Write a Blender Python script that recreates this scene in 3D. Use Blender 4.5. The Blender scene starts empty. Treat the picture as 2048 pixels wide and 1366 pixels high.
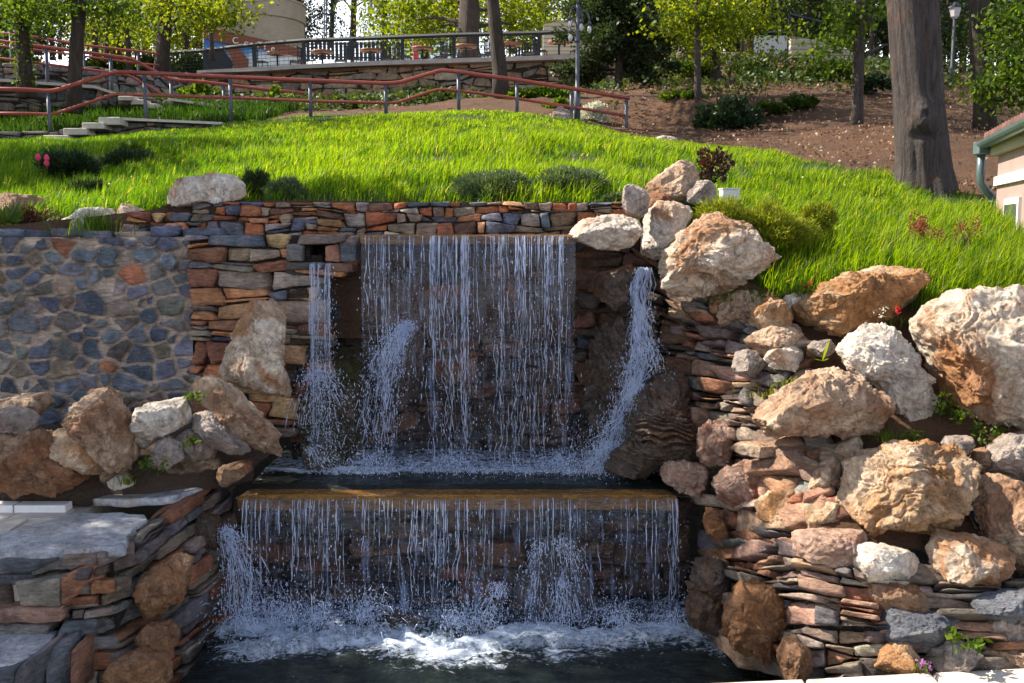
import bpy, bmesh, math, random
import numpy as np
from mathutils import Vector, Matrix

# ------------------------------------------------------------------ camera, sky, sun, exposure
sc = bpy.context.scene
C = sc.collection
FPX = 2010.0
PITCH = math.radians(6.6)
EYE = 2.4
cam_d = bpy.data.cameras.new('camera')
cam_d.sensor_width = 36
cam_d.lens = FPX / 2048 * 36
cam_d.clip_start = 0.05
cam_d.clip_end = 2000
cam = bpy.data.objects.new('camera', cam_d)
C.objects.link(cam)
cam.location = (0, 0, EYE)
cam.rotation_euler = (math.radians(90) - PITCH, 0, 0)
sc.camera = cam

SUN = Vector((-0.68, 0.20, 0.70)).normalized()
elev = math.asin(SUN.z)
w = bpy.data.worlds.new('World')
sc.world = w
w.use_nodes = True
nt = w.node_tree
bg = nt.nodes['Background']
sky = nt.nodes.new('ShaderNodeTexSky')
sky.sky_type = 'NISHITA'
sky.sun_disc = False
sky.sun_elevation = elev
sky.sun_rotation = math.atan2(SUN.x, SUN.y)
sky.air_density = 1.0
sky.dust_density = 1.2
nt.links.new(sky.outputs[0], bg.inputs[0])
bg.inputs[1].default_value = 0.072
# broken white cloud over the blue
_tc = nt.nodes.new('ShaderNodeTexCoord')
_nz = nt.nodes.new('ShaderNodeTexNoise'); _nz.inputs['Scale'].default_value = 3.5; _nz.inputs['Detail'].default_value = 6
_rp = nt.nodes.new('ShaderNodeValToRGB'); _rp.color_ramp.elements[0].position = 0.40; _rp.color_ramp.elements[1].position = 0.56
_mx = nt.nodes.new('ShaderNodeMix'); _mx.data_type = 'RGBA'
_mx.inputs[7].default_value = (16.0, 16.4, 17.5, 1)
nt.links.new(_tc.outputs['Generated'], _nz.inputs['Vector']); nt.links.new(_nz.outputs['Fac'], _rp.inputs[0])
_sx = nt.nodes.new('ShaderNodeSeparateXYZ'); nt.links.new(_tc.outputs['Generated'], _sx.inputs[0])
_ml = nt.nodes.new('ShaderNodeMapRange'); _ml.inputs[1].default_value = 0.22; _ml.inputs[2].default_value = 0.42; _ml.inputs[3].default_value = 1.0; _ml.inputs[4].default_value = 0.12
nt.links.new(_sx.outputs[2], _ml.inputs[0])
_mu = nt.nodes.new('ShaderNodeMath'); _mu.operation = 'MULTIPLY'; nt.links.new(_rp.outputs[0], _mu.inputs[0]); nt.links.new(_ml.outputs[0], _mu.inputs[1])
nt.links.new(_mu.outputs[0], _mx.inputs[0]); nt.links.new(sky.outputs[0], _mx.inputs[6]); nt.links.new(_mx.outputs[2], bg.inputs[0])
sd = bpy.data.lights.new('sun', 'SUN')
sd.energy = 5.0
sd.angle = math.radians(0.5)
sd.color = (1.0, 0.9, 0.75)
so = bpy.data.objects.new('sun', sd)
C.objects.link(so)
so.rotation_euler = SUN.to_track_quat('Z', 'Y').to_euler()
so.location = (-6, 2, 20)
sc.view_settings.view_transform = 'Standard'
sc.view_settings.look = 'None'
sc.view_settings.exposure = 1.3
sc.view_settings.gamma = 1.0

# ------------------------------------------------------------------ helpers
def at(px, py, Y):
    x = (px - 1024) / FPX
    y = -(py - 683) / FPX
    d = (x, math.cos(PITCH) + y * math.sin(PITCH), -math.sin(PITCH) + y * math.cos(PITCH))
    t = Y / d[1]
    return Vector((d[0] * t, Y, EYE + d[2] * t))

def _h(ix, iy, iz, seed):
    n = (ix.astype(np.int64) * 374761393 + iy.astype(np.int64) * 668265263 + iz.astype(np.int64) * 2147483647 + seed * 974634777) & 0xffffffff
    n = ((n ^ (n >> 13)) * 1274126177) & 0xffffffff
    n = ((n ^ (n >> 16)) * 2246822519) & 0xffffffff
    n = n ^ (n >> 15)
    return (n & 0xffffff) / float(0xffffff)

def vnoise(P, seed=0):
    P = np.asarray(P, float)
    i = np.floor(P)
    f = P - i
    u = f * f * f * (f * (f * 6 - 15) + 10)
    i = i.astype(np.int64)
    r = 0
    for dx in (0, 1):
        for dy in (0, 1):
            for dz in (0, 1):
                wgt = (u[:, 0] if dx else 1 - u[:, 0]) * (u[:, 1] if dy else 1 - u[:, 1]) * (u[:, 2] if dz else 1 - u[:, 2])
                r = r + wgt * _h(i[:, 0] + dx, i[:, 1] + dy, i[:, 2] + dz, seed)
    return r * 2 - 1

def fbm(P, seed=0, oct=4, gain=0.5, lac=2.07):
    a = 1; s = 0; t = 0
    P = np.array(P, float)
    for k in range(oct):
        s = s + a * vnoise(P, seed + k * 17)
        t += a
        a *= gain
        P = P * lac + 3.7
    return s / t

def ridged(P, seed=0, oct=3):
    a = 1; s = 0; t = 0
    P = np.array(P, float)
    for k in range(oct):
        s = s + a * (1 - 2 * np.abs(vnoise(P, seed + k * 31)))
        t += a
        a *= 0.5
        P = P * 2.1 + 5.1
    return s / t

def make_mesh(name, V, faces, col=None, smooth=True):
    """V (n,3) array; faces: list of index arrays (m,3) or (m,4); col (n,3) point colours."""
    me = bpy.data.meshes.new(name)
    V = np.asarray(V, np.float32)
    if not isinstance(faces, list):
        faces = [faces]
    faces = [np.asarray(f, np.int32) for f in faces if len(f)]
    nl = sum(f.size for f in faces)
    npoly = sum(len(f) for f in faces)
    me.vertices.add(len(V))
    me.vertices.foreach_set('co', V.ravel())
    me.loops.add(nl)
    me.loops.foreach_set('vertex_index', np.concatenate([f.ravel() for f in faces]))
    me.polygons.add(npoly)
    tot = np.concatenate([np.full(len(f), f.shape[1], np.int32) for f in faces])
    st = np.concatenate([[0], np.cumsum(tot)[:-1]]).astype(np.int32)
    me.polygons.foreach_set('loop_start', st)
    me.polygons.foreach_set('loop_total', tot)
    me.polygons.foreach_set('use_smooth', np.full(npoly, bool(smooth)))
    me.update(calc_edges=True)
    if col is not None:
        ca = me.color_attributes.new('Col', 'FLOAT_COLOR', 'POINT')
        c4 = np.ones((len(V), 4), np.float32)
        c4[:, :3] = col
        ca.data.foreach_set('color', c4.ravel())
    return me

def tag(o, label=None, cat=None, group=None, kind=None):
    if label: o['label'] = label
    if cat: o['category'] = cat
    if group: o['group'] = group
    if kind: o['kind'] = kind
    return o

def obj(name, me, mat=None, parent=None, loc=None):
    o = bpy.data.objects.new(name, me)
    C.objects.link(o)
    if mat is not None and me is not None:
        me.materials.append(mat)
    if parent is not None:
        o.parent = parent
    if loc is not None:
        o.location = loc
    return o

def empty(name, loc=(0, 0, 0), rz=0):
    o = bpy.data.objects.new(name, None)
    C.objects.link(o)
    o.location = loc
    o.rotation_euler = (0, 0, rz)
    o.empty_display_size = 0.1
    return o

def keep_world(root):
    """children meshes were written in world coordinates"""
    for ch in root.children:
        ch.matrix_parent_inverse = Matrix.Translation(-Vector(root.location))

def copy_tree(o, parent=None):
    c = o.copy()
    C.objects.link(c)
    c.parent = parent
    for ch in list(o.children):
        copy_tree(ch, c)
    return c

class MB:
    """collects geometry for one mesh"""
    def __init__(s):
        s.V = []; s.Q = []; s.T = []; s.c = []; s.n = 0
    def add(s, V, Q=None, T=None, col=None):
        V = np.asarray(V, float).reshape(-1, 3)
        if Q is not None and len(Q): s.Q.append(np.asarray(Q) + s.n)
        if T is not None and len(T): s.T.append(np.asarray(T) + s.n)
        s.V.append(V)
        if col is not None:
            col = np.asarray(col, float)
            if col.ndim == 1: col = np.tile(col, (len(V), 1))
            s.c.append(col)
        s.n += len(V)
    def box(s, c, d, col=None, rz=0, bev=0.0):
        x, y, z = d[0] / 2, d[1] / 2, d[2] / 2
        if bev > 0:
            V, Q = CUBE4
            lo = np.array([x, y, z])
            V = np.sign(V) * np.where(np.abs(V) > 0.99, lo, np.where(np.abs(V) > 0.4, np.maximum(lo - bev, lo * .5), 0))
            # pull in edges
            A = np.abs(V) >= lo * 0.999
            k = A.sum(1)
            V = np.where((k > 1)[:, None] & A, np.sign(V) * (lo - bev * 0.35), V)
        else:
            V = np.array([[a * x, b * y, cc * z] for a in (-1, 1) for b in (-1, 1) for cc in (-1, 1)], float)
            Q = np.array([[0, 1, 3, 2], [4, 6, 7, 5], [0, 4, 5, 1], [2, 3, 7, 6], [0, 2, 6, 4], [1, 5, 7, 3]])
        if rz:
            ca, sa = math.cos(rz), math.sin(rz)
            V = np.stack([V[:, 0] * ca - V[:, 1] * sa, V[:, 0] * sa + V[:, 1] * ca, V[:, 2]], 1)
        s.add(V + np.array(c), Q, None, col)
    def tube(s, pts, rad, seg=8, col=None, cap=True):
        pts = np.asarray([tuple(p) for p in pts], float)
        n = len(pts)
        rad = np.broadcast_to(np.asarray(rad, float), (n,)) if np.ndim(rad) < 2 else rad
        tan = np.gradient(pts, axis=0)
        tan /= np.linalg.norm(tan, axis=1)[:, None] + 1e-9
        ref = np.array([0, 0, 1.0]) if abs(tan[0][2]) < 0.8 else np.array([0, 1.0, 0])
        a = np.cross(tan, ref); a /= np.linalg.norm(a, axis=1)[:, None] + 1e-9
        b = np.cross(tan, a)
        th = np.arange(seg) * 2 * math.pi / seg
        V = pts[:, None, :] + rad[:, None, None] * (np.cos(th)[None, :, None] * a[:, None, :] + np.sin(th)[None, :, None] * b[:, None, :])
        V = V.reshape(-1, 3)
        i = np.arange(n - 1)[:, None] * seg + np.arange(seg)[None, :]
        j = np.arange(n - 1)[:, None] * seg + (np.arange(seg)[None, :] + 1) % seg
        Q = np.stack([i, j, j + seg, i + seg], -1).reshape(-1, 4)
        T = None
        if cap:
            V = np.vstack([V, pts[:1], pts[-1:]])
            k = np.arange(seg); kk = (k + 1) % seg
            T = np.vstack([np.stack([kk, k, np.full(seg, n * seg)], 1), np.stack([k + (n - 1) * seg, kk + (n - 1) * seg, np.full(seg, n * seg + 1)], 1)])
        s.add(V, Q, T, col)
    def mesh(s, name, smooth=True):
        return make_mesh(name, np.vstack(s.V), [np.vstack(s.Q) if s.Q else [], np.vstack(s.T) if s.T else []], np.vstack(s.c) if s.c else None, smooth)
    def build(s, name, mat, parent=None, smooth=False, origin=None):
        if origin is not None:
            o3 = np.array(tuple(origin), float)
            s.V = [v - o3 for v in s.V]
        return obj(name, s.mesh(name, smooth), mat, parent, origin)

def cube_grid(n):
    idx = {}; V = []; Q = []
    def vid(i, j, k):
        key = (i, j, k)
        if key not in idx:
            idx[key] = len(V)
            V.append([2 * i / n - 1, 2 * j / n - 1, 2 * k / n - 1])
        return idx[key]
    for a in range(n):
        for b in range(n):
            for s in (0, n):
                f = [(s, a, b), (s, a + 1, b), (s, a + 1, b + 1), (s, a, b + 1)]
                Q.append([vid(*p) for p in (f if s else f[::-1])])
                f = [(a, s, b), (a, s, b + 1), (a + 1, s, b + 1), (a + 1, s, b)]
                Q.append([vid(*p) for p in (f if s else f[::-1])])
                f = [(a, b, s), (a + 1, b, s), (a + 1, b + 1, s), (a, b + 1, s)]
                Q.append([vid(*p) for p in (f if s else f[::-1])])
    return np.array(V, float), np.array(Q)
CUBE4 = cube_grid(4)
CUBES = {k: cube_grid(k) for k in (5, 7, 10)}

_ico = {}
def ico(sub):
    if sub not in _ico:
        bm = bmesh.new()
        bmesh.ops.create_icosphere(bm, subdivisions=sub, radius=1)
        _ico[sub] = (np.array([v.co[:] for v in bm.verts]), np.array([[v.index for v in f.verts] for f in bm.faces]))
        bm.free()
    return _ico[sub]

def inpoly(x, y, poly):
    poly = np.asarray(poly, float)
    ins = np.zeros(len(x), bool)
    j = len(poly) - 1
    for i in range(len(poly)):
        xi, yi = poly[i]; xj, yj = poly[j]
        c = ((yi > y) != (yj > y)) & (x < (xj - xi) * (y - yi) / (yj - yi + 1e-12) + xi)
        ins ^= c
        j = i
    return ins

# ------------------------------------------------------------------ materials
def mat_new(name):
    m = bpy.data.materials.new(name)
    m.use_nodes = True
    t = m.node_tree
    return m, t, t.nodes['Principled BSDF'], t.nodes['Material Output']

def ramp(t, fac, stops, interp='LINEAR'):
    r = t.nodes.new('ShaderNodeValToRGB')
    r.color_ramp.interpolation = interp
    e = r.color_ramp.elements
    while len(e) < len(stops): e.new(0.5)
    for k, (p, c) in enumerate(stops):
        e[k].position = p
        e[k].color = (c[0], c[1], c[2], 1) if hasattr(c, '__len__') else (c, c, c, 1)
    t.links.new(fac, r.inputs[0])
    return r.outputs[0]

def mixc(t, fac, a, b, mode='MIX'):
    m = t.nodes.new('ShaderNodeMix'); m.data_type = 'RGBA'; m.blend_type = mode
    for k, v in ((0, fac), (6, a), (7, b)):
        if isinstance(v, bpy.types.NodeSocket): t.links.new(v, m.inputs[k])
        elif k == 0: m.inputs[0].default_value = v
        else: m.inputs[k].default_value = (v[0], v[1], v[2], 1)
    return m.outputs[2]

def math_n(t, op, a, b=None):
    m = t.nodes.new('ShaderNodeMath'); m.operation = op
    for k, v in ((0, a), (1, b)):
        if v is None: continue
        if isinstance(v, bpy.types.NodeSocket): t.links.new(v, m.inputs[k])
        else: m.inputs[k].default_value = v
    return m.outputs[0]

def coords(t, kind='Object', scale=(1, 1, 1), rnd=True, rot=(0, 0, 0)):
    tc = t.nodes.new('ShaderNodeTexCoord')
    src = tc.outputs[kind]
    if rnd:
        oi = t.nodes.new('ShaderNodeObjectInfo')
        k = math_n(t, 'MULTIPLY', oi.outputs['Random'], 37.0)
        va = t.nodes.new('ShaderNodeVectorMath'); va.operation = 'ADD'
        t.links.new(src, va.inputs[0]); t.links.new(k, va.inputs[1])
        src = va.outputs[0]
    mp = t.nodes.new('ShaderNodeMapping')
    mp.inputs['Scale'].default_value = scale
    mp.inputs['Rotation'].default_value = rot
    t.links.new(src, mp.inputs[0])
    return mp.outputs[0]

def noise(t, vec, scale, detail=4, rough=0.55, dist=0.0):
    n = t.nodes.new('ShaderNodeTexNoise')
    n.inputs['Scale'].default_value = scale
    n.inputs['Detail'].default_value = detail
    n.inputs['Roughness'].default_value = rough
    n.inputs['Distortion'].default_value = dist
    if vec is not None: t.links.new(vec, n.inputs['Vector'])
    return n.outputs['Fac']

def bump(t, p, h, strength=0.5, dist=0.02, prev=None):
    b = t.nodes.new('ShaderNodeBump')
    b.inputs['Strength'].default_value = strength
    b.inputs['Distance'].default_value = dist
    t.links.new(h, b.inputs['Height'])
    if prev is not None: t.links.new(prev, b.inputs['Normal'])
    if p is not None: t.links.new(b.outputs[0], p.inputs['Normal'])
    return b.outputs[0]

def rock_mat(name, base, light, stain, dark, rough=0.75, stain_amt=0.5, dark_amt=0.45, spec=0.3, bstr=0.7, stretch=(1, 1, 1), moss=None):
    m, t, p, o = mat_new(name)
    v = coords(t, scale=stretch)
    n1 = noise(t, v, 3.6, 8, 0.68, 0.9)
    n2 = noise(t, v, 7.5, 7, 0.65, 1.2)
    n3 = noise(t, v, 30, 5, 0.7)
    n4 = noise(t, v, 2.1, 4, 0.55, 0.9)
    c = mixc(t, ramp(t, n1, [(0.36, 0), (0.6, 1)]), base, light)
    c = mixc(t, ramp(t, n4, [(0.60 - 0.22 * stain_amt, 0), (0.76 - 0.22 * stain_amt, 0.9)]), c, stain)
    c = mixc(t, ramp(t, n2, [(0.72 - 0.2 * dark_amt, 0), (0.86 - 0.22 * dark_amt, 0.85)]), c, dark)
    c = mixc(t, ramp(t, n3, [(0.3, 1.0), (0.46, 0)]), c, mixc(t, 0.65, c, dark))
    n6 = noise(t, v, 19, 8, 0.72, 0.8)
    c = mixc(t, 1.0, c, ramp(t, n6, [(0.3, 0.5), (0.46, 1.02), (0.7, 1.55)]), 'MULTIPLY')
    # fine cracks
    vo = t.nodes.new('ShaderNodeTexVoronoi'); vo.feature = 'DISTANCE_TO_EDGE'
    vo.inputs['Scale'].default_value = 4.0
    t.links.new(mixc(t, 0.12, v, n2_color(t, v)), vo.inputs['Vector'])
    c = mixc(t, ramp(t, vo.outputs[0], [(0.0, 0.55), (0.02, 0)]), c, mixc(t, 0.6, c, dark))
    if moss:
        n5 = noise(t, v, 5, 5, 0.6)
        c = mixc(t, ramp(t, n5, [(0.5, 0), (0.62, 0.8)]), c, moss)
    t.links.new(c, p.inputs['Base Color'])
    p.inputs['Roughness'].default_value = rough
    p.inputs['Specular IOR Level'].default_value = spec
    nb = noise(t, v, 14, 8, 0.68, 0.4)
    nc = noise(t, v, 60, 6, 0.7)
    b0 = bump(t, None, nb, min(1, bstr * 1.3), 0.07)
    b1 = bump(t, None, n6, min(1, bstr * 1.2), 0.03, b0)
    bump(t, p, nc, min(1, bstr), 0.012, b1)
    if rough < 0.5:
        t.links.new(ramp(t, n2, [(0.35, rough * 0.5), (0.65, rough * 1.6)]), p.inputs['Roughness'])
    return m

def n2_color(t, v):
    n = t.nodes.new('ShaderNodeTexNoise'); n.inputs['Scale'].default_value = 6
    t.links.new(v, n.inputs['Vector'])
    return n.outputs['Color']

def stone_mat(name, rough=0.8, spec=0.25, wet=False, dust=(0.3, 0.26, 0.21), bstr=0.6):
    """masonry: the stone's own colour comes from the Col attribute"""
    m, t, p, o = mat_new(name)
    v = coords(t, rnd=False)
    a = t.nodes.new('ShaderNodeAttribute'); a.attribute_name = 'Col'
    col = a.outputs['Color']
    n1 = noise(t, v, 6, 6, 0.65, 0.5)
    n2 = noise(t, v, 25, 6, 0.7)
    vs = coords(t, scale=(1, 1, 4), rnd=False)
    n3 = noise(t, vs, 18, 6, 0.7, 0.5)
    c = mixc(t, 1.0, col, ramp(t, n1, [(0.3, 0.5), (0.7, 1.5)]), 'MULTIPLY')
    c = mixc(t, 1.0, c, ramp(t, n3, [(0.3, 0.5), (0.7, 1.45)]), 'MULTIPLY')
    c = mixc(t, ramp(t, n2, [(0.56, 0), (0.68, 0.55)]), c, dust)
    c = mixc(t, ramp(t, n1, [(0.58, 0), (0.68, 0.35)]), c, (0.34, 0.16, 0.08))
    t.links.new(c, p.inputs['Base Color'])
    p.inputs['Specular IOR Level'].default_value = spec
    if wet:
        t.links.new(ramp(t, n1, [(0.35, 0.08), (0.65, 0.5)]), p.inputs['Roughness'])
    else:
        p.inputs['Roughness'].default_value = rough
    b1 = bump(t, None, n3, min(1, bstr * 1.5), 0.03)
    bump(t, p, n2, min(1, bstr * 1.5), 0.016, b1)
    return m

def leaf_mat(name, c1, c2, trans=0.5, rough=0.5, tcol=None, attr=False):
    m, t, p, o = mat_new(name)
    geo = t.nodes.new('ShaderNodeNewGeometry')
    if attr:
        a = t.nodes.new('ShaderNodeAttribute'); a.attribute_name = 'Col'
        c = a.outputs['Color']
    else:
        c = mixc(t, geo.outputs['Random Per Island'], c1, c2)
    t.links.new(c, p.inputs['Base Color'])
    p.inputs['Roughness'].default_value = rough
    p.inputs['Specular IOR Level'].default_value = 0.3
    tr = t.nodes.new('ShaderNodeBsdfTranslucent')
    tc = mixc(t, 1.0, c, tcol or (1.5, 1.35, 0.5), 'MULTIPLY')
    t.links.new(tc, tr.inputs[0])
    mx = t.nodes.new('ShaderNodeMixShader'); mx.inputs[0].default_value = trans
    t.links.new(p.outputs[0], mx.inputs[1]); t.links.new(tr.outputs[0], mx.inputs[2])
    t.links.new(mx.outputs[0], o.inputs[0])
    return m

def simple(name, col, rough=0.6, metal=0.0, var=0.15, bs=0.15, sc_=20):
    m, t, p, o = mat_new(name)
    v = coords(t)
    n1 = noise(t, v, sc_, 5, 0.65)
    n2 = noise(t, v, sc_ / 7, 4, 0.6)
    c = mixc(t, 1.0, col, ramp(t, n1, [(0.3, 1 - var), (0.7, 1 + var)]), 'MULTIPLY')
    c = mixc(t, 1.0, c, ramp(t, n2, [(0.35, 1 - var), (0.65, 1 + var * .6)]), 'MULTIPLY')
    t.links.new(c, p.inputs['Base Color'])
    p.inputs['Roughness'].default_value = rough
    p.inputs['Metallic'].default_value = metal
    if bs: bump(t, p, n1, bs, 0.01)
    return m

def bark_mat(name, c1, c2, red=None):
    m, t, p, o = mat_new(name)
    v = coords(t, scale=(1, 1, 0.14))
    n1 = noise(t, v, 11, 9, 0.76, 1.4)
    n2 = noise(t, coords(t), 4, 4, 0.6)
    v3 = coords(t, scale=(1, 1, 0.35))
    n3 = noise(t, v3, 70, 4, 0.7)
    c = ramp(t, n1, [(0.34, c1), (0.62, c2)])
    c = mixc(t, ramp(t, n2, [(0.55, 0), (0.7, 0.5)]), c, red or c1)
    c = mixc(t, 1.0, c, ramp(t, n3, [(0.3, 0.65), (0.7, 1.3)]), 'MULTIPLY')
    t.links.new(c, p.inputs['Base Color'])
    p.inputs['Roughness'].default_value = 0.9
    b = bump(t, None, n1, 1.0, 0.09)
    bump(t, p, n3, 1.0, 0.02, b)
    return m

M = {}
M['cream'] = rock_mat('rock_cream', (0.46, 0.31, 0.2), (0.78, 0.68, 0.56), (0.36, 0.16, 0.06), (0.12, 0.065, 0.04), stain_amt=0.5, dark_amt=0.55)
M['pale'] = rock_mat('rock_pale', (0.54, 0.43, 0.34), (0.82, 0.75, 0.66), (0.42, 0.22, 0.1), (0.16, 0.1, 0.07), stain_amt=0.35, dark_amt=0.4)
M['ochre'] = rock_mat('rock_ochre', (0.42, 0.26, 0.14), (0.68, 0.52, 0.37), (0.36, 0.17, 0.06), (0.14, 0.08, 0.05), stain_amt=0.75)
M['tan'] = rock_mat('rock_tan', (0.38, 0.23, 0.14), (0.66, 0.5, 0.36), (0.3, 0.15, 0.08), (0.12, 0.08, 0.06), stain_amt=0.55, dark_amt=0.6)
M['brown'] = rock_mat('rock_brown', (0.25, 0.145, 0.085), (0.38, 0.25, 0.16), (0.26, 0.11, 0.05), (0.06, 0.04, 0.03), stain_amt=0.6)
M['grey'] = rock_mat('rock_grey', (0.22, 0.18, 0.155), (0.48, 0.4, 0.35), (0.26, 0.14, 0.09), (0.07, 0.06, 0.06), stain_amt=0.3)
M['slate'] = rock_mat('rock_slate', (0.09, 0.1, 0.125), (0.2, 0.21, 0.24), (0.16, 0.11, 0.08), (0.04, 0.045, 0.055), stain_amt=0.2, stretch=(1, 1, 3))
M['pink'] = rock_mat('rock_pink', (0.3, 0.17, 0.12), (0.52, 0.36, 0.28), (0.34, 0.13, 0.07), (0.13, 0.07, 0.06), stain_amt=0.5)
M['wetdark'] = rock_mat('rock_wet_dark', (0.075, 0.052, 0.038), (0.17, 0.125, 0.095), (0.13, 0.06, 0.025), (0.014, 0.012, 0.012), rough=0.24, spec=0.6, bstr=1.0)
M['wetmoss'] = rock_mat('rock_wet_moss', (0.04, 0.035, 0.022), (0.09, 0.075, 0.045), (0.08, 0.05, 0.02), (0.012, 0.012, 0.01), rough=0.3, spec=0.5, moss=(0.05, 0.06, 0.012))
M['wetorange'] = rock_mat('rock_wet_orange', (0.19, 0.085, 0.035), (0.32, 0.17, 0.085), (0.24, 0.09, 0.02), (0.05, 0.025, 0.015), rough=0.28, spec=0.6)
M['wall'] = stone_mat('masonry_dry')
M['wallwet'] = stone_mat('masonry_wet', wet=True, spec=0.55, dust=(0.1, 0.08, 0.06))
M['flag'] = rock_mat('flagstone', (0.19, 0.21, 0.25), (0.4, 0.4, 0.42), (0.3, 0.24, 0.19), (0.08, 0.09, 0.11), rough=0.5, stain_amt=0.3, stretch=(1, 1, 1), bstr=0.3)
M['coping'] = simple('coping_stone_mat', (0.55, 0.5, 0.44), 0.8, var=0.12, sc_=60)
M['concrete'] = simple('concrete', (0.36, 0.33, 0.3), 0.9)
M['paleblock'] = simple('pale_block', (0.5, 0.45, 0.4), 0.85)
M['redrail'] = simple('red_paint', (0.27, 0.055, 0.04), 0.35, 0.1, bs=0.02)
M['greypost'] = simple('grey_paint', (0.07, 0.08, 0.11), 0.5, 0.1, bs=0.02)
M['darkmetal'] = simple('dark_metal', (0.009, 0.014, 0.022), 0.65, 0.0, bs=0.02)
M['wood'] = simple('brown_board', (0.17, 0.05, 0.02), 0.6)
M['tablewood'] = simple('table_wood', (0.32, 0.13, 0.06), 0.6)
M['beige'] = simple('beige_render', (0.38, 0.33, 0.26), 0.9, var=0.1)
M['pinkwall'] = simple('pink_render', (0.3, 0.215, 0.2), 0.9, var=0.06)
M['whitetrim'] = simple('white_trim', (0.7, 0.68, 0.68), 0.6, var=0.05)
M['gutter'] = simple('grey_gutter', (0.12, 0.17, 0.19), 0.4, 0.4)
M['tile'] = simple('red_tile', (0.11, 0.045, 0.038), 0.85, var=.4)
M['hose'] = simple('black_plastic', (0.008, 0.01, 0.014), 0.35, bs=0.0)
M['globe'] = simple('opal_glass', (0.5, 0.49, 0.52), 0.25, bs=0.0, var=0.03)
M['white'] = simple('white_paint', (0.72, 0.74, 0.78), 0.5, bs=0.02, var=0.04)
M['letters'] = simple('cream_letters', (0.7, 0.68, 0.6), 0.5, bs=0)
M['bark'] = bark_mat('bark_dark', (0.025, 0.018, 0.014), (0.1, 0.075, 0.06))
M['bigbark'] = bark_mat('bark_grey', (0.028, 0.021, 0.02), (0.12, 0.095, 0.09), (0.16, 0.075, 0.045))
M['ledge'] = rock_mat('algae_ledge', (0.14, 0.065, 0.012), (0.42, 0.19, 0.02), (0.2, 0.09, 0.012), (0.03, 0.016, 0.006), rough=0.2, spec=0.7, stain_amt=0.4, stretch=(1.2, 4, 4), dark_amt=0.3)

# leaves and grass
M['leafyel'] = leaf_mat('leaf_spring', (0.05, 0.1, 0.008), (0.24, 0.29, 0.012), 0.62)
M['leafgreen'] = leaf_mat('leaf_green', (0.035, 0.085, 0.01), (0.13, 0.2, 0.02), 0.55)
M['leafdark'] = leaf_mat('leaf_dark', (0.012, 0.03, 0.014), (0.03, 0.055, 0.022), 0.25)
M['needle'] = leaf_mat('needle_grey_green', (0.04, 0.075, 0.03), (0.17, 0.22, 0.1), 0.3, tcol=(1.1, 1.2, 0.7))
M['needledk'] = leaf_mat('needle_dark', (0.018, 0.034, 0.012), (0.065, 0.09, 0.03), 0.3, tcol=(1.1, 1.2, 0.7))
M['needlegold'] = leaf_mat('needle_gold', (0.09, 0.15, 0.012), (0.32, 0.34, 0.03), 0.42)
M['leafpurple'] = leaf_mat('leaf_purple', (0.03, 0.02, 0.014), (0.085, 0.035, 0.025), 0.3, tcol=(1.4, 0.8, 0.6))
M['leafred'] = leaf_mat('leaf_red', (0.14, 0.04, 0.03), (0.34, 0.17, 0.1), 0.45, tcol=(1.3, 0.7, 0.6))
M['litter'] = leaf_mat('dead_leaves', (0.1, 0.045, 0.025), (0.34, 0.22, 0.14), 0.2, tcol=(1.1, 0.9, 0.7))
M['pinkpetal'] = leaf_mat('pink_petal', (0.6, 0.03, 0.13), (0.75, 0.1, 0.22), 0.4, tcol=(1.2, 0.8, 0.9))
M['whitepetal'] = leaf_mat('white_petal', (0.6, 0.6, 0.5), (0.75, 0.75, 0.68), 0.4, tcol=(1, 1, 0.8))
M['redpetal'] = leaf_mat('red_petal', (0.45, 0.01, 0.015), (0.6, 0.03, 0.03), 0.3, tcol=(1.2, 0.6, 0.6))
M['mauvepetal'] = leaf_mat('mauve_petal', (0.45, 0.15, 0.45), (0.6, 0.3, 0.6), 0.4, tcol=(1.1, 0.8, 1.1))
M['bluepetal'] = leaf_mat('blue_petal', (0.08, 0.1, 0.5), (0.15, 0.2, 0.6), 0.4, tcol=(0.8, 0.8, 1.3))
M['grass'] = leaf_mat('grass_blade', None, None, 0.68, 0.4, tcol=(1.9, 1.85, 0.35), attr=True)
M['leafmid'] = leaf_mat('leaf_mid', (0.02, 0.045, 0.01), (0.075, 0.11, 0.02), 0.35)

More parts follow.
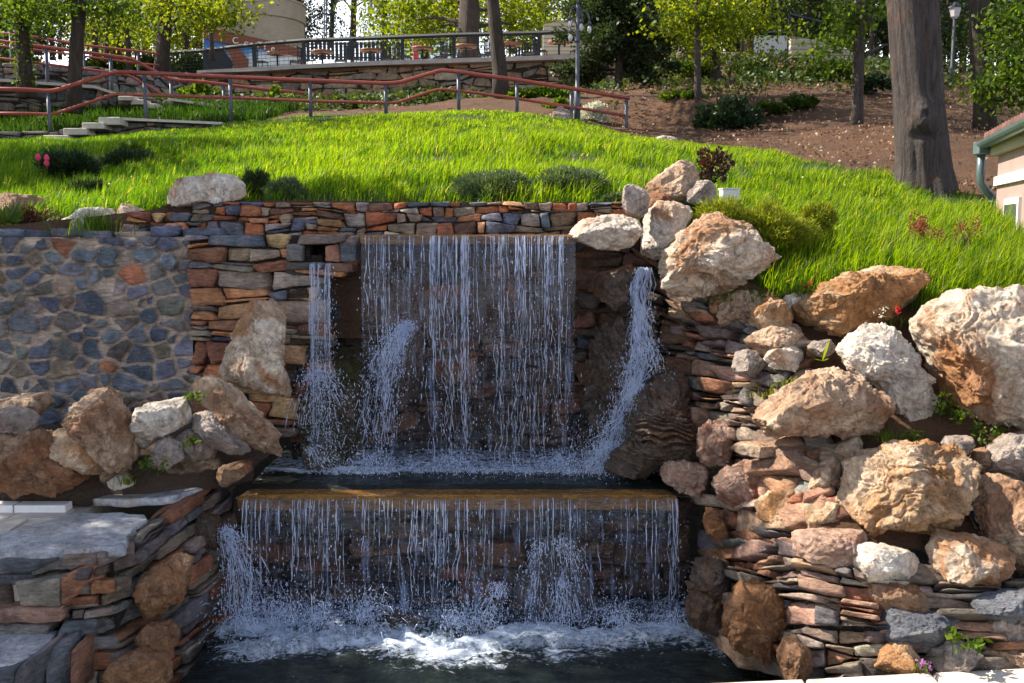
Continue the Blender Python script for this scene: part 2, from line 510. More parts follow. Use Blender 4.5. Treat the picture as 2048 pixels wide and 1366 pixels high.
# ------------------------------------------------------------------ terrain
CP = [  # pixel x, pixel y, depth of points on the bank
 (-500, 470, 7.2), (0, 455, 7.25), (100, 440, 7.3), (250, 425, 7.3), (330, 412, 7.3), (600, 402, 7.3), (850, 402, 7.3), (1050, 405, 7.3), (1230, 415, 7.3),
 (-300, 300, 16), (0, 288, 14.5), (95, 284, 16.5), (290, 266, 16.8), (450, 250, 17.2), (600, 238, 17), (770, 232, 17), (1000, 228, 17), (1130, 240, 16.5), (1253, 274, 16.5),
 (0, 370, 9.5), (300, 340, 10.5), (700, 318, 10.5), (1100, 308, 10.5), (1290, 325, 10.5), (700, 365, 8.6), (1100, 360, 8.8), (300, 385, 8.5),
 (1500, 308, 14), (1700, 345, 12.5), (1800, 374, 11.5), (1900, 392, 11), (2048, 425, 10), (2300, 470, 8.5), (2600, 520, 8),
 (1420, 400, 9), (1450, 455, 7.4), (1600, 470, 7.8), (1800, 505, 7.2), (2048, 560, 6.6), (1560, 535, 6.8), (1700, 555, 6.5), (1850, 600, 6.1), (2100, 600, 6.1), (2500, 640, 6),
 (1870, 860, 5.45), (1980, 860, 5.4), (2100, 880, 5.4), (1660, 885, 5.4), (1560, 880, 5.6), (1700, 1080, 4.95), (1900, 1078, 4.95), (2100, 1120, 4.95), (2500, 1150, 4.9),
 (1650, 690, 6.0), (1760, 690, 5.9), (1480, 640, 6.35), (1450, 585, 6.7),
 (1300, 250, 18), (1450, 285, 16), (1500, 240, 18), (1714, 250, 16), (1650, 185, 20), (1900, 245, 17), (1965, 262, 15.5), (1550, 150, 24), (1400, 190, 20),
 (1395, 205, 18.5), (1400, 140, 26), (1850, 172, 22), (2100, 215, 20), (2100, 340, 13), (2500, 250, 20),
 (20, 240, 19), (150, 205, 20), (200, 178, 26), (0, 172, 27), (330, 175, 28), (-400, 178, 27), (-400, 250, 19), (450, 205, 22),
 (600, 222, 23), (600, 210, 29), (800, 208, 28), (1000, 196, 22), (1100, 208, 25), (1100, 200, 31), (800, 204, 33), (420, 205, 33), (400, 195, 29), (300, 178, 32), (1250, 175, 30), (1600, 125, 29), (1900, 150, 27),
]
cpw = np.array([tuple(at(*c)) for c in CP])
extra = [(-20, 7, 2.4), (-20, 16, 4.0), (-22, 40, 7.2), (0, 40, 7.0), (22, 40, 7.4), (25, 25, 6.5), (22, 10, 3), (14, 6, 2.2), (12, 40, 7.4), (-12, 40, 7.0)]
cpw = np.vstack([cpw, np.array(extra)])
def _U(r2): return np.where(r2 > 1e-9, r2 * np.log(r2 + 1e-12) * 0.5, 0)
_n = len(cpw)
_S = 10.0
_xy = cpw[:, :2] / _S
_K = _U(((_xy[:, None] - _xy[None]) ** 2).sum(-1)) + np.eye(_n) * 2e-4
_Pm = np.hstack([np.ones((_n, 1)), _xy])
_A = np.vstack([np.hstack([_K, _Pm]), np.hstack([_Pm.T, np.zeros((3, 3))])])
_sol = np.linalg.solve(_A, np.concatenate([cpw[:, 2], np.zeros(3)]))
def ground_z(x, y):
    x = np.atleast_1d(np.asarray(x, float)); y = np.atleast_1d(np.asarray(y, float))
    out = np.empty(len(x))
    for s in range(0, len(x), 20000):
        q = np.stack([x[s:s + 20000], y[s:s + 20000]], 1) / _S
        r2 = ((q[:, None] - _xy[None]) ** 2).sum(-1)
        out[s:s + 20000] = _U(r2) @ _sol[:_n] + _sol[_n] + q @ _sol[_n + 1:]
    far = np.clip((np.maximum(y - 36, np.abs(x) - 24)) / 5.0, 0, 1)
    return out * (1 - far) + 7.6 * far
def gz(x, y): return float(ground_z([x], [y])[0])

def A2(px, py, Y):
    p = at(px, py, Y); return (p.x, p.y)
GRASS = [(-12, 7.35), (-3.3, 7.3), (-2.3, 7.2), (0.8, 7.2), (1.35, 7.15), A2(1470, 520, 6.9), A2(1560, 560, 6.5), A2(1700, 560, 6.42), A2(1850, 605, 6.0), A2(2150, 600, 5.9), (6, 6.0), (9, 9),
         A2(1920, 395, 11.2), A2(1800, 372, 11.9), A2(1640, 335, 13.2), A2(1480, 303, 14.6), A2(1262, 280, 16.6), (1.5, 18), A2(900, 230, 18), A2(600, 238, 17.4), A2(455, 250, 17.1), A2(290, 268, 16.9), A2(90, 286, 16.6), (-16, 16.2), (-16, 7.35)]

# bank mesh: a grid clipped to the region behind the walls
EDGE = [(-14, 7.15), (1.05, 7.15), (1.35, 6.75), (1.75, 6.2), (1.95, 5.75), (1.78, 5.3), (1.62, 4.95), (1.75, 4.8), (9, 4.75)]
def edge_y(x):
    return np.interp(x, [e[0] for e in EDGE[:5]] + [2.0, 9], [e[1] for e in EDGE[:5]] + [4.8, 4.75])
xs = np.concatenate([np.arange(-60, -12, 2.0), np.arange(-12, 7.0, 0.09), np.arange(7, 14, 0.3), np.arange(14, 62, 2)])
ys = np.concatenate([np.arange(4.7, 12, 0.09), np.arange(12, 26, 0.2), np.arange(26, 44, 0.6), np.arange(44, 92, 4)])
gx, gy = np.meshgrid(xs, ys)
fx, fy = gx.ravel(), gy.ravel()
fz = ground_z(fx, fy)
P3 = np.stack([fx, fy, fz], 1)
gm = inpoly(fx, fy, GRASS)
fz = fz + fbm(P3 * 0.9, 3, 4) * 0.07 + fbm(P3 * 5, 9, 3) * 0.02 * np.where(gm, 0.5, 1.5)
keep = inpoly(fx, fy, [(-100, 7.0), (-2.45, 7.0), (-2.4, 7.1), (1.02, 7.1), (1.3, 6.8), (1.62, 6.3), (1.72, 5.8), (1.62, 5.3), (1.56, 4.98), (1.7, 4.82), (100, 4.8), (100, 200), (-100, 200)])
nx = len(xs); ny = len(ys)
ii = (np.arange(ny - 1)[:, None] * nx + np.arange(nx - 1)[None, :]).ravel()
Q = np.stack([ii, ii + 1, ii + 1 + nx, ii + nx], 1)
Q = Q[keep[Q].all(1)]
gcol = np.where(gm[:, None], np.array([0.035, 0.06, 0.012]), np.array([0.105, 0.048, 0.02]))
used = np.unique(Q); remap = np.zeros(len(fx), int) - 1; remap[used] = np.arange(len(used))
m, t, p, o = mat_new('earth')
v = coords(t, rnd=False)
a = t.nodes.new('ShaderNodeAttribute'); a.attribute_name = 'Col'
n1 = noise(t, v, 1.2, 5, 0.6); n2 = noise(t, v, 9, 7, 0.7); n3 = noise(t, v, 45, 5, 0.7)
c = mixc(t, 1.0, a.outputs['Color'], ramp(t, n1, [(0.3, 0.55), (0.7, 1.35)]), 'MULTIPLY')
c = mixc(t, ramp(t, n2, [(0.5, 0), (0.75, 0.6)]), c, (0.08, 0.032, 0.014))
c = mixc(t, ramp(t, n3, [(0.58, 0), (0.7, 0.8)]), c, (0.15, 0.075, 0.04))
t.links.new(c, p.inputs['Base Color']); p.inputs['Roughness'].default_value = 0.95
b1 = bump(t, None, n2, 1.0, 0.08); bump(t, p, n3, 0.9, 0.03, b1)
M['earth'] = m
# earth face under the front edge of the bank
_x = np.arange(-12, 1.1, .08); _y = np.where(_x < -2.42, 7.02, 7.12)
_zt = ground_z(_x, _y) + .06; _V = np.concatenate([np.stack([_x, _y, _zt], 1), np.stack([_x, _y - .0, _zt * 0 + 1.6], 1)]); _k = np.arange(len(_x) - 1)
SKIRT = (_V, np.stack([_k, _k + len(_x), _k + len(_x) + 1, _k + 1], 1))
tag(obj('earth_face', make_mesh('earth_face', SKIRT[0], SKIRT[1], np.tile([.11, .06, .035], (len(_V), 1))), m), kind='structure')
tag(obj('ground', make_mesh('ground', np.stack([fx, fy, fz], 1)[used], remap[Q], gcol[used]), m), kind='structure')
# low ground round the pool, reaching the horizon behind the camera and at the sides
mb = MB()
mb.add([(-300, -300, -0.42), (300, -300, -0.42), (300, 60, -0.42), (-300, 60, -0.42)], [[0, 1, 2, 3]], None, (0.06, 0.05, 0.04))
mb.add([(-300, 85, 7.5), (300, 85, 7.5), (300, 400, 7.5), (-300, 400, 7.5)], [[0, 1, 2, 3]], None, (0.06, 0.07, 0.03))
tag(mb.build('pool_bed', m), kind='structure')

# ------------------------------------------------------------------ masonry
PAL_STRIP = [((0.13, 0.15, 0.2), 5), ((0.2, 0.2, 0.22), 3), ((0.42, 0.15, 0.07), 5), ((0.56, 0.28, 0.14), 3), ((0.34, 0.25, 0.18), 4), ((0.44, 0.36, 0.3), 3), ((0.2, 0.1, 0.07), 2)]
PAL_PIER = [((0.12, 0.14, 0.18), 3), ((0.2, 0.19, 0.19), 3), ((0.56, 0.25, 0.12), 4), ((0.68, 0.42, 0.22), 2), ((0.32, 0.14, 0.09), 3), ((0.34, 0.27, 0.21), 3)]
PAL_WET = [((0.055, 0.034, 0.023), 5), ((0.11, 0.06, 0.034), 4), ((0.05, 0.05, 0.06), 2), ((0.16, 0.07, 0.034), 4), ((0.09, 0.065, 0.046), 2)]
PAL_BANK = [((0.22, 0.17, 0.145), 4), ((0.28, 0.2, 0.15), 4), ((0.4, 0.25, 0.17), 4), ((0.16, 0.15, 0.155), 3), ((0.46, 0.37, 0.3), 3), ((0.34, 0.16, 0.09), 3)]
PAL_LEFT = [((0.16, 0.145, 0.14), 4), ((0.22, 0.17, 0.13), 4), ((0.3, 0.13, 0.07), 3), ((0.13, 0.13, 0.145), 2), ((0.26, 0.22, 0.19), 3)]
def pick(rng, pal):
    ws = np.array([p_[1] for p_ in pal], float); k = rng.choice(len(pal), p=ws / ws.sum())
    return np.clip(np.array(pal[k][0]) * rng.uniform(0.7, 1.25) * (1 + rng.uniform(-0.08, 0.08, 3)), 0.005, 0.8)

def stone_block(mb, corners, rng, col, res=5, k=7.0, rough=0.05):
    """corners: 8 points ordered (u,v,d) bits; a rounded, noisy stone between them"""
    V, Q = CUBES[res]
    W = V / ((np.abs(V) ** k).sum(1) ** (1 / k))[:, None] * 1.0
    W = V * 0.5 + W * 0.5
    h = (W + 1) / 2
    cr = np.asarray(corners, float)
    out = 0
    for i in (0, 1):
        for j in (0, 1):
            for l in (0, 1):
                wt = (h[:, 0] if i else 1 - h[:, 0]) * (h[:, 1] if j else 1 - h[:, 1]) * (h[:, 2] if l else 1 - h[:, 2])
                out = out + wt[:, None] * cr[i * 4 + j * 2 + l]
    size = np.linalg.norm(cr[7] - cr[0]) * 0.5
    off = rng.uniform(0, 100, 3)
    d = out - cr.mean(0)
    nrm = d / (np.linalg.norm(d, axis=1)[:, None] + 1e-9)
    s = size
    amp = rough * s
    out = out + nrm * (fbm(out / s * 2.2 + off, 1, 3) * amp * 1.3)[:, None]
    sh = rng.uniform(-1, 1, 3)
    out = out + (vnoise(out / s * 3.5 + off[::-1], 5) * amp * 0.6)[:, None] * sh
    mb.add(out, Q, None, col)

def grid_surf(ctrl):
    """ctrl[row][col] = (px,py,Y), row 0 at the bottom; returns surf(u,v) bilinear on the lattice"""
    G = np.array([[tuple(at(*c)) if len(c) == 3 else c[:3] for c in r] for r in ctrl], float)   # (x, y, z, 0) = world point
    nr, nc = G.shape[:2]
    def s(u, v_):
        a = np.clip(u, 0, 1) * (nc - 1); b = np.clip(v_, 0, 1) * (nr - 1)
        i = min(int(a), nc - 2); j = min(int(b), nr - 2); a -= i; b -= j
        ex = (np.asarray(u) - np.clip(u, 0, 1)); 
        p_ = (G[j, i] * (1 - a) + G[j, i + 1] * a) * (1 - b) + (G[j + 1, i] * (1 - a) + G[j + 1, i + 1] * a) * b
        if ex: p_ = p_ + (G[j, i + 1] - G[j, i]) * ex * (nc - 1)
        return p_
    return s
def plane_surf(x0, x1, z0, z1, y, y1=None):
    y1 = y if y1 is None else y1
    return lambda u, v_: np.array([x0 + (x1 - x0) * u, y + (y1 - y) * u, z0 + (z1 - z0) * v_])

def stone_patch(mb, surf, L, H, row, width, pal, seed, depth=0.16, gap=0.006, out=0.03, split=0.25, res=5, rough=0.05, wob=0.25, skip=None, flip=False, k=7.0, slant=.8, core=(0.03, 0.024, 0.02)):
    rng = np.random.default_rng(seed)
    nrow = max(1, int(round(H / row)))
    hs = rng.uniform(0.55, 1.6, nrow); vb = np.concatenate([[0], np.cumsum(hs)]) / hs.sum()
    offs = rng.uniform(0, 50, (nrow + 1))
    def vrow(r, u):
        if r == 0 or r == nrow: a_ = 0.15 * wob
        else: a_ = wob
        return vb[r] + a_ / nrow * (math.sin(u * L * 4.1 + offs[r]) + 0.6 * math.sin(u * L * 9.3 + offs[r] * 2)) * 0.6
    def nrm(u, v_):
        e = 0.02
        a_ = surf(min(u + e, 1), v_) - surf(max(u - e, 0), v_)
        b_ = surf(u, min(v_ + e, 1)) - surf(u, max(v_ - e, 0))
        n_ = np.cross(a_, b_); n_ /= np.linalg.norm(n_) + 1e-9
        return -n_ if flip else n_
    for r in range(nrow):
        u = rng.uniform(-0.5, 0) * width / L
        rh = (vb[r + 1] - vb[r]) * H
        while u < 1:
            wd = width * rng.uniform(0.45, 1.7) * (0.75 + 0.4 * rh / row)
            u1 = u + wd / L
            sl0, sl1 = rng.uniform(-slant, slant, 2) * min(wd, rh) / L
            ua, ub = max(u, -0.01), min(u1, 1.01)
            if ub - ua > 0.02 / L * 3:
                um = (ua + ub) / 2
                parts = [(0, 1)]
                if rng.random() < split and rh > row * 0.7:
                    c_ = rng.uniform(0.35, 0.65); parts = [(0, c_), (c_, 1)]
                    if rng.random() < 0.35: parts = [(0, c_ * .6), (c_ * .6, c_), (c_, 1)]
                for (pa, pb) in parts:
                    va, vb_ = vrow(r, ua), vrow(r + 1, ua)
                    vc, vd = vrow(r, ub), vrow(r + 1, ub)
                    g = gap * rng.uniform(0.6, 1.6)
                    U0b, U0t = ua + sl0 * 0.3 * (1 - pa) + g / L, ua - sl0 * 0.3 + g / L
                    U1b, U1t = ub + sl1 * 0.3 - g / L, ub - sl1 * 0.3 - g / L
                    lo0 = va + (vb_ - va) * pa + g / H; hi0 = va + (vb_ - va) * pb - g / H
                    lo1 = vc + (vd - vc) * pa + g / H; hi1 = vc + (vd - vc) * pb - g / H
                    if skip and skip(surf(um, (lo0 + hi0) / 2)): continue
                    n_ = nrm(min(max(um, 0.02), .98), min(max((lo0 + hi0) / 2, .02), .98))
                    prot = rng.uniform(-1, 1) * out
                    tw = rng.uniform(-0.5, 0.5, 4) * out
                    cs = []
                    for (uu, lo, hi, q) in ((U0b, lo0, hi0, 0), (U1b, lo1, hi1, 2)):
                        for lev in (0, 1):
                            base = surf(uu + (0 if lev == 0 else (U0t - U0b if q == 0 else U1t - U1b)), hi if lev else lo)
                            jit = rng.uniform(-1, 1, 3) * 0.13 * min(wd, rh)
                            cs.append(base - n_ * depth)
                            cs.append(base + n_ * (prot + tw[q // 2 * 2 + lev]) + jit)
                    stone_block(mb, cs, rng, pick(rng, pal), res, k, rough)
            u = u1
    # dark core behind the stones
    nu, nv = 24, 10
    Vc = []
    for j in range(nv + 1):
        for i in range(nu + 1):
            uu, vv = i / nu, j / nv
            Vc.append(surf(uu, vv) - nrm(min(max(uu, .02), .98), min(max(vv, .02), .98)) * (0.035 + out))
    Qc = [[j * (nu + 1) + i, j * (nu + 1) + i + 1, (j + 1) * (nu + 1) + i + 1, (j + 1) * (nu + 1) + i] for j in range(nv) for i in range(nu)
          if not (skip and skip(np.array(Vc[j * (nu + 1) + i]) * .5 + np.array(Vc[(j + 1) * (nu + 1) + i + 1]) * .5))]
    mb.add(Vc, Qc, None, core)

def X(px, Y): return (px - 1024) / FPX * Y / (math.cos(PITCH))  # rough x of a pixel column near the horizon

# upper strip above the weir + pier on the left + short right end : one dry wall
zt = at(800, 404, 7.0).z
hole = lambda q: (at(585, 0, 6.78).x < q[0] < at(672, 0, 6.78).x) and (at(0, 530, 6.78).z < q[2] < at(0, 478, 6.78).z)
root = empty('dry_stone_wall', (0, 7.1, 0.7))
tag(root, 'dry stone wall of rust red and slate blue stones around and above the upper waterfall', 'stone wall')
mb = MB()
xa, xb, xc = at(372, 450, 6.78).x, at(606, 450, 6.78).x, at(708, 450, 6.78).x
stone_patch(mb, plane_surf(at(375, 0, 7.02).x, at(1262, 0, 7.02).x, 2.30, zt, 7.02), 3.15, zt - 2.30, 0.05, 0.105, PAL_STRIP, 11, depth=0.2, out=0.03, split=0.12, wob=0.6, rough=.09, gap=.003, core=(.09, .065, .05))
mb.build('coping_courses', M['wall'], root, True)
mb = MB()
zp = at(0, 470, 6.8).z
stone_patch(mb, plane_surf(xa, xc, 0.95, zp - 0.0, 6.8), xc - xa, zp - 0.95, 0.1, 0.2, PAL_PIER, 23, depth=0.2, out=0.045, split=0.22, wob=.35, rough=.08, gap=.004, core=(.07, .05, .04), skip=lambda q: hole(q) or (q[0] > xb + 0.13 and q[2] < 2.13), res=5)
stone_patch(mb, plane_surf(at(235, 0, 6.98).x, xa + .03, 2.30, at(0, 425, 6.98).z, 6.98), .62, .2, 0.07, 0.13, PAL_PIER, 29, depth=0.25, out=0.05, split=0.1, wob=.8, rough=.12)
mb.build('pier', M['wall'], root, True)
mb = MB()
# inner flank of the pier, going back into the recess
stone_patch(mb, lambda u, v_: np.array([xb + 0.01 + 0.02 * u, 6.80 + 0.42 * u, 0.6 + (2.12 - 0.6) * v_]), 0.42, 1.5, 0.09, 0.16, PAL_WET, 31, depth=0.15, out=0.02, flip=False)
stone_patch(mb, plane_surf(xb, at(1260, 0, 7.15).x, 0.55, 2.32, 7.12), 2.4, 1.77, 0.115, 0.25, PAL_WET, 37, depth=0.2, out=0.05, split=0.35, skip=lambda q: q[0] < xb + .1 and q[2] > 2.15)
mb.build('wet_back_face', M['wallwet'], root, True)

# drain opening of the left jet: a stone lined box, coloured near black for the shade inside
mb = MB()
h0, h1 = at(606, 0, 6.78), at(650, 0, 6.78); hz0, hz1 = at(0, 524, 6.78).z, at(0, 492, 6.78).z
cx, cz, ww, hh = (h0.x + h1.x) / 2, (hz0 + hz1) / 2, h1.x - h0.x, hz1 - hz0
for dx, dz, sx, sz in ((0, hh / 2 + .02, ww + .1, .03), (0, -hh / 2 - .02, ww + .1, .03), (-ww / 2 - .02, 0, .03, hh), (ww / 2 + .02, 0, .03, hh)):
    mb.box((cx + dx, 7.0, cz + dz), (sx, .3, sz), (0.03, 0.025, 0.02))
mb.box((cx, 7.1, cz), (ww, .02, hh), (0.008, 0.008, 0.008))
mb.build('drain_opening', M['wallwet'], root)
mb = MB(); rng = np.random.default_rng(19)
def hexa(mb_, quad, Y, depth, rng, col, res=10, rough=0.05, k=7):
    bl, br, tl, tr = [np.array(at(q[0], q[1], Y + (q[2] if len(q) > 2 else 0))) for q in quad]
    dv = np.array([0.0, depth, 0.0])
    stone_block(mb_, [bl + dv, bl, tl + dv, tl, br + dv, br, tr + dv, tr], rng, col, res, k, rough)
for qd, c_ in (([(592, 490), (690, 486), (600, 470), (700, 468)], (.26, .2, .17)), ([(648, 523), (680, 524), (650, 492), (678, 488)], (.4, .2, .13)), ([(570, 522), (605, 524), (572, 488), (606, 490)], (.2, .19, .19)), ([(566, 540), (640, 541), (570, 525), (652, 526)], (.12, .1, .09)), ([(640, 545), (706, 545), (650, 526), (706, 526)], (.2, .11, .08)), ([(680, 524), (712, 524), (680, 488), (712, 486)], (.15, .17, .2))):
    hexa(mb, qd, 6.76, .25, rng, c_, 7)
mb.build('drain_surround', M['wall'], root, True)
keep_world(root)

# mortared rubble wall on the left
def mortar_wall(x0, x1, z0, z1, y, cell, name, label, seed, res=0.008, mat='wall'):
    rng = np.random.default_rng(seed)
    nxx, nzz = int((x1 - x0) / res), int((z1 - z0) / res)
    gx_, gz_ = np.meshgrid(np.linspace(x0, x1, nxx), np.linspace(z0, z1, nzz))
    X_, Z_ = gx_.ravel(), gz_.ravel()
    P_ = np.stack([X_, np.zeros(len(X_)), Z_], 1)
    wx = X_ + fbm(P_ * 9, seed, 3) * 0.03 ; wz = Z_ + fbm(P_ * 9 + 40, seed, 3) * 0.025
    sites = []
    nc_, nr_ = int((x1 - x0) / cell) + 2, int((z1 - z0) / (cell * 0.78)) + 2
    for j in range(nr_):
        for i in range(nc_):
            sites.append((x0 + (i + (j % 2) * .5 + rng.uniform(-.42, .42)) * cell, z0 + (j + rng.uniform(-.42, .42)) * cell * 0.78))
    sites = np.array(sites)
    d1 = np.full(len(X_), 9.0); d2 = np.full(len(X_), 9.0); id1 = np.zeros(len(X_), int)
    wts = rng.uniform(-0.035, 0.03, len(sites))
    for k, (sx_, sz_) in enumerate(sites):
        d = np.hypot((wx - sx_) * 0.9, (wz - sz_) * 1.15) + wts[k]
        n_ = d < d1
        d2 = np.where(n_, d1, np.minimum(d2, d)); id1 = np.where(n_, k, id1); d1 = np.where(n_, d, d1)
    e = (d2 - d1)
    mask = np.clip((e - 0.016 - fbm(P_ * 14, 4, 2) * .007) / 0.012, 0, 1); mask = mask * mask * (3 - 2 * mask)
    tilt = rng.uniform(-.07, .07, (len(sites), 2)); lift = rng.uniform(0.018, 0.06, len(sites))
    lx = X_ - sites[id1, 0]; lz = Z_ - sites[id1, 1]
    hgt = mask * (lift[id1] + lx * tilt[id1, 0] + lz * tilt[id1, 1] + fbm(P_ * 22, 6, 3) * .007) + (1 - mask) * fbm(P_ * 30, 8, 3) * .006
    edge_ridge = np.exp(-((e - 0.014) / 0.006) ** 2) * 0.004
    hgt = hgt + edge_ridge
    cols = np.array([pick(rng, [((0.1, 0.12, 0.165), 6), ((0.18, 0.2, 0.245), 6), ((0.21, 0.2, 0.19), 3), ((0.23, 0.18, 0.15), 2), ((0.36, 0.15, 0.08), .5)]) for _ in sites])
    mort = np.array([0.54, 0.44, 0.36]) * (1 + 0.25 * fbm(P_ * 5, 12, 3))[:, None]
    col = cols[id1] * (1 + 0.35 * fbm(P_ * 20, 14, 3))[:, None] * mask[:, None] + mort * (1 - mask)[:, None]
    V_ = np.stack([X_, y - hgt, Z_], 1)
    i0 = (np.arange(nzz - 1)[:, None] * nxx + np.arange(nxx - 1)[None, :]).ravel()
    Qf = np.stack([i0, i0 + 1, i0 + 1 + nxx, i0 + nxx], 1)
    mb_ = MB(); mb_.add(V_, Qf, None, np.clip(col, 0.01, 1))
    # body behind the face so the wall has thickness
    mb_.box(((x0 + x1) / 2, y + 0.16, (z0 + z1) / 2 - 0.02), (x1 - x0 - .004, 0.3, z1 - z0), (0.1, 0.07, 0.05))
    return tag(mb_.build(name, M[mat], None, True), label, 'stone wall')
mortar_wall(-6.5, xa - 0.004, 0.55, at(0, 474, 6.9).z, 6.88, 0.14, 'mortared_stone_wall', 'mortared wall of blue grey rubble with wide beige joints, left of the dry stone pier', 5)
# loose slates along the top of the mortared wall
rng = np.random.default_rng(77)
mb = MB()
x = -5.0
while x < xa - 0.02:
    wd = rng.uniform(0.12, 0.3); hgt = rng.uniform(0.03, 0.07) * (1 if x < -2.7 else 1.6)
    z0_ = at(0, 472, 6.95).z
    y0_ = 6.86 + rng.uniform(0, .06)
    cs = []
    sl = rng.uniform(-.012, .012)
    for u_ in (0, 1):
        for v_ in (0, 1):
            for d_ in (0, 1):
                cs.append(np.array([x + u_ * wd + rng.uniform(-.02, .02), y0_ + (0.0 if d_ else 0.3) , z0_ - .01 + v_ * hgt + sl * u_ + rng.uniform(-.008, .008)]))
    stone_block(mb, cs, rng, pick(rng, PAL_STRIP[:2] + PAL_STRIP[4:6]), 5, 6, 0.07)
    x += wd * rng.uniform(0.85, 1.0)
tag(mb.build('wall_coping', M['wall'], None, True), 'row of loose slates and small stones laid on top of the mortared wall', 'coping stones')

# lower fall back wall, left pool wall, right pool corner wall, slate pile
tmp = MB()
zl = 0.655
stone_patch(tmp, plane_surf(at(430, 0, 6.15).x, at(1400, 0, 6.15).x, -0.25, zl, 6.2), 3.0, 0.93, 0.13, 0.3, PAL_WET, 51, depth=0.2, out=0.05, split=0.25)
tag(tmp.build('lower_pool_wall', M['wallwet'], None, True), 'wet brown stone wall behind the lower waterfall, under the ledge', 'stone wall')

tmp = MB()
SL = grid_surf([[(-2.3, 4.76, -.2, 0), (-1.95, 4.84, -.2, 0), (-1.78, 5.4, -.2, 0), (-1.72, 5.95, -.2, 0), (-1.66, 6.4, -.2, 0)],
                [(-2.28, 4.86, .28, 0), (-1.97, 4.92, .28, 0), (-1.88, 5.48, .28, 0), (-1.79, 6.0, .28, 0), (-1.74, 6.4, .28, 0)],
                [(-2.27, 4.93, .74, 0), (-2.01, 4.98, .74, 0), (-1.99, 5.55, .75, 0), (-1.88, 6.05, .8, 0), (-1.82, 6.4, .84, 0)]])
stone_patch(tmp, SL, 2.0, 1.0, 0.075, 0.22, PAL_LEFT, 61, depth=0.14, out=0.035, split=0.2, res=7, rough=0.07, wob=.12, slant=.25)
tag(tmp.build('terrace_wall', M['wall'], None, True), 'dry stone wall of dark slates holding up the flagged terrace left of the pool', 'stone wall')

tmp = MB()
SC = grid_surf([[(1385, 1250, 6.0), (1470, 1330, 5.2), (1590, 1375, 4.62), (1760, 1362, 4.52), (2120, 1345, 4.5), (2500, 1330, 4.5)],
                [(1392, 1160, 6.05), (1480, 1180, 5.35), (1590, 1200, 4.78), (1740, 1230, 4.62), (2080, 1240, 4.6), (2500, 1240, 4.6)],
                [(1400, 1095, 6.1), (1490, 1085, 5.5), (1585, 1080, 4.95), (1730, 1105, 4.75), (2060, 1150, 4.75), (2500, 1160, 4.75)]])
stone_patch(tmp, SC, 3.3, 0.75, 0.078, 0.23, PAL_BANK, 72, depth=0.2, out=0.055, split=0.2, res=7, rough=0.1, wob=.45, slant=.3)
tag(tmp.build('corner_wall', M['wall'], None, True), 'sunlit dry stone wall turning the corner above the pale coping at lower right', 'stone wall')

tmp = MB()
SA = grid_surf([[(1385, 900, 6.35), (1440, 905, 6.1), (1500, 900, 5.7), (1580, 895, 5.45), (1660, 890, 5.3)],
                [(1370, 770, 6.55), (1430, 770, 6.25), (1490, 775, 6.0), (1545, 775, 5.8), (1600, 770, 5.75)],
                [(1350, 660, 6.75), (1410, 660, 6.5), (1480, 665, 6.2), (1560, 668, 6.0), (1640, 680, 5.95)],
                [(1345, 590, 6.85), (1400, 585, 6.7), (1460, 590, 6.45), (1500, 610, 6.35), (1540, 640, 6.2)]])
stone_patch(tmp, SA, 1.1, 1.1, 0.078, 0.14, PAL_BANK, 83, depth=0.2, out=0.06, split=0.35, res=5, rough=0.09, wob=0.5)
tag(tmp.build('slate_bank', M['wall'], None, True), 'steep bank of thin stacked slates right of the white side cascade', 'stone wall')
tmp = MB()
SB = grid_surf([[(1395, 1110, 6.1), (1460, 1100, 5.7), (1540, 1085, 5.2), (1620, 1080, 4.98), (1700, 1080, 4.95)],
                [(1395, 1000, 6.2), (1460, 1000, 5.85), (1540, 985, 5.45), (1620, 980, 5.15), (1700, 980, 5.1)],
                [(1390, 895, 6.35), (1450, 895, 6.1), (1530, 890, 5.65), (1610, 885, 5.4), (1720, 890, 5.35)]])
stone_patch(tmp, SB, 1.3, 0.75, 0.13, 0.22, PAL_BANK[1:] + [((0.36, 0.2, 0.13), 4)], 95, depth=0.22, out=0.07, split=0.15, res=7, rough=0.1, wob=0.6, k=4.5)
tag(tmp.build('rubble_bank', M['wall'], None, True), 'rubble bank of reddish brown stones between the slates and the round orange boulder', 'stone wall')
tmp = MB()
SD = grid_surf([[(1150, 960, 7.0), (1230, 960, 6.85), (1330, 960, 6.6), (1400, 950, 6.4)],
                [(1150, 720, 7.05), (1230, 720, 6.95), (1310, 720, 6.8), (1390, 720, 6.6)],
                [(1150, 478, 7.1), (1230, 478, 7.05), (1300, 500, 6.95), (1360, 560, 6.8)]])
stone_patch(tmp, SD, 0.9, 1.7, 0.12, 0.22, PAL_WET, 105, depth=0.2, out=0.06, split=0.2, rough=0.1, wob=0.5)
tag(tmp.build('recess_wall', M['wallwet'], None, True), 'dark wet stones of the recess behind the white side cascade', 'stone wall')

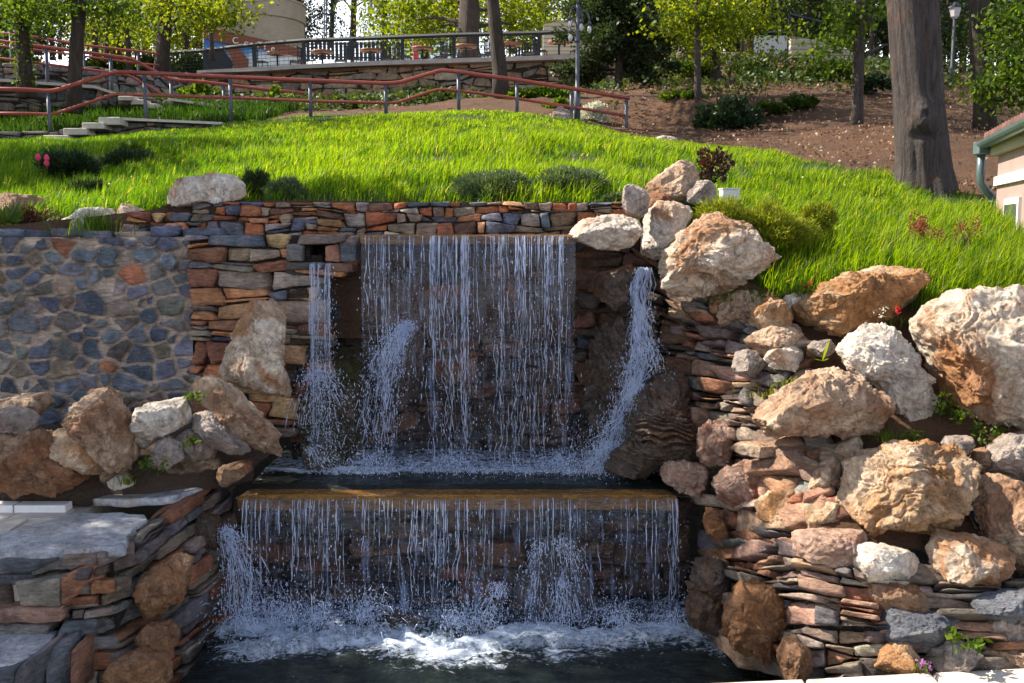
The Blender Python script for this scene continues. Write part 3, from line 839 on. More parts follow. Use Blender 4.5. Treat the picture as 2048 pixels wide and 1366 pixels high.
# ------------------------------------------------------------------ ledges, flags, coping
def slab(name, poly, z, th, mat, label=None, cat=None, parent=None, seed=1, rough=0.01, res=0.03, top_rough=0.004, group=None):
    """irregular stone slab from an XY outline, with noisy chipped rim"""
    poly = [Vector(p_).to_2d() for p_ in poly]
    pts = []
    for a_, b_ in zip(poly, poly[1:] + poly[:1]):
        n_ = max(1, int((b_ - a_).length / res))
        for i in range(n_): pts.append(a_.lerp(b_, i / n_))
    n_ = len(pts)
    c_ = sum(pts, Vector((0, 0))) / n_
    arr = np.array([[p_.x, p_.y] for p_ in pts]); cc = np.array([c_.x, c_.y])
    mb_ = MB(); rings = []
    prof = [(0.0, 0), (0.35, 0), (0.7, 0), (0.9, 0), (0.97, 0), (0.992, -0.08), (1.0, -0.3), (1.0, -0.75), (0.985, -1.0), (0.5, -1.0)]
    Vs = []
    for (f, dz) in prof:
        q = cc + (arr - cc) * max(f, 0.001)
        P_ = np.column_stack([q, np.full(n_, z + dz * th)])
        d_ = (arr - cc) / np.linalg.norm(arr - cc, axis=1)[:, None]
        ns = fbm(P_ * 8 + seed * 3.1, seed, 4)
        if f > 0.95: P_[:, :2] += d_ * (ns * rough * 2.5)[:, None]
        P_[:, 2] += fbm(P_ * 6 + seed, seed + 5, 4) * top_rough * (1 if dz == 0 else 2)
        Vs.append(P_)
    V_ = np.vstack(Vs)
    k_ = np.arange(n_); kk = (k_ + 1) % n_
    Qs = [np.stack([k_ + r * n_, k_ + (r + 1) * n_, kk + (r + 1) * n_, kk + r * n_], 1) for r in range(len(prof) - 1)]
    o3 = np.array([c_.x, c_.y, z - th])
    me = make_mesh(name, V_ - o3, np.vstack(Qs), None, True)
    ob = obj(name, me, M[mat] if isinstance(mat, str) else mat, parent, tuple(o3))
    if label: tag(ob, label, cat, group)
    return ob

LZ = at(900, 990, 5.97).z
lx0, lx1 = at(449, 0, 5.97).x, at(1376, 0, 5.97).x
slab('stone_ledge', [(lx0 - .02, 5.97), (lx1, 5.97), (lx1 - .06, 6.3), (lx0 + .02, 6.3)], LZ, 0.095, 'ledge', 'long algae stained orange ledge over which the lower waterfall pours', 'ledge', seed=4, rough=0.006)
WZ = at(900, 470, 6.55).z
wx0, wx1 = at(712, 0, 6.55).x, at(1156, 0, 6.55).x
slab('weir_slab', [(wx0, 6.55), (wx1, 6.56), (wx1, 7.05), (wx0, 7.05)], WZ, 0.06, 'ledge', 'thin orange stained weir slab at the top of the upper waterfall', 'weir', seed=5, rough=0.003)

# terrace flags at left
TZ = 0.75
slab('flagstone', [A2(-40, 1112, 4.93), A2(150, 1108, 4.93), A2(245, 1090, 5.02), A2(298, 1036, 5.6), A2(150, 1030, 5.62), A2(-60, 1100, 5.1)], TZ + 0.012, 0.05, 'flag', 'large blue grey flagstone at the corner of the left terrace', 'flagstone', seed=11, rough=0.02)
slab('flagstone', [A2(185, 1000, 5.75), A2(310, 1004, 5.75), A2(405, 975, 6.0), A2(380, 968, 6.06), A2(240, 985, 5.95)], at(300, 998, 5.75).z, 0.045, 'flag', 'narrow pale flagstone beside the dirt, reaching toward the upper pool', 'flagstone', seed=12, rough=0.02)
slab('flagstone', [A2(-60, 1340, 4.5), A2(30, 1330, 4.52), A2(105, 1290, 4.75), A2(115, 1268, 4.93), A2(-60, 1268, 4.93)], at(50, 1290, 4.75).z, 0.08, 'flag', 'lower step flagstone at the bottom left corner', 'flagstone', seed=13, rough=0.02)
mb = MB()
pz = TZ - 0.01
mb.box((-6.2, 5.62, pz - 0.3), (7.4, 1.3, 0.6), None)
tag(mb.build('terrace_floor', M['paleblock']), kind='structure')
# pavers: thin joints between pale tiles
mb = MB()
rng = np.random.default_rng(3)
for i in range(14):
    for j in range(3):
        cxp = (-3.02, -2.88, -2.7)[j] - i * 0.3; cyp = 5.22 + j * 0.2
        mb.box((cxp, cyp, pz + 0.004), (0.292, 0.192, 0.02 + rng.uniform(0, .003)), None)
tag(mb.build('terrace_pavers', simple('paver', (0.46, 0.42, 0.38), 0.85)), 'pale rectangular pavers of the left terrace beside the blue flagstone', 'pavers')
for i in range(5):
    kx = at(148, 1020, 5.75).x - 0.15 - i * 0.305
    mb = MB(); mb.box((0, 0, 0), (0.298, 0.1, 0.075), None, bev=0.008)
    o_ = mb.build('kerb_block', M['whitetrim'], None, False)
    o_.location = (kx, 5.69, at(75, 1012, 5.64).z - .034)
    tag(o_, 'pale grey kerb block in the row behind the terrace pavers', 'kerb', 'kerb blocks behind the terrace pavers')
# front wall of big stones under the terrace and the step
rng = np.random.default_rng(9)
def hexa(mb_, quad, Y, depth, rng, col, res=10, rough=0.05, k=7):
    bl, br, tl, tr = [np.array(at(q[0], q[1], Y + (q[2] if len(q) > 2 else 0))) for q in quad]
    dv = np.array([0.0, depth, 0.0])
    stone_block(mb_, [bl + dv, bl, tl + dv, tl, br + dv, br, tr + dv, tr], rng, col, res, k, rough)
tmp = MB()
for quad, Y_, col in [
    ([(40, 1212), (118, 1215), (22, 1165), (120, 1160)], 4.86, (0.3, 0.27, 0.22)),
    ([(118, 1215), (208, 1160, .12), (118, 1160), (200, 1112, .12)], 4.86, (0.36, 0.17, 0.1)),
    ([(-60, 1250), (125, 1245), (-60, 1222), (125, 1215)], 4.86, (0.34, 0.2, 0.15)),
    ([(-60, 1282), (95, 1275), (-60, 1252), (100, 1248)], 4.88, (0.2, 0.19, 0.18)),
    ([(-60, 1152), (60, 1150), (-60, 1122), (120, 1118)], 4.9, (0.1, 0.11, 0.13)),
    ([(60, 1152), (230, 1120, .1), (60, 1128), (236, 1096, .1)], 4.9, (0.2, 0.18, 0.17)),
    ([(-60, 1172), (60, 1170), (-60, 1152), (70, 1150)], 4.9, (0.08, 0.085, 0.1)),
    ([(-60, 1218), (25, 1215), (-60, 1170), (18, 1168)], 4.94, (0.13, 0.1, 0.08)),
    ([(-60, 1400), (20, 1400), (-60, 1345), (30, 1340)], 4.48, (0.1, 0.11, 0.13)),
    ([(20, 1400), (90, 1380, .15), (30, 1340), (90, 1300, .15)], 4.48, (0.13, 0.13, 0.15)),
    ([(90, 1390), (150, 1370, .2), (88, 1300, .15), (140, 1280, .2)], 4.55, (0.14, 0.15, 0.17)),
    ([(140, 1390), (175, 1370, .2), (140, 1300, .1), (170, 1290, .2)], 4.6, (0.3, 0.15, 0.1))]:
    hexa(tmp, quad, Y_, 0.3, rng, col)
tmp.box((-3.5, 5.25, 0.2), (2.9, 0.3, 0.86), (0.03, 0.025, 0.02)); tmp.box((-3.6, 4.85, -0.1), (2.6, 0.4, 0.72), (0.03, 0.025, 0.02))
tag(tmp.build('terrace_front_wall', M['wall'], None, True), 'front of the left terrace: big rust and grey blocks above the lower step', 'stone wall')

# coping of the pool, lower right
zc = at(1700, 1345, 4.42).z
for i, (a_, b_) in enumerate([((1330, 1369), (1608, 1357)), ((1610, 1357), (1862, 1344)), ((1865, 1344), (2150, 1331))]):
    A_ = at(a_[0], a_[1], 4.42 + 0.0 * i); B_ = at(b_[0], b_[1], 4.42)
    ya = (EYE - zc) / math.tan(math.atan((a_[1] - 683) / FPX) + PITCH); yb = (EYE - zc) / math.tan(math.atan((b_[1] - 683) / FPX) + PITCH)
    xa_, xb_ = at(a_[0], a_[1], ya).x, at(b_[0], b_[1], yb).x
    slab('coping_stone', [(xa_ + .004, ya), (xb_ - .004, yb), (xb_ - .004, yb - .55), (xa_ + .004, ya - .55)], zc, 0.08, 'coping',
         ['leftmost pale smooth coping slab at the bottom edge of the pool', 'middle pale coping slab under the small orange rock', 'rightmost pale smooth coping slab at the bottom right corner'][i], 'coping', seed=30 + i, rough=0.0006, top_rough=0.0006, res=0.05)
mb = MB(); mb.box((2.6, 4.05, (zc - .09) / 2 - .25), (3.8, 0.5, zc + .4 - .09 - .1), None)
tag(mb.build('pool_rim', M['concrete']), 'concrete rim under the pale coping', 'pool rim')

# ------------------------------------------------------------------ boulders
def boulder(label, poly, Y, T, mat, seed, cat='boulder', name='boulder', sub=6, rough=0.06, facets=15, p_=3.0, strata=0.0, group=None, ridge=0.05, sdir=(0.3, 0, 1)):
    pts = np.array([tuple(at(q[0], q[1], Y)) for q in poly])[:, [0, 2]]
    x_, z_ = pts[:, 0], pts[:, 1]
    xn, zn = np.roll(x_, -1), np.roll(z_, -1)
    cr = x_ * zn - xn * z_
    Ar = cr.sum() / 2
    cx_ = ((x_ + xn) * cr).sum() / (6 * Ar); cz_ = ((z_ + zn) * cr).sum() / (6 * Ar)
    # outline radius by ray casting
    N = 256
    ths = np.arange(N) * 2 * math.pi / N
    R = np.full(N, 0.02)
    for k in range(len(pts)):
        ax, az = x_[k] - cx_, z_[k] - cz_; bx, bz = xn[k] - cx_, zn[k] - cz_
        for i, th in enumerate(ths):
            c_, s_ = math.cos(th), math.sin(th)
            den = c_ * (bz - az) - s_ * (bx - ax)
            if abs(den) < 1e-9: continue
            tt = (ax * (bz - az) - az * (bx - ax)) / den
            uu = (ax * s_ - az * c_) / den if abs(den) > 0 else -1
            if tt > 0 and -1e-6 <= uu <= 1 + 1e-6: R[i] = max(R[i], tt)
    Rs = (np.roll(R, 1) + 2 * R + np.roll(R, -1)) / 4
    D, F = ico(sub)
    th = np.mod(np.arctan2(D[:, 2], D[:, 0]), 2 * math.pi) / (2 * math.pi) * N
    i0 = np.floor(th).astype(int) % N; fr = th - np.floor(th)
    Rd = Rs[i0] * (1 - fr) + Rs[(i0 + 1) % N] * fr
    s_ = np.hypot(D[:, 0], D[:, 2])
    r = ((s_ / Rd) ** p_ + (np.abs(D[:, 1]) / T) ** p_) ** (-1 / p_)
    P = D * r[:, None]
    rng = np.random.default_rng(seed)
    size = math.sqrt(abs(Ar))
    for k in range(facets):
        n = np.array([rng.normal() * 0.9, -abs(rng.normal()) * .9 - 0.15, rng.normal() * 0.9 + 0.1]); n /= np.linalg.norm(n)
        pr = P @ n
        c_ = pr.max() * rng.uniform(0.6, 0.86) + (0.12 * pr.max() if abs(n[1]) < .45 else 0)
        P = P - np.maximum(pr - c_, 0)[:, None] * n * 0.97
    Nn = D / np.array([1, 1, 1]); 
    q = P / size
    off = rng.uniform(0, 60, 3)
    qw = q + 0.25 * np.stack([fbm(q * 1.7 + off, seed + 1, 3), fbm(q * 1.7 + off + 9, seed + 2, 3), fbm(q * 1.7 + off + 19, seed + 3, 3)], 1)
    disp = rough * 1.5 * fbm(qw * 2.0 + off, seed, 3) + rough * 0.95 * fbm(qw * 6 + off, seed + 5, 4)
    disp = disp - ridge * np.maximum(ridged(qw * 1.8 + off, seed + 7, 3) - 0.35, 0) * 1.2
    # chipped planar steps
    st = fbm(qw * 3.1 + off, seed + 11, 2)
    disp = disp + 0.09 * (np.floor(st * 4) / 4 - st)
    disp = disp + rough * .22 * ridged(qw * 14 + off, seed + 13, 3)
    if strata:
        sd_ = np.array(sdir, float); sd_ /= np.linalg.norm(sd_)
        l = (qw @ sd_) * (11 if strata < .1 else 14) + off[0]
        tri = np.abs(l - np.floor(l) - 0.5) * 2
        disp = disp + strata * (tri ** 0.5 - 0.5) * (0.6 + 0.5 * vnoise(q * 3 + off, 3))
    P = P + Nn * (disp * size)[:, None]
    o3 = np.array([cx_, Y, cz_ + P[:, 2].min()])
    P[:, 2] -= P[:, 2].min()
    me = make_mesh(name, P, F, None, True)
    o = obj(name, me, M[mat], None, tuple(o3))
    return tag(o, label, cat, group)

B = boulder
# upper right group
B('tall cream boulder with a dark cracked face, highest of the heap right of the weir', [(1290, 388), (1296, 368), (1320, 350), (1350, 327), (1375, 321), (1392, 333), (1395, 360), (1408, 385), (1400, 410), (1350, 412), (1300, 408)], 7.5, .3, 'tan', 1)
B('flat grey brown rock leaning on the tall cream boulder, beside the white box', [(1375, 385), (1395, 360), (1418, 360), (1440, 384), (1434, 408), (1400, 415), (1372, 405)], 7.35, .2, 'grey', 2)
B('small upright mottled rock balanced above the flat cream boulder by the weir', [(1245, 395), (1250, 372), (1272, 367), (1290, 376), (1300, 395), (1298, 425), (1280, 440), (1258, 436), (1246, 415)], 6.75, .13, 'grey', 3, p_=2.2)
B('brown rock wedged between the small mottled rock and the tall cream boulder', [(1290, 392), (1310, 380), (1340, 395), (1345, 410), (1330, 425), (1295, 430), (1285, 410)], 7.1, .2, 'brown', 4)
B('upright whitish boulder with orange blotches in the middle of the heap above the side cascade', [(1283, 500), (1284, 455), (1296, 420), (1316, 402), (1345, 402), (1380, 412), (1390, 440), (1372, 480), (1330, 515), (1300, 530), (1284, 522)], 6.85, .22, 'pale', 5, rough=.05)
B('flat pointed cream boulder resting at the right end of the weir', [(1136, 466), (1165, 442), (1205, 431), (1250, 427), (1275, 440), (1284, 462), (1270, 490), (1235, 503), (1190, 500), (1155, 484)], 6.62, .22, 'pale', 6, facets=9)
B('big jagged cream and brown boulder overhanging the side cascade', [(1298, 578), (1322, 530), (1355, 485), (1385, 447), (1420, 436), (1452, 448), (1490, 452), (1530, 474), (1556, 500), (1540, 530), (1495, 562), (1440, 590), (1370, 603), (1312, 600)], 6.35, .3, 'cream', 7, sub=7, rough=.1, ridge=.1)
B('broad orange tan boulder lying in the grass edge above the pale blocky boulder', [(1584, 648), (1598, 610), (1645, 575), (1700, 548), (1770, 536), (1826, 529), (1853, 552), (1853, 600), (1820, 635), (1770, 652), (1690, 675), (1640, 668)], 6.0, .35, 'ochre', 8, sub=7, rough=.07)
B('blocky cream and orange rock just left of the broad orange tan boulder', [(1500, 652), (1512, 616), (1542, 595), (1570, 603), (1588, 632), (1580, 656), (1535, 664)], 6.05, .16, 'ochre', 9)
B('small cream rock tucked behind the blocky cream and orange rock', [(1563, 612), (1572, 592), (1598, 584), (1607, 602), (1598, 630), (1575, 632)], 6.2, .1, 'pale', 10)
B('rough dusty rock covered in dry roots, beside the jagged cream and brown boulder', [(1432, 628), (1450, 590), (1485, 572), (1520, 582), (1530, 610), (1510, 650), (1480, 672), (1445, 660)], 6.35, .2, 'tan', 11, rough=.12)
B('huge rounded cream boulder cut off by the right edge of the photo', [(1846, 650), (1868, 615), (1918, 590), (1985, 576), (2060, 578), (2130, 620), (2160, 720), (2120, 820), (2050, 858), (1990, 852), (1925, 825), (1875, 765), (1848, 705)], 5.55, .42, 'cream', 12, sub=7, rough=.06, p_=2.3, facets=5)
B('pale blocky boulder with hollows, leaning against the huge rounded boulder', [(1682, 705), (1698, 665), (1728, 643), (1780, 637), (1818, 655), (1835, 700), (1853, 740), (1872, 790), (1882, 850), (1866, 864), (1820, 845), (1785, 815), (1765, 770), (1715, 742)], 5.6, .25, 'pale', 13, sub=7, rough=.09, ridge=.09)
B('wide tan boulder with dry moss on its left end, above the rubble bank', [(1497, 868), (1515, 835), (1560, 795), (1625, 748), (1685, 735), (1735, 757), (1775, 800), (1792, 846), (1760, 868), (1700, 882), (1650, 868), (1590, 868), (1530, 885)], 5.35, .3, 'tan', 14, sub=7, rough=.08)
B('large rounded orange brown boulder with a wrinkled face, standing alone on the lower terrace', [(1683, 965), (1690, 930), (1738, 905), (1805, 885), (1870, 880), (1935, 895), (1953, 925), (1940, 975), (1910, 1030), (1868, 1060), (1800, 1068), (1740, 1060), (1700, 1030), (1684, 1000)], 5.05, .3, 'ochre', 15, sub=7, rough=.07, ridge=.12, strata=.012, sdir=(.6, 0, 1), p_=2.6, facets=5)
B('tall dark wet rock with wavy ridges where the side cascade lands', [(1262, 800), (1290, 775), (1330, 755), (1368, 748), (1392, 785), (1402, 850), (1398, 915), (1350, 945), (1290, 940), (1262, 890)], 6.3, .26, 'wetdark', 16, sub=7, strata=.17, sdir=(.3, 0, 1), rough=.08)
B('low dark ridged rock at the water edge in front of the tall wavy ridged rock', [(1210, 940), (1228, 908), (1270, 880), (1330, 880), (1345, 910), (1320, 952), (1270, 964), (1225, 958)], 6.2, .18, 'wetdark', 17, sub=7, strata=.15, sdir=(.35, 0, 1))
B('pinkish lit rock with orange drips, right of the tall dark ridged rock', [(1395, 900), (1402, 862), (1422, 838), (1452, 840), (1472, 868), (1465, 905), (1432, 942), (1402, 935)], 6.0, .17, 'pink', 18, rough=.1)
B('blocky reddish rock sitting on the right end of the orange ledge', [(1322, 955), (1330, 930), (1370, 927), (1408, 934), (1427, 958), (1412, 1002), (1385, 992), (1340, 972)], 6.0, .15, 'pink', 19, rough=.1)
B('triangular pinkish brown boulder above the narrow wet orange rock', [(1438, 965), (1470, 938), (1520, 920), (1552, 920), (1560, 960), (1545, 1010), (1512, 1052), (1470, 1040), (1440, 1010)], 5.7, .2, 'pink', 20, rough=.1)
B('streaked orange brown boulder between the triangular pinkish one and the small cream block', [(1520, 1015), (1550, 985), (1600, 978), (1625, 1005), (1612, 1050), (1590, 1072), (1545, 1062), (1525, 1045)], 5.35, .18, 'ochre', 21, rough=.1)
B('small cream block just left of the foot of the wrinkled orange brown boulder', [(1608, 1015), (1635, 1005), (1680, 1006), (1692, 1045), (1660, 1070), (1622, 1062), (1612, 1040)], 5.1, .13, 'ochre', 22)
B('upright tan rock squeezed against the left side of the wrinkled orange brown boulder', [(1620, 985), (1640, 935), (1670, 915), (1685, 935), (1682, 985), (1650, 1000), (1628, 1000)], 5.2, .12, 'tan', 23)
B('narrow wet orange rock hanging over the gap right of the lower fall', [(1405, 1030), (1415, 1015), (1435, 1020), (1450, 1050), (1458, 1085), (1440, 1092), (1415, 1075)], 5.75, .12, 'wetorange', 24)
B('big wet rust coloured rock standing in the pool at the right', [(1450, 1250), (1470, 1212), (1488, 1172), (1500, 1180), (1530, 1172), (1570, 1195), (1588, 1245), (1572, 1300), (1530, 1335), (1485, 1305), (1455, 1275)], 4.95, .25, 'wetorange', 25, sub=7, rough=.1, ridge=.1)
B('small orange rock touching the pale coping at the pool corner', [(1558, 1312), (1572, 1285), (1602, 1280), (1625, 1305), (1634, 1345), (1610, 1365), (1568, 1358)], 4.6, .12, 'wetorange', 26)
B('white and ochre block on the corner wall', [(1698, 1130), (1706, 1096), (1755, 1092), (1825, 1106), (1858, 1125), (1850, 1150), (1800, 1166), (1738, 1162)], 4.72, .15, 'pale', 27, rough=.05)
B('cream and orange angular block at the right end of the corner wall', [(1858, 1112), (1888, 1066), (1945, 1072), (2020, 1096), (2028, 1130), (1992, 1166), (1932, 1166), (1878, 1152)], 4.74, .16, 'cream', 28, rough=.05, facets=9)
B('flat topped sunlit slab starting the top course of the corner wall', [(1590, 1115), (1592, 1074), (1650, 1066), (1745, 1070), (1758, 1100), (1738, 1132), (1670, 1128), (1612, 1118)], 4.85, .17, 'pink', 29, rough=.05, p_=4)
B('long brown block in the middle of the corner wall', [(1742, 1195), (1745, 1170), (1800, 1166), (1850, 1180), (1884, 1200), (1870, 1218), (1800, 1226), (1750, 1215)], 4.66, .13, 'brown', 30, p_=4, rough=.05)
B('long dark blue slate block low in the corner wall', [(1742, 1262), (1748, 1218), (1800, 1216), (1880, 1224), (1935, 1246), (1965, 1270), (1900, 1290), (1820, 1285), (1750, 1278)], 4.6, .14, 'slate', 31, p_=4, rough=.05)
B('dark blue oval slate at the right edge beneath the hose', [(1948, 1218), (1975, 1195), (2020, 1186), (2080, 1184), (2080, 1228), (2020, 1240), (1965, 1236)], 4.55, .12, 'slate', 32, rough=.04)
B('broad brown rock in dappled light at the right edge behind the hose', [(1945, 985), (1965, 955), (2050, 965), (2120, 1000), (2120, 1150), (2050, 1168), (1990, 1110), (1955, 1050)], 4.98, .2, 'tan', 33, sub=7, rough=.06)
B('grey slanted rock at the right edge under the huge rounded boulder', [(1975, 950), (1985, 900), (2020, 868), (2080, 862), (2100, 950), (2050, 975), (2000, 965)], 5.2, .16, 'grey', 34)
B('small pale chip of rock just right of the top of the wrinkled orange boulder', [(1888, 893), (1900, 875), (1938, 872), (1948, 890), (1940, 910), (1905, 905)], 5.2, .1, 'grey', 84, cat='rock', name='rock')
B('brown stone half buried behind the pale chip at the right', [(1945, 935), (1952, 905), (1975, 898), (1985, 930), (1970, 950)], 5.22, .1, 'brown', 85, cat='rock', name='rock')
B('small orange speckled rock standing on the coping near mauve flowers', [(1758, 1345), (1768, 1315), (1790, 1290), (1818, 1286), (1845, 1318), (1848, 1345), (1800, 1350)], 4.5, .12, 'ochre', 35)
B('pointed blue grey and cream rock on the coping, left of the green weed', [(1860, 1330), (1872, 1305), (1920, 1283), (1955, 1296), (1980, 1325), (1960, 1342), (1880, 1343)], 4.5, .12, 'grey', 36)
B('grey block at the lower right corner beside the coping', [(1972, 1270), (1985, 1240), (2060, 1228), (2100, 1250), (2100, 1310), (2040, 1318), (1980, 1300)], 4.6, .14, 'grey', 37)
B('small flat orange rock on the coping at the bottom right corner', [(1955, 1325), (1985, 1305), (2060, 1300), (2110, 1310), (2110, 1336), (2000, 1338)], 4.52, .12, 'tan', 38)
# wet rocks in the falls
B('dark brown block beside the top of the side cascade, water curling over it', [(1182, 560), (1200, 547), (1240, 541), (1270, 545), (1275, 580), (1262, 615), (1225, 622), (1192, 595)], 6.75, .15, 'wetdark', 40)
B('sloping wet brown boulder face under the spray between main fall and side cascade', [(1165, 720), (1195, 660), (1250, 615), (1300, 650), (1320, 760), (1300, 880), (1220, 930), (1165, 880)], 6.88, .22, 'wetdark', 41, sub=7, strata=.06, sdir=(.5, 0, 1), rough=.1)
B('mossy black boulder behind the thin left jet of water', [(598, 800), (610, 740), (640, 690), (690, 665), (725, 700), (735, 800), (730, 900), (650, 935), (600, 910)], 6.85, .25, 'wetmoss', 42, sub=7)
B('wet rock jutting out of the back wall in the middle of the upper fall', [(735, 760), (770, 690), (810, 640), (845, 655), (850, 720), (820, 800), (770, 850), (735, 820)], 6.98, .22, 'wetdark', 43)
B('dark wet rock at the left foot of the upper fall', [(598, 940), (605, 895), (640, 880), (690, 910), (705, 945), (650, 958)], 6.6, .2, 'wetmoss', 44)
B('tall cone shaped wet boulder in the middle of the lower fall', [(1005, 1265), (1020, 1210), (1045, 1130), (1075, 1075), (1110, 1060), (1150, 1080), (1185, 1150), (1210, 1225), (1215, 1265), (1110, 1280)], 6.02, .2, 'wetdark', 45, sub=7)
B('low wet stone breaking the foam left of the cone shaped boulder', [(738, 1275), (750, 1243), (790, 1230), (840, 1240), (870, 1268), (850, 1290), (780, 1292)], 5.8, .15, 'wetdark', 46)
B('rusty dark rock right of the lower fall, upper one of two', [(1385, 1165), (1395, 1130), (1440, 1122), (1475, 1140), (1480, 1175), (1450, 1195), (1400, 1190)], 5.6, .2, 'wetdark', 47)
B('black rock at the waterline right of the lower fall, lower one of two', [(1372, 1235), (1385, 1195), (1440, 1185), (1480, 1205), (1470, 1250), (1430, 1268), (1385, 1260)], 5.5, .22, 'wetdark', 48)
# left group
B('tall pointed cream boulder leaning on the pier left of the falls', [(424, 748), (448, 705), (472, 650), (500, 608), (540, 587), (562, 612), (570, 655), (566, 720), (578, 780), (574, 808), (530, 800), (480, 780), (445, 765)], 6.45, .22, 'cream', 50, sub=7, rough=.07)
B('long slanting cream and brown boulder sloping down to the upper pool', [(362, 780), (370, 755), (400, 750), (440, 762), (490, 800), (535, 845), (568, 885), (568, 920), (556, 950), (530, 945), (500, 905), (455, 860), (410, 815), (378, 800)], 6.12, .2, 'tan', 51, sub=7, rough=.1, ridge=.1)
B('angular pale pink and grey boulder in the middle of the left heap', [(248, 828), (290, 810), (352, 800), (372, 820), (376, 850), (350, 862), (318, 878), (280, 905), (262, 880)], 5.9, .22, 'pale', 52)
B('peaked brown boulder with a pale top, second peak of the left heap', [(122, 838), (148, 785), (188, 769), (215, 780), (240, 830), (262, 875), (272, 925), (240, 935), (195, 895), (150, 862)], 5.82, .25, 'tan', 53, sub=7, rough=.1)
B('broad mud brown boulder filling the lower left of the left heap', [(-60, 880), (20, 862), (80, 868), (140, 900), (184, 932), (170, 962), (120, 985), (60, 985), (-60, 1000)], 5.68, .25, 'brown', 54, sub=7, rough=.08)
B('orange brown boulder under the peaked boulder', [(88, 868), (130, 845), (180, 855), (225, 895), (262, 935), (245, 960), (200, 950), (150, 925), (105, 900)], 5.75, .2, 'ochre', 55)
B('round grey and rust rock at the left edge on top of the brown boulders', [(-30, 840), (5, 818), (50, 815), (76, 835), (74, 856), (50, 866), (0, 868), (-30, 862)], 5.7, .14, 'grey', 56, p_=2.2)
B('tan rock at the left edge in front of the mortared wall', [(-60, 830), (0, 800), (50, 788), (85, 790), (98, 808), (80, 830), (0, 845)], 6.1, .2, 'tan', 57)
B('grey brown rock with diagonal layers leaning beside the long slanting boulder', [(362, 828), (395, 815), (430, 840), (470, 875), (498, 905), (480, 915), (435, 905), (395, 870)], 6.0, .15, 'grey', 58, strata=.06, sdir=(1, 0, 1))
B('dark stone under the diagonally layered rock', [(345, 880), (370, 858), (405, 880), (432, 905), (420, 928), (370, 915)], 5.92, .14, 'grey', 59)
B('rounded grey stone half buried in the dirt, centre of the left heap', [(292, 915), (300, 885), (335, 872), (365, 888), (368, 918), (335, 938), (300, 935)], 5.85, .14, 'grey', 60)
B('small whitish chip of rock on the dirt above the terrace', [(212, 965), (230, 952), (250, 950), (264, 972), (240, 980), (218, 975)], 5.75, .07, 'pale', 61, cat='rock', name='rock')
B('dark flat stone at the left end of the upper pool', [(430, 960), (440, 935), (470, 925), (502, 925), (500, 945), (470, 965), (445, 975)], 6.1, .14, 'brown', 62)
B('wet rust orange rock bulging from the foot of the terrace wall', [(268, 1205), (280, 1160), (318, 1130), (352, 1115), (372, 1125), (376, 1160), (358, 1200), (318, 1235), (286, 1240)], 5.1, .16, 'wetorange', 63, sub=6, rough=.1)
B('smaller wet brown rock under the rust orange rock on the left', [(262, 1285), (290, 1252), (335, 1246), (356, 1270), (350, 1298), (305, 1306), (268, 1300)], 4.95, .14, 'wetorange', 64)
B('wet brown rock at the waterline, bottom left of the pool', [(195, 1350), (230, 1318), (275, 1306), (325, 1325), (340, 1350), (325, 1385), (240, 1390)], 4.75, .18, 'wetorange', 65)
B('small dark rock in the shade at the left end of the lower waterfall', [(388, 1055), (400, 1030), (430, 1035), (445, 1070), (440, 1110), (405, 1100)], 5.9, .14, 'wetdark', 66)
# along the top of the walls
B('long whitish boulder on top of the dry stone wall, left of the fall', [(309, 402), (318, 372), (345, 355), (395, 352), (412, 345), (465, 346), (488, 358), (491, 392), (470, 402), (420, 404), (360, 416)], 7.08, .25, 'pale', 70, rough=.05)
B('low whitish rock behind a grass tuft on the mortared wall', [(92, 462), (120, 438), (165, 420), (210, 412), (236, 425), (240, 462), (170, 475)], 7.12, .2, 'pale', 71, rough=.05)
B('mottled grey and ochre rock right of the grass tuft on the mortared wall', [(214, 440), (225, 412), (248, 405), (278, 418), (322, 442), (312, 462), (262, 470), (222, 462)], 7.15, .2, 'cream', 72)
B('long red brown rock at the left edge above the mortared wall', [(-60, 395), (0, 388), (70, 392), (108, 408), (118, 428), (95, 448), (0, 455), (-60, 455)], 7.5, .25, 'brown', 73)
B('small dark flat stone on the wall top left of the drain opening', [(238, 470), (248, 448), (275, 450), (290, 470), (262, 480)], 6.98, .1, 'grey', 74, cat='rock', name='rock')
B('rounded pale grey rock in the grass at the crest, right of the red handrail', [(1298, 290), (1308, 276), (1330, 271), (1352, 275), (1362, 290), (1350, 302), (1310, 302)], 15.6, .25, 'pale', 75)
B('mottled grey rock beside the foot of the lamp post', [(1088, 250), (1098, 228), (1118, 215), (1142, 218), (1152, 240), (1148, 262), (1100, 262)], 17.6, .3, 'grey', 76)
B('greyish lit rock wedged in the slate bank under the small ochre block', [(1480, 690), (1510, 668), (1545, 652), (1590, 656), (1612, 668), (1608, 690), (1560, 698), (1500, 700)], 5.95, .15, 'tan', 77)
B('light grey rock in the slate bank below the lit flat rock', [(1530, 720), (1545, 698), (1580, 692), (1615, 702), (1620, 722), (1590, 742), (1545, 738)], 5.88, .13, 'pale', 78)
B('grey brown block in the slate bank left of the light grey rock', [(1465, 735), (1472, 705), (1500, 700), (1530, 712), (1538, 740), (1512, 756), (1478, 750)], 5.95, .13, 'grey', 79)
B('small round blue grey rock under the broad orange tan boulder, beside a green leaf', [(1618, 695), (1630, 682), (1660, 680), (1675, 695), (1665, 712), (1635, 714)], 5.85, .09, 'grey', 80, cat='rock', name='rock')
B('thin flat tan stone projecting from the rubble bank under the wide tan boulder', [(1462, 900), (1480, 890), (1540, 888), (1600, 896), (1595, 908), (1530, 912), (1475, 910)], 5.55, .14, 'tan', 81, cat='rock', name='rock', p_=3.5)
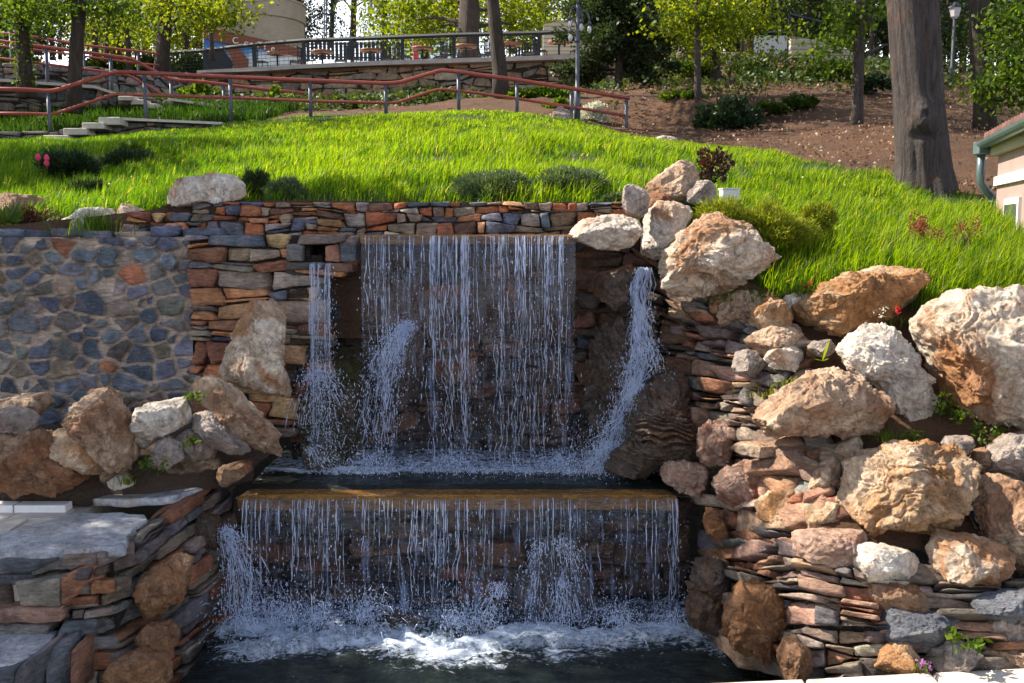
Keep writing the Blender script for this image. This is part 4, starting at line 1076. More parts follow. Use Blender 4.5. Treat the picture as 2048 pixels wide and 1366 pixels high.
B('reddish block of the rubble bank directly under the wide tan boulder', [(1548, 935), (1555, 905), (1585, 895), (1620, 900), (1618, 930), (1590, 942)], 5.45, .13, 'pink', 82)
B('slanted tan stone between the wide tan boulder and the wrinkled orange boulder', [(1664, 905), (1690, 885), (1725, 872), (1735, 890), (1712, 920), (1685, 925)], 5.3, .12, 'tan', 83)

# soil filling between the boulders of the left heap and behind the terrace
SO = grid_surf([[(-300, 1035, 5.76), (100, 1014, 5.78), (300, 1004, 5.84), (440, 975, 6.1), (505, 965, 6.25)],
                [(-300, 985, 5.8), (100, 975, 5.85), (300, 955, 5.9), (430, 940, 6.15), (510, 935, 6.35)],
                [(-300, 900, 6.1), (100, 880, 6.15), (300, 900, 6.1), (430, 900, 6.3), (540, 905, 6.5)],
                [(-300, 850, 6.9), (100, 850, 6.9), (300, 850, 6.88), (430, 840, 6.85), (560, 860, 6.85)]])
Vs = []; Qs = []
na, nb_ = 90, 40
for j in range(nb_ + 1):
    for i in range(na + 1):
        Vs.append(SO(i / na, j / nb_))
Vs = np.array(Vs); Vs[:, 2] += fbm(Vs * 6, 2, 4) * 0.035 + fbm(Vs * 25, 5, 3) * .01
Qs = [[j * (na + 1) + i, j * (na + 1) + i + 1, (j + 1) * (na + 1) + i + 1, (j + 1) * (na + 1) + i] for j in range(nb_) for i in range(na)]
tag(obj('soil', make_mesh('soil', Vs, np.array(Qs), np.tile([0.09, 0.06, 0.042], (len(Vs), 1))), M['earth']), kind='structure')

# ------------------------------------------------------------------ water
def water_mats():
    m, t, p, o = mat_new('pool_water')
    v = coords(t, rnd=False)
    a = t.nodes.new('ShaderNodeAttribute'); a.attribute_name = 'Col'
    sep = t.nodes.new('ShaderNodeSeparateColor'); t.links.new(a.outputs['Color'], sep.inputs[0])
    vs = coords(t, scale=(1, 1.6, 1), rnd=False)
    nf = noise(t, vs, 9, 7, 0.72, 1.6); nf2 = noise(t, vs, 38, 4, 0.7, 0.5)
    k = math_n(t, 'ADD', sep.outputs[0], math_n(t, 'MULTIPLY', math_n(t, 'SUBTRACT', nf, 0.5), 1.7))
    k = math_n(t, 'ADD', k, math_n(t, 'MULTIPLY', math_n(t, 'SUBTRACT', nf2, 0.5), 0.9))
    foam = ramp(t, k, [(0.5, 0), (0.85, 1)])
    p.inputs['Base Color'].default_value = (0.008, 0.013, 0.012, 1)
    p.inputs['Roughness'].default_value = 0.05
    p.inputs['IOR'].default_value = 1.33
    d = t.nodes.new('ShaderNodeBsdfPrincipled')
    d.inputs['Base Color'].default_value = (0.5, 0.58, 0.7, 1); d.inputs['Roughness'].default_value = 0.45
    mx = t.nodes.new('ShaderNodeMixShader')
    t.links.new(foam, mx.inputs[0]); t.links.new(p.outputs[0], mx.inputs[1]); t.links.new(d.outputs[0], mx.inputs[2])
    t.links.new(mx.outputs[0], o.inputs[0])
    nb = noise(t, coords(t, scale=(1, 2.2, 1), rnd=False), 16, 6, 0.65, 0.8)
    b = bump(t, p, nb, 0.6, 0.03)
    bump(t, d, nf2, 0.6, 0.02)
    M['pool'] = m
    m, t, p, o = mat_new('falling_water')
    p.inputs['Base Color'].default_value = (0.74, 0.82, 0.97, 1)  # blue of the reflected sky tinted into the base colour
    p.inputs['Roughness'].default_value = 0.12
    p.inputs['Specular IOR Level'].default_value = 0.7
    tr = t.nodes.new('ShaderNodeBsdfTranslucent'); tr.inputs[0].default_value = (0.68, 0.78, 0.97, 1)
    mx = t.nodes.new('ShaderNodeMixShader'); mx.inputs[0].default_value = 0.4
    t.links.new(p.outputs[0], mx.inputs[1]); t.links.new(tr.outputs[0], mx.inputs[2])
    tp = t.nodes.new('ShaderNodeBsdfTransparent')
    m2 = t.nodes.new('ShaderNodeMixShader'); m2.inputs[0].default_value = 0.85
    t.links.new(tp.outputs[0], m2.inputs[1]); t.links.new(mx.outputs[0], m2.inputs[2])
    t.links.new(m2.outputs[0], o.inputs[0])
    M['fall'] = m
    # thin film of water: mostly clear, streaked, sky reflection put into its blue
    m, t, p, o = mat_new('water_film')
    v = coords(t, scale=(1, 1, 0.05), rnd=True)
    n1 = noise(t, v, 30, 5, 0.7); n2 = noise(t, coords(t, scale=(1, 1, .22), rnd=True), 9, 5, 0.65, 0.6)
    k = math_n(t, 'MULTIPLY', ramp(t, n1, [(0.52, 0), (0.68, 1)]), ramp(t, n2, [(0.45, 0.0), (0.66, 1)]))
    p.inputs['Base Color'].default_value = (0.42, 0.56, 0.9, 1); p.inputs['Roughness'].default_value = 0.15
    gl = t.nodes.new('ShaderNodeBsdfGlossy'); gl.inputs['Roughness'].default_value = 0.06; gl.inputs[0].default_value = (0.75, 0.83, 1, 1)
    bn = bump(t, None, math_n(t, 'ADD', n1, n2), 0.7, 0.02); t.links.new(bn, gl.inputs['Normal']); t.links.new(bn, p.inputs['Normal'])
    tp = t.nodes.new('ShaderNodeBsdfTransparent'); tp.inputs[0].default_value = (0.93, 0.95, 1, 1)
    m1 = t.nodes.new('ShaderNodeMixShader'); m1.inputs[0].default_value = 0.025
    t.links.new(tp.outputs[0], m1.inputs[1]); t.links.new(gl.outputs[0], m1.inputs[2])
    m2 = t.nodes.new('ShaderNodeMixShader'); t.links.new(math_n(t, 'MULTIPLY', k, 0.52), m2.inputs[0])
    t.links.new(m1.outputs[0], m2.inputs[1]); t.links.new(p.outputs[0], m2.inputs[2])
    t.links.new(m2.outputs[0], o.inputs[0])
    M['film'] = m
water_mats()

def pool(name, x0, x1, y0, y1, z, fn, res=0.02, amp=0.012, slope=None):
    nx_, ny_ = int((x1 - x0) / res), int((y1 - y0) / res)
    a_, b_ = np.meshgrid(np.linspace(x0, x1, nx_), np.linspace(y0, y1, ny_))
    x_, y_ = a_.ravel(), b_.ravel()
    P_ = np.stack([x_, y_ * 1.5, np.zeros(len(x_))], 1)
    f = fn(x_, y_)
    h = fbm(P_ * 4.5, 3, 4) * amp + fbm(P_ * 16, 7, 3) * amp * 0.5 + np.clip(f, 0, 1) * (0.5 + fbm(P_ * 10, 5, 4)) * amp * 3.0
    zz = z + h
    if slope: zz = slope(x_, y_, zz)
    i0 = (np.arange(ny_ - 1)[:, None] * nx_ + np.arange(nx_ - 1)[None, :]).ravel()
    Q_ = np.stack([i0, i0 + 1, i0 + 1 + nx_, i0 + nx_], 1)
    return tag(obj(name, make_mesh(name, np.stack([x_, y_, zz], 1), Q_, np.stack([f, f, f], 1)), M['pool']), kind='structure')

def foam_low(x, y):
    base = 5.75 + 0.1 * np.sin(x * 3.1) + 0.08 * np.sin(x * 7.3 + 1)
    d = base - y
    f = np.where(d < 0, 0.5, np.exp(-((d - .08) / 0.3) ** 2) * 0.9)
    for (px, yy, r, s_) in ((470, 5.45, .3, .9), (700, 5.55, .25, .6), (940, 5.4, .28, .7), (1120, 5.4, .2, .6), (1300, 5.6, .22, .6)):
        X0 = at(px, 0, yy).x
        f = np.maximum(f, s_ * np.exp(-(((x - X0) / r) ** 2 + ((y - yy) / (r * .6)) ** 2)))
    return f * 0.86 + 0.12 + 0.06 * np.sin(x * 2 + y * 5)
pool('lower_pool_water', -1.75, 1.6, 4.1, 6.22, 0.0, foam_low, 0.014, 0.013)
def foam_up(x, y):
    d = 6.54 - y
    f = np.where(d < 0, 0.6, np.exp(-(d / 0.11) ** 2) * 1.0)
    return f * 0.9 + 0.08
UZ = LZ + 0.018
pool('upper_pool_water', lx0 + .02, at(1400, 0, 6.3).x, 6.07, 7.1, UZ, foam_up, 0.012, 0.008,
     slope=lambda x, y, z: z - np.clip((6.16 - y) / 0.09, 0, 1) * 0.03)

def fall(name, label, x0, x1, zt_, zb, y, n, seed, heavy=(), throw=0.05, wig=0.02, rmin=0.0008, rmax=0.0024, film=True, dens=None, drops=3500, scat=0.05, origin=None, path=None, splash=1500, splash_h=0.12, fans=()):
    rng = np.random.default_rng(seed)
    root = empty(name, ((x0 + x1) / 2, y, zb))
    tag(root, label, 'waterfall')
    H = zt_ - zb
    mb_ = MB()
    for k in range(n):
        if len(heavy) and rng.random() < 0.7:
            hc = heavy[rng.integers(len(heavy))]
            xx = hc[0] + rng.normal() * hc[1]
        else:
            xx = rng.uniform(x0, x1)
        if not (x0 <= xx <= x1): continue
        L = H * (rng.uniform(0.1, 0.45) if rng.random() < 0.5 else rng.uniform(.5, 1.0))
        s0 = 0 if rng.random() < 0.62 else rng.uniform(0, 0.8) * H
        L = min(L, H - s0)
        if L < 0.05: continue
        m_ = max(5, int(L / 0.016))
        s = s0 + np.linspace(0, L, m_)
        fr = s / H
        rw = rng.uniform(0.3, 1)
        ph = rng.uniform(0, 50)
        q = np.stack([np.full(m_, ph), s * 7, np.full(m_, xx * 3)], 1)
        wx = fbm(q, seed, 3) * wig * rw * (0.15 + 1.9 * fr)
        yy = y - throw * np.sqrt(np.clip(fr, 0, 1)) - rng.uniform(0, 0.03) + fbm(q + 7, seed + 1, 2) * wig * 0.7
        if path is not None:
            pp = path(fr, xx, rng)
            cxs, cys = pp
            wx = wx + cxs; yy = yy + cys
        zz = zt_ - s
        q2 = np.stack([np.full(m_, ph + 9), s * 24, np.full(m_, 0.3)], 1)
        r = rng.uniform(rmin, rmax) * .88 * (1 - 0.35 * fr) * np.clip(0.8 + 1.9 * fbm(q2, seed + 2, 2) - 0.3 * fr, 0.05, 2.2)
        r[0] *= .3; r[-1] *= .3
        mb_.tube(np.stack([xx + wx, yy, zz], 1), r, 3 if rmax < .006 else 4, cap=False)
    mb_.build('strand', M['fall'], root, True)['kind'] = 'stuff'
    # droplets
    T_, F_ = ico(1)
    def droplets(pos, rad, stretch):
        V_ = pos[:, None, :] + T_[None] * rad[:, None, None] * np.stack([np.ones(len(pos)), np.ones(len(pos)), stretch], 1)[:, None, :]
        F2 = (F_[None] + (np.arange(len(pos)) * len(T_))[:, None, None]).reshape(-1, 3)
        return V_.reshape(-1, 3), F2
    mb_ = MB()
    if drops:
        fr = rng.uniform(0, 1, drops) ** 0.75
        if len(heavy):
            hc = np.array(heavy)[rng.integers(len(heavy), size=drops)]
            xx = np.where(rng.random(drops) < 0.6, hc[:, 0] + rng.normal(size=drops) * (hc[:, 1] + scat * fr), rng.uniform(x0, x1, drops))
        else: xx = rng.uniform(x0, x1, drops)
        xx = xx + rng.normal(size=drops) * scat * fr
        yy = y - throw * np.sqrt(fr) + rng.normal(size=drops) * scat * (0.3 + fr)
        if path is not None:
            pp = path(fr, xx, rng); xx = xx + pp[0]; yy = yy + pp[1]
        V_, F2 = droplets(np.stack([xx, yy, zt_ - fr * H], 1), 0.0006 + 0.0026 * rng.random(drops) ** 2, rng.uniform(1.0, 5.0, drops))
        mb_.add(V_, None, F2)
    if splash:
        if len(heavy):
            hc = np.array(heavy)[rng.integers(len(heavy), size=splash)]
            xx = np.where(rng.random(splash) < 0.6, hc[:, 0] + rng.normal(size=splash) * (hc[:, 1] + .06), rng.uniform(x0, x1, splash))
        else: xx = rng.uniform(x0, x1, splash)
        if path is not None:
            pp = path(np.ones(splash), xx, rng); xx = xx + pp[0]; ybase = y + pp[1]
        else: ybase = y - throw
        V_, F2 = droplets(np.stack([xx + rng.normal(size=splash) * .05, ybase + rng.normal(size=splash) * .09, zb + np.abs(rng.normal(size=splash)) * splash_h], 1), 0.0006 + 0.0028 * rng.random(splash) ** 2.5, rng.uniform(0.8, 1.6, splash))
        mb_.add(V_, None, F2)
    for (px_, py_, Y_, ang, spr, vel, nf, tmax) in fans:
        o_ = np.array(tuple(at(px_, py_, Y_)))
        nst = nf // 9
        m_s = MB()
        for _ in range(nst):
            a1 = math.radians(ang + rng.normal() * spr); v1 = vel * rng.uniform(.3, 1.05); t1 = rng.uniform(.01, tmax * .9); dt = rng.uniform(.012, .045)
            tq = np.linspace(t1, t1 + dt, 5); ps = rng.normal(size=2) * .02; vy1 = rng.normal() * vel * .3 - .1
            pq = np.stack([o_[0] + ps[0] + np.cos(a1) * v1 * tq, o_[1] + vy1 * tq, o_[2] + ps[1] + np.sin(a1) * v1 * tq - 4.9 * tq * tq], 1)
            if pq[:, 2].min() > zb: mb_.tube(pq, rng.uniform(.0008, .003) * np.array([.3, 1, .8, .6, .2]), 4, cap=False)
        nf = int(nf * 1.3)
        a_ = math.radians(ang) + rng.normal(size=nf) * math.radians(spr); v_ = vel * rng.uniform(.25, 1.1, nf); tt = rng.uniform(0.02, tmax, nf)
        vy = rng.normal(size=nf) * vel * .3 - .1
        pos = np.stack([o_[0] + rng.normal(size=nf) * .03 + np.cos(a_) * v_ * tt, o_[1] + vy * tt, o_[2] + rng.normal(size=nf) * .02 + np.sin(a_) * v_ * tt - 4.9 * tt * tt], 1)
        pos = pos[pos[:, 2] > zb - .01]
        V_, F2 = droplets(pos, 0.0006 + 0.0032 * rng.random(len(pos)) ** 3, rng.uniform(0.8, 3.0, len(pos)))
        mb_.add(V_, None, F2)
    mb_.build('spray', M['fall'], root, True)['kind'] = 'stuff'
    if film:
        nx_, nz_ = int((x1 - x0) / 0.02) + 2, 40
        a_, b_ = np.meshgrid(np.linspace(x0, x1, nx_), np.linspace(0, 1, nz_))
        a_ = a_.ravel(); b_ = b_.ravel()
        yy = y - throw * np.sqrt(b_) + 0.012 * fbm(np.stack([a_ * 9, b_ * 4, a_ * 0], 1), seed, 3)
        i0 = (np.arange(nz_ - 1)[:, None] * nx_ + np.arange(nx_ - 1)[None, :]).ravel()
        m2 = MB(); m2.add(np.stack([a_, yy, zt_ - b_ * H], 1), np.stack([i0, i0 + 1, i0 + 1 + nx_, i0 + nx_], 1))
        m2.build('water_film', M['film'], root, True)
    keep_world(root)
    return root

def hx(Y, *ps): return [(at(a_, 0, Y).x, b_ / FPX * Y) for a_, b_ in ps]
fall('upper_waterfall', 'wide upper waterfall dropping in threads from the thin weir slab', wx0 + .01, wx1 - .005, WZ - 0.003, UZ, 6.535, 200, 1,
     heavy=hx(6.5, (730, 14), (765, 6), (905, 12), (1000, 10), (1040, 10), (1090, 18), (1125, 9), (930, 6), (860, 10)), throw=0.07, drops=3000, scat=.06, splash=4500, splash_h=.05, wig=.035, rmax=.0034,
     fans=[(825, 650, 6.72, 170, 18, 1.1, 2600, .42), (820, 655, 6.7, 150, 25, .8, 900, .3), (905, 920, 6.5, 90, 40, 1.2, 500, .25), (740, 925, 6.5, 100, 45, 1.4, 900, .28), (1120, 925, 6.5, 80, 45, 1.2, 700, .25)])
fall('thin_jet', 'thin jet of water from the drain opening left of the wide fall', at(607, 0, 6.66).x, at(650, 0, 6.66).x, cz - hh / 2, UZ, 6.70, 60, 2, throw=.14, wig=.02, drops=1600, scat=.035, splash=1200, splash_h=.16, heavy=hx(6.6, (612, 4), (648, 4)), fans=[(625, 750, 6.6, 50, 35, 1.3, 1300, .34), (625, 752, 6.58, 130, 35, .7, 400, .3), (615, 900, 6.5, -10, 22, 1.6, 900, .2)])
fall('lower_waterfall', 'low wide waterfall spilling over the orange ledge into the front pool', lx0 + .02, lx1 - .01, LZ - .015, 0.0, 5.945, 220, 3,
     heavy=hx(5.9, (470, 14), (590, 26), (640, 8), (715, 22), (830, 20), (880, 12), (945, 20), (1100, 16), (1130, 26), (1270, 18), (1370, 6)), throw=.1, wig=.03, drops=3000, scat=.07, splash=8000, splash_h=.07, rmax=.0034,
     fans=[(450, 1055, 5.9, -55, 20, 1.3, 3200, .36), (560, 1240, 5.75, 75, 30, 2.0, 1800, .36), (480, 1245, 5.7, 80, 30, 1.9, 1500, .34), (720, 1235, 5.75, 70, 28, 2.0, 1600, .36), (640, 1245, 5.7, 100, 25, 1.5, 900, .3), (900, 1245, 5.7, 60, 30, 1.6, 1300, .3), (1090, 1090, 5.82, 150, 30, .8, 500, .34), (1120, 1085, 5.82, 25, 35, .9, 600, .36), (1125, 1150, 5.78, -90, 20, 1.2, 900, .3), (1010, 1170, 5.8, 200, 25, 1.2, 1100, .3), (1230, 1245, 5.7, 85, 35, 1.6, 1200, .32), (1350, 1250, 5.7, 95, 35, 1.5, 900, .3)])
def side_path(fr, xx, rng):
    px_ = np.interp(fr, [0, .12, .3, .42, .55, .7, .85, 1], [1286, 1276, 1280, 1284, 1272, 1256, 1236, 1206])
    wd = np.interp(fr, [0, .08, .2, .35, .5, .62, .75, 1], [0.7, 1.2, 0.6, 1.0, 1.3, .8, 1.2, 2.4])
    yy = np.interp(fr, [0, .2, .5, .8, 1], [0, -.10, -.16, -.26, -.36])
    xm = at(1288, 0, 6.75).x
    return (px_ - 1024) / FPX * (6.78 + yy) * 1.005 - xm + (xx - xm) * (wd - 1), yy
fall('side_cascade', 'white foaming cascade tumbling down the rocks at the right', at(1262, 0, 6.75).x, at(1312, 0, 6.75).x, at(0, 535, 6.75).z, UZ, 6.78, 95, 4, rmin=.001, rmax=.006, throw=0, wig=.15, film=False, drops=5000, scat=.06, path=side_path, splash=3000, splash_h=.14,
     heavy=hx(6.75, (1276, 5), (1294, 5), (1284, 3)),
     fans=[(1290, 620, 6.5, 100, 50, .6, 350, .2), (1294, 690, 6.45, 60, 45, .8, 500, .25), (1275, 770, 6.4, 140, 40, .8, 900, .28), (1225, 900, 6.35, 120, 35, 1.2, 1600, .34)])

# churned foam lumps where the water lands
def foam_lumps(name, label, spots, seed):
    rng = np.random.default_rng(seed); mb_ = MB(); D, F = ico(3)
    for (x_, y_, z_, rx, rz) in spots:
        for k in range(int(rng.integers(3, 6))):
            c_ = np.array([x_ + rng.normal() * rx * .5, y_ + rng.normal() * rx * .3, z_])
            s_ = rx * rng.uniform(.35, .8)
            q = D * np.array([s_, s_ * .7, rz * rng.uniform(.4, 1)])
            q = q * (1 + 0.5 * fbm(D * 2.5 + rng.uniform(0, 50), seed, 4) )[:, None]
            mb_.add(q + c_, None, F)
    return tag(mb_.build(name, M['foamm'], None, True), kind='stuff')
m, t, p, o = mat_new('foam')
v = coords(t, rnd=False)
nf = noise(t, v, 26, 6, 0.7, 1.0)
p.inputs['Base Color'].default_value = (0.48, 0.56, 0.68, 1); p.inputs['Roughness'].default_value = 0.4
bump(t, p, nf, 1.0, 0.02)
tp = t.nodes.new('ShaderNodeBsdfTransparent'); mx = t.nodes.new('ShaderNodeMixShader')
t.links.new(ramp(t, nf, [(0.42, 0), (0.62, 0.9)]), mx.inputs[0]); t.links.new(tp.outputs[0], mx.inputs[1]); t.links.new(p.outputs[0], mx.inputs[2])
t.links.new(mx.outputs[0], o.inputs[0]); M['foamm'] = m
rng = np.random.default_rng(8)
sp = [(x_, 6.47 + rng.normal() * .02, UZ, .06, .03) for x_ in np.arange(wx0 - .15, wx1 + .25, .055)]
sp += [(at(px, 0, yy).x, yy, 0.0, r, h) for px, yy, r, h in ((450, 5.5, .12, .06), (500, 5.45, .15, .09), (560, 5.5, .14, .08), (610, 5.6, .12, .07), (680, 5.65, .14, .07), (730, 5.7, .1, .06), (880, 5.6, .11, .05), (930, 5.5, .12, .06), (980, 5.55, .1, .045), (1060, 5.6, .1, .05), (1120, 5.5, .12, .07), (1220, 5.6, .12, .05), (1290, 5.65, .12, .05), (1350, 5.7, .1, .05), (800, 5.7, .1, .05))]
foam_lumps('foam', None, sp, 5)

# ------------------------------------------------------------------ grass
def blades(x, y, z, h, wd, rng, col, lean=0.35, leandir=None):
    n = len(x)
    ya = rng.uniform(0, 2 * math.pi, n)
    la = rng.uniform(0, 2 * math.pi, n) if leandir is None else leandir + rng.normal(size=n) * .7
    l = h * lean * np.abs(rng.normal(size=n)) 
    dx, dy = np.cos(ya) * wd / 2, np.sin(ya) * wd / 2
    lx, ly = np.cos(la) * l, np.sin(la) * l
    V = np.empty((n, 5, 3))
    V[:, 0] = np.stack([x - dx, y - dy, z], 1); V[:, 1] = np.stack([x + dx, y + dy, z], 1)
    V[:, 2] = np.stack([x - dx * .75 + lx * .3, y - dy * .75 + ly * .3, z + h * .55], 1); V[:, 3] = np.stack([x + dx * .75 + lx * .3, y + dy * .75 + ly * .3, z + h * .55], 1)
    V[:, 4] = np.stack([x + lx, y + ly, z + h * (1 - .25 * np.minimum(l / h, 1))], 1)
    b = np.arange(n) * 5
    return V.reshape(-1, 3), np.stack([b, b + 1, b + 3, b + 2], 1), np.stack([b + 2, b + 3, b + 4], 1), np.repeat(col, 5, 0)

rng = np.random.default_rng(42)
N = 1000000
gx_ = rng.uniform(-9.5, 8, N); gy_ = 6 + 12.5 * rng.random(N) ** 1.35
dens = (7.5 / gy_) ** 0.4 * 0.75
k = (rng.random(N) < dens) & inpoly(gx_, gy_, GRASS) & (np.abs(gx_) < gy_ * 0.60 + .6)
gx_, gy_ = gx_[k], gy_[k]
P_ = np.stack([gx_, gy_, gx_ * 0], 1)
cl = fbm(P_ * 1.3, 21, 4); cl2 = fbm(P_ * 6, 22, 3)
k = rng.random(len(gx_)) < np.clip(0.62 + 1.5 * cl + .8 * cl2, 0.08, 1)
gx_, gy_, cl, cl2 = gx_[k], gy_[k], cl[k], cl2[k]
if len(gx_) > 260000:
    s_ = rng.choice(len(gx_), 260000, replace=False); gx_, gy_, cl, cl2 = gx_[s_], gy_[s_], cl[s_], cl2[s_]
gz_ = ground_z(gx_, gy_) + fbm(np.stack([gx_, gy_, ground_z(gx_, gy_)], 1) * 0.9, 3, 4) * 0.07 - .01
right = np.clip((gx_ - 1) / 2.0, 0, 1) * np.clip((9.5 - gy_) / 2, 0, 1)
hh_ = (0.08 + 0.1 * np.clip(cl + .7 * cl2 + .2, 0, 1) + .07 * right) * rng.uniform(.5, 1.35, len(gx_)) * (1 - .5 * np.clip((gy_ - 11.5) / 3, 0, 1))
wd_ = 0.0042 + gy_ * 0.00042
base = np.array([0.05, 0.13, 0.005]); yel = np.array([0.165, 0.25, 0.007]); drk = np.array([0.025, 0.065, 0.008]); blu = np.array([0.035, .11, .015])
f1 = np.clip(.5 + 1.8 * cl + 1.3 * cl2 + rng.normal(size=len(gx_)) * .3, 0, 1)[:, None]
gc = base * (1 - f1) + yel * f1
f2 = (rng.random(len(gx_)) < .22)[:, None]
gc = np.where(f2, drk, gc)
left_shade = np.clip((-gx_ / gy_ - .2) / .12, 0, 1)[:, None]  # tree shade over the left lawn, mixed into the blade colours
gc = gc * (1 - left_shade * .5) + blu * left_shade * .5
dry = (rng.random(len(gx_)) < .03)[:, None]
gc = np.where(dry, np.array([.4, .33, .16]), gc)
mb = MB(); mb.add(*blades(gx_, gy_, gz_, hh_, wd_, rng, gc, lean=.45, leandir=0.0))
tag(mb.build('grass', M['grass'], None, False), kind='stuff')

def tuft(label, pos, n, h, spread, seed, col=(0.07, 0.13, 0.015), name='grass_tuft', cat='grass tuft', mat='grass', w=.006, lean=.6):
    rng = np.random.default_rng(seed)
    r = np.abs(rng.normal(size=n)) * spread * .5; a = rng.uniform(0, 6.28, n)
    x, y = r * np.cos(a), r * np.sin(a)
    c_ = np.clip(np.array(col) * rng.uniform(.6, 1.6, (n, 1)), 0, 1)
    V, Q_, T_, cc = blades(x, y, x * 0 - .01, h * rng.uniform(.4, 1.1, n), np.full(n, w), rng, c_, lean)
    mb_ = MB(); mb_.add(V, Q_, T_, cc)
    return tag(mb_.build(name, M[mat], None, False) if pos is None else obj(name, mb_.mesh(name, False), M[mat], None, tuple(pos)), label, cat)

def leaf_quads(P, size, rng, elong=1.0, outward=None, droop=0.0):
    n = len(P)
    if outward is None:
        a = rng.normal(size=(n, 3))
    else:
        a = outward + rng.normal(size=(n, 3)) * .45
    a[:, 2] -= droop
    a /= np.linalg.norm(a, axis=1)[:, None] + 1e-9
    b = np.cross(a, rng.normal(size=(n, 3))); b /= np.linalg.norm(b, axis=1)[:, None] + 1e-9
    s = (np.broadcast_to(size, (n,)) * rng.uniform(.6, 1.3, n))[:, None]
    V = np.stack([P, P + a * s * .5 * elong + b * s * .38, P + a * s * elong, P + a * s * .5 * elong - b * s * .38], 1).reshape(-1, 3)
    i = np.arange(n) * 4
    return V, np.stack([i, i + 1, i + 2, i + 3], 1)

def shrub(label, c, r, n, size, mat, seed, elong=3.0, name='shrub', cat='shrub', lump=.35, stems=5, outw=True, widthf=1.0, shell=.45, gap=0.0):
    """c = world centre of the base; r = half sizes"""
    rng = np.random.default_rng(seed)
    root = empty(name, tuple(c)); tag(root, label, cat)
    nc = max(6, int(n / 90))
    D = rng.normal(size=(nc, 3)); D /= np.linalg.norm(D, axis=1)[:, None]; D[:, 2] = np.abs(D[:, 2])
    cen = D * np.array(r) * rng.uniform(.45, 1.0, (nc, 1))
    k = rng.integers(nc, size=n)
    rad = np.array(r) * lump
    q = rng.normal(size=(n, 3)); q /= np.linalg.norm(q, axis=1)[:, None]
    P = cen[k] + q * rad * rng.uniform(shell, 1.05, (n, 1))
    P = P[P[:, 2] > -.03]
    out = P / np.array(r); out[:, 2] += .35
    out /= np.linalg.norm(out, axis=1)[:, None] + 1e-9
    V, Q_ = leaf_quads(P, size, rng, elong, out if outw else None)
    if elong > 1.5:
        # narrower needles
        V = V.reshape(-1, 4, 3); mid = (V[:, 1] + V[:, 3]) / 2
        V[:, 1] = mid + (V[:, 1] - mid) * .5 * widthf; V[:, 3] = mid + (V[:, 3] - mid) * .5 * widthf; V = V.reshape(-1, 3)
    mb_ = MB(); mb_.add(V, Q_)
    mb_.build('foliage', M[mat], root)
    if stems:
        mb_ = MB()
        for j in range(stems):
            e = cen[rng.integers(nc)] * .85
            pts = [(0, 0, -.05), tuple(e * .4 + rng.normal(size=3) * .03 * min(r)), tuple(e)]
            mb_.tube(pts, [.02 * max(r), .012 * max(r), .005 * max(r)], 5)
        mb_.build('stem', M['bark'], root, True)
    return root

def gat(px, py, Y):
    """ground point under a pixel column at depth Y"""
    x_ = at(px, py, Y).x
    return Vector((x_, Y, gz(x_, Y)))

def sh(label, px, pyb, Y, wpx, hpx, n, size, mat, seed, dy=None, **kw):
    if kw.get('name') == 'juniper': n = int(n * 2.2); size *= .62; kw['elong'] = 2.0; kw['lump'] = .2
    c_ = at(px, pyb, Y); s = Y / FPX
    zt2 = at(px, pyb - hpx, Y).z; c_.z = max(c_.z, gz(c_.x, Y) - .03); hpx = max(zt2 - c_.z, hpx * s * .45) / s
    return shrub(label, c_, (wpx / 2 * s, dy or wpx / 2 * s * .6, hpx * s * .8), n, size, mat, seed, **kw)

sh('large grey green juniper on the lawn behind the wall, left half of the pair', 985, 404, 7.5, 175, 70, 8000, .028, 'needle', 1, name='juniper', lump=.3)
sh('grey green juniper with brown tips, right half of the pair near the heap of boulders', 1140, 404, 7.6, 160, 78, 8000, .028, 'needle', 2, name='juniper', lump=.3)
sh('low green juniper tip beside the small mottled rock', 1232, 412, 7.35, 50, 34, 1200, .025, 'needle', 3, name='juniper')
sh('dark juniper immediately right of the whitish boulder on the wall', 512, 402, 7.5, 70, 68, 4000, .03, 'needledk', 4, name='juniper', lump=.3)
sh('mid green juniper drooping toward the wall, right of the dark juniper', 570, 404, 7.4, 90, 52, 4000, .03, 'needle', 5, name='juniper', lump=.28)
sh('golden green juniper just behind the big jagged cream and brown boulder', 1440, 470, 6.9, 120, 92, 5200, .026, 'needlegold', 6, name='juniper', lump=.28)
sh('golden juniper right of the white box, spreading over the bright grass', 1550, 485, 6.95, 160, 98, 6500, .026, 'needlegold', 7, name='juniper', lump=.26)
sh('darker end of the golden juniper clump, furthest right', 1632, 482, 7.15, 95, 92, 3600, .028, 'needlegold', 8, name='juniper', lump=.28)
sh('small purple leaved shrub behind the heap of boulders', 1425, 372, 8.4, 84, 88, 700, .034, 'leafpurple', 9, elong=1.1, name='purple_shrub', lump=.3, gap=.3)
sh('red barberry with upright twigs in the grass below the big trunk', 1850, 492, 7.1, 95, 92, 750, .016, 'leafred', 10, elong=1.1, name='barberry', lump=.3, stems=14)
sh('smaller red barberry twigs to the right of the larger barberry', 1930, 478, 7.2, 60, 50, 260, .016, 'leafred', 11, elong=1.1, name='barberry', lump=.35, stems=8)
sh('low red barberry sprigs at the left of the barberry group', 1765, 500, 7.0, 50, 34, 160, .016, 'leafred', 12, elong=1.1, name='barberry', lump=.35, stems=8)
sh('dark blue green low conifer behind the pink tulips', 135, 348, 9.8, 90, 42, 2600, .04, 'leafdark', 13, name='low_conifer')
sh('dark low shrub in the shaded grass left of the whitish boulder', 175, 405, 8.3, 70, 30, 1500, .035, 'leafdark', 14, name='low_conifer')
sh('second dark low conifer in the shaded grass above the whitish boulder', 255, 335, 10.5, 80, 22, 1500, .04, 'leafdark', 15, name='low_conifer')
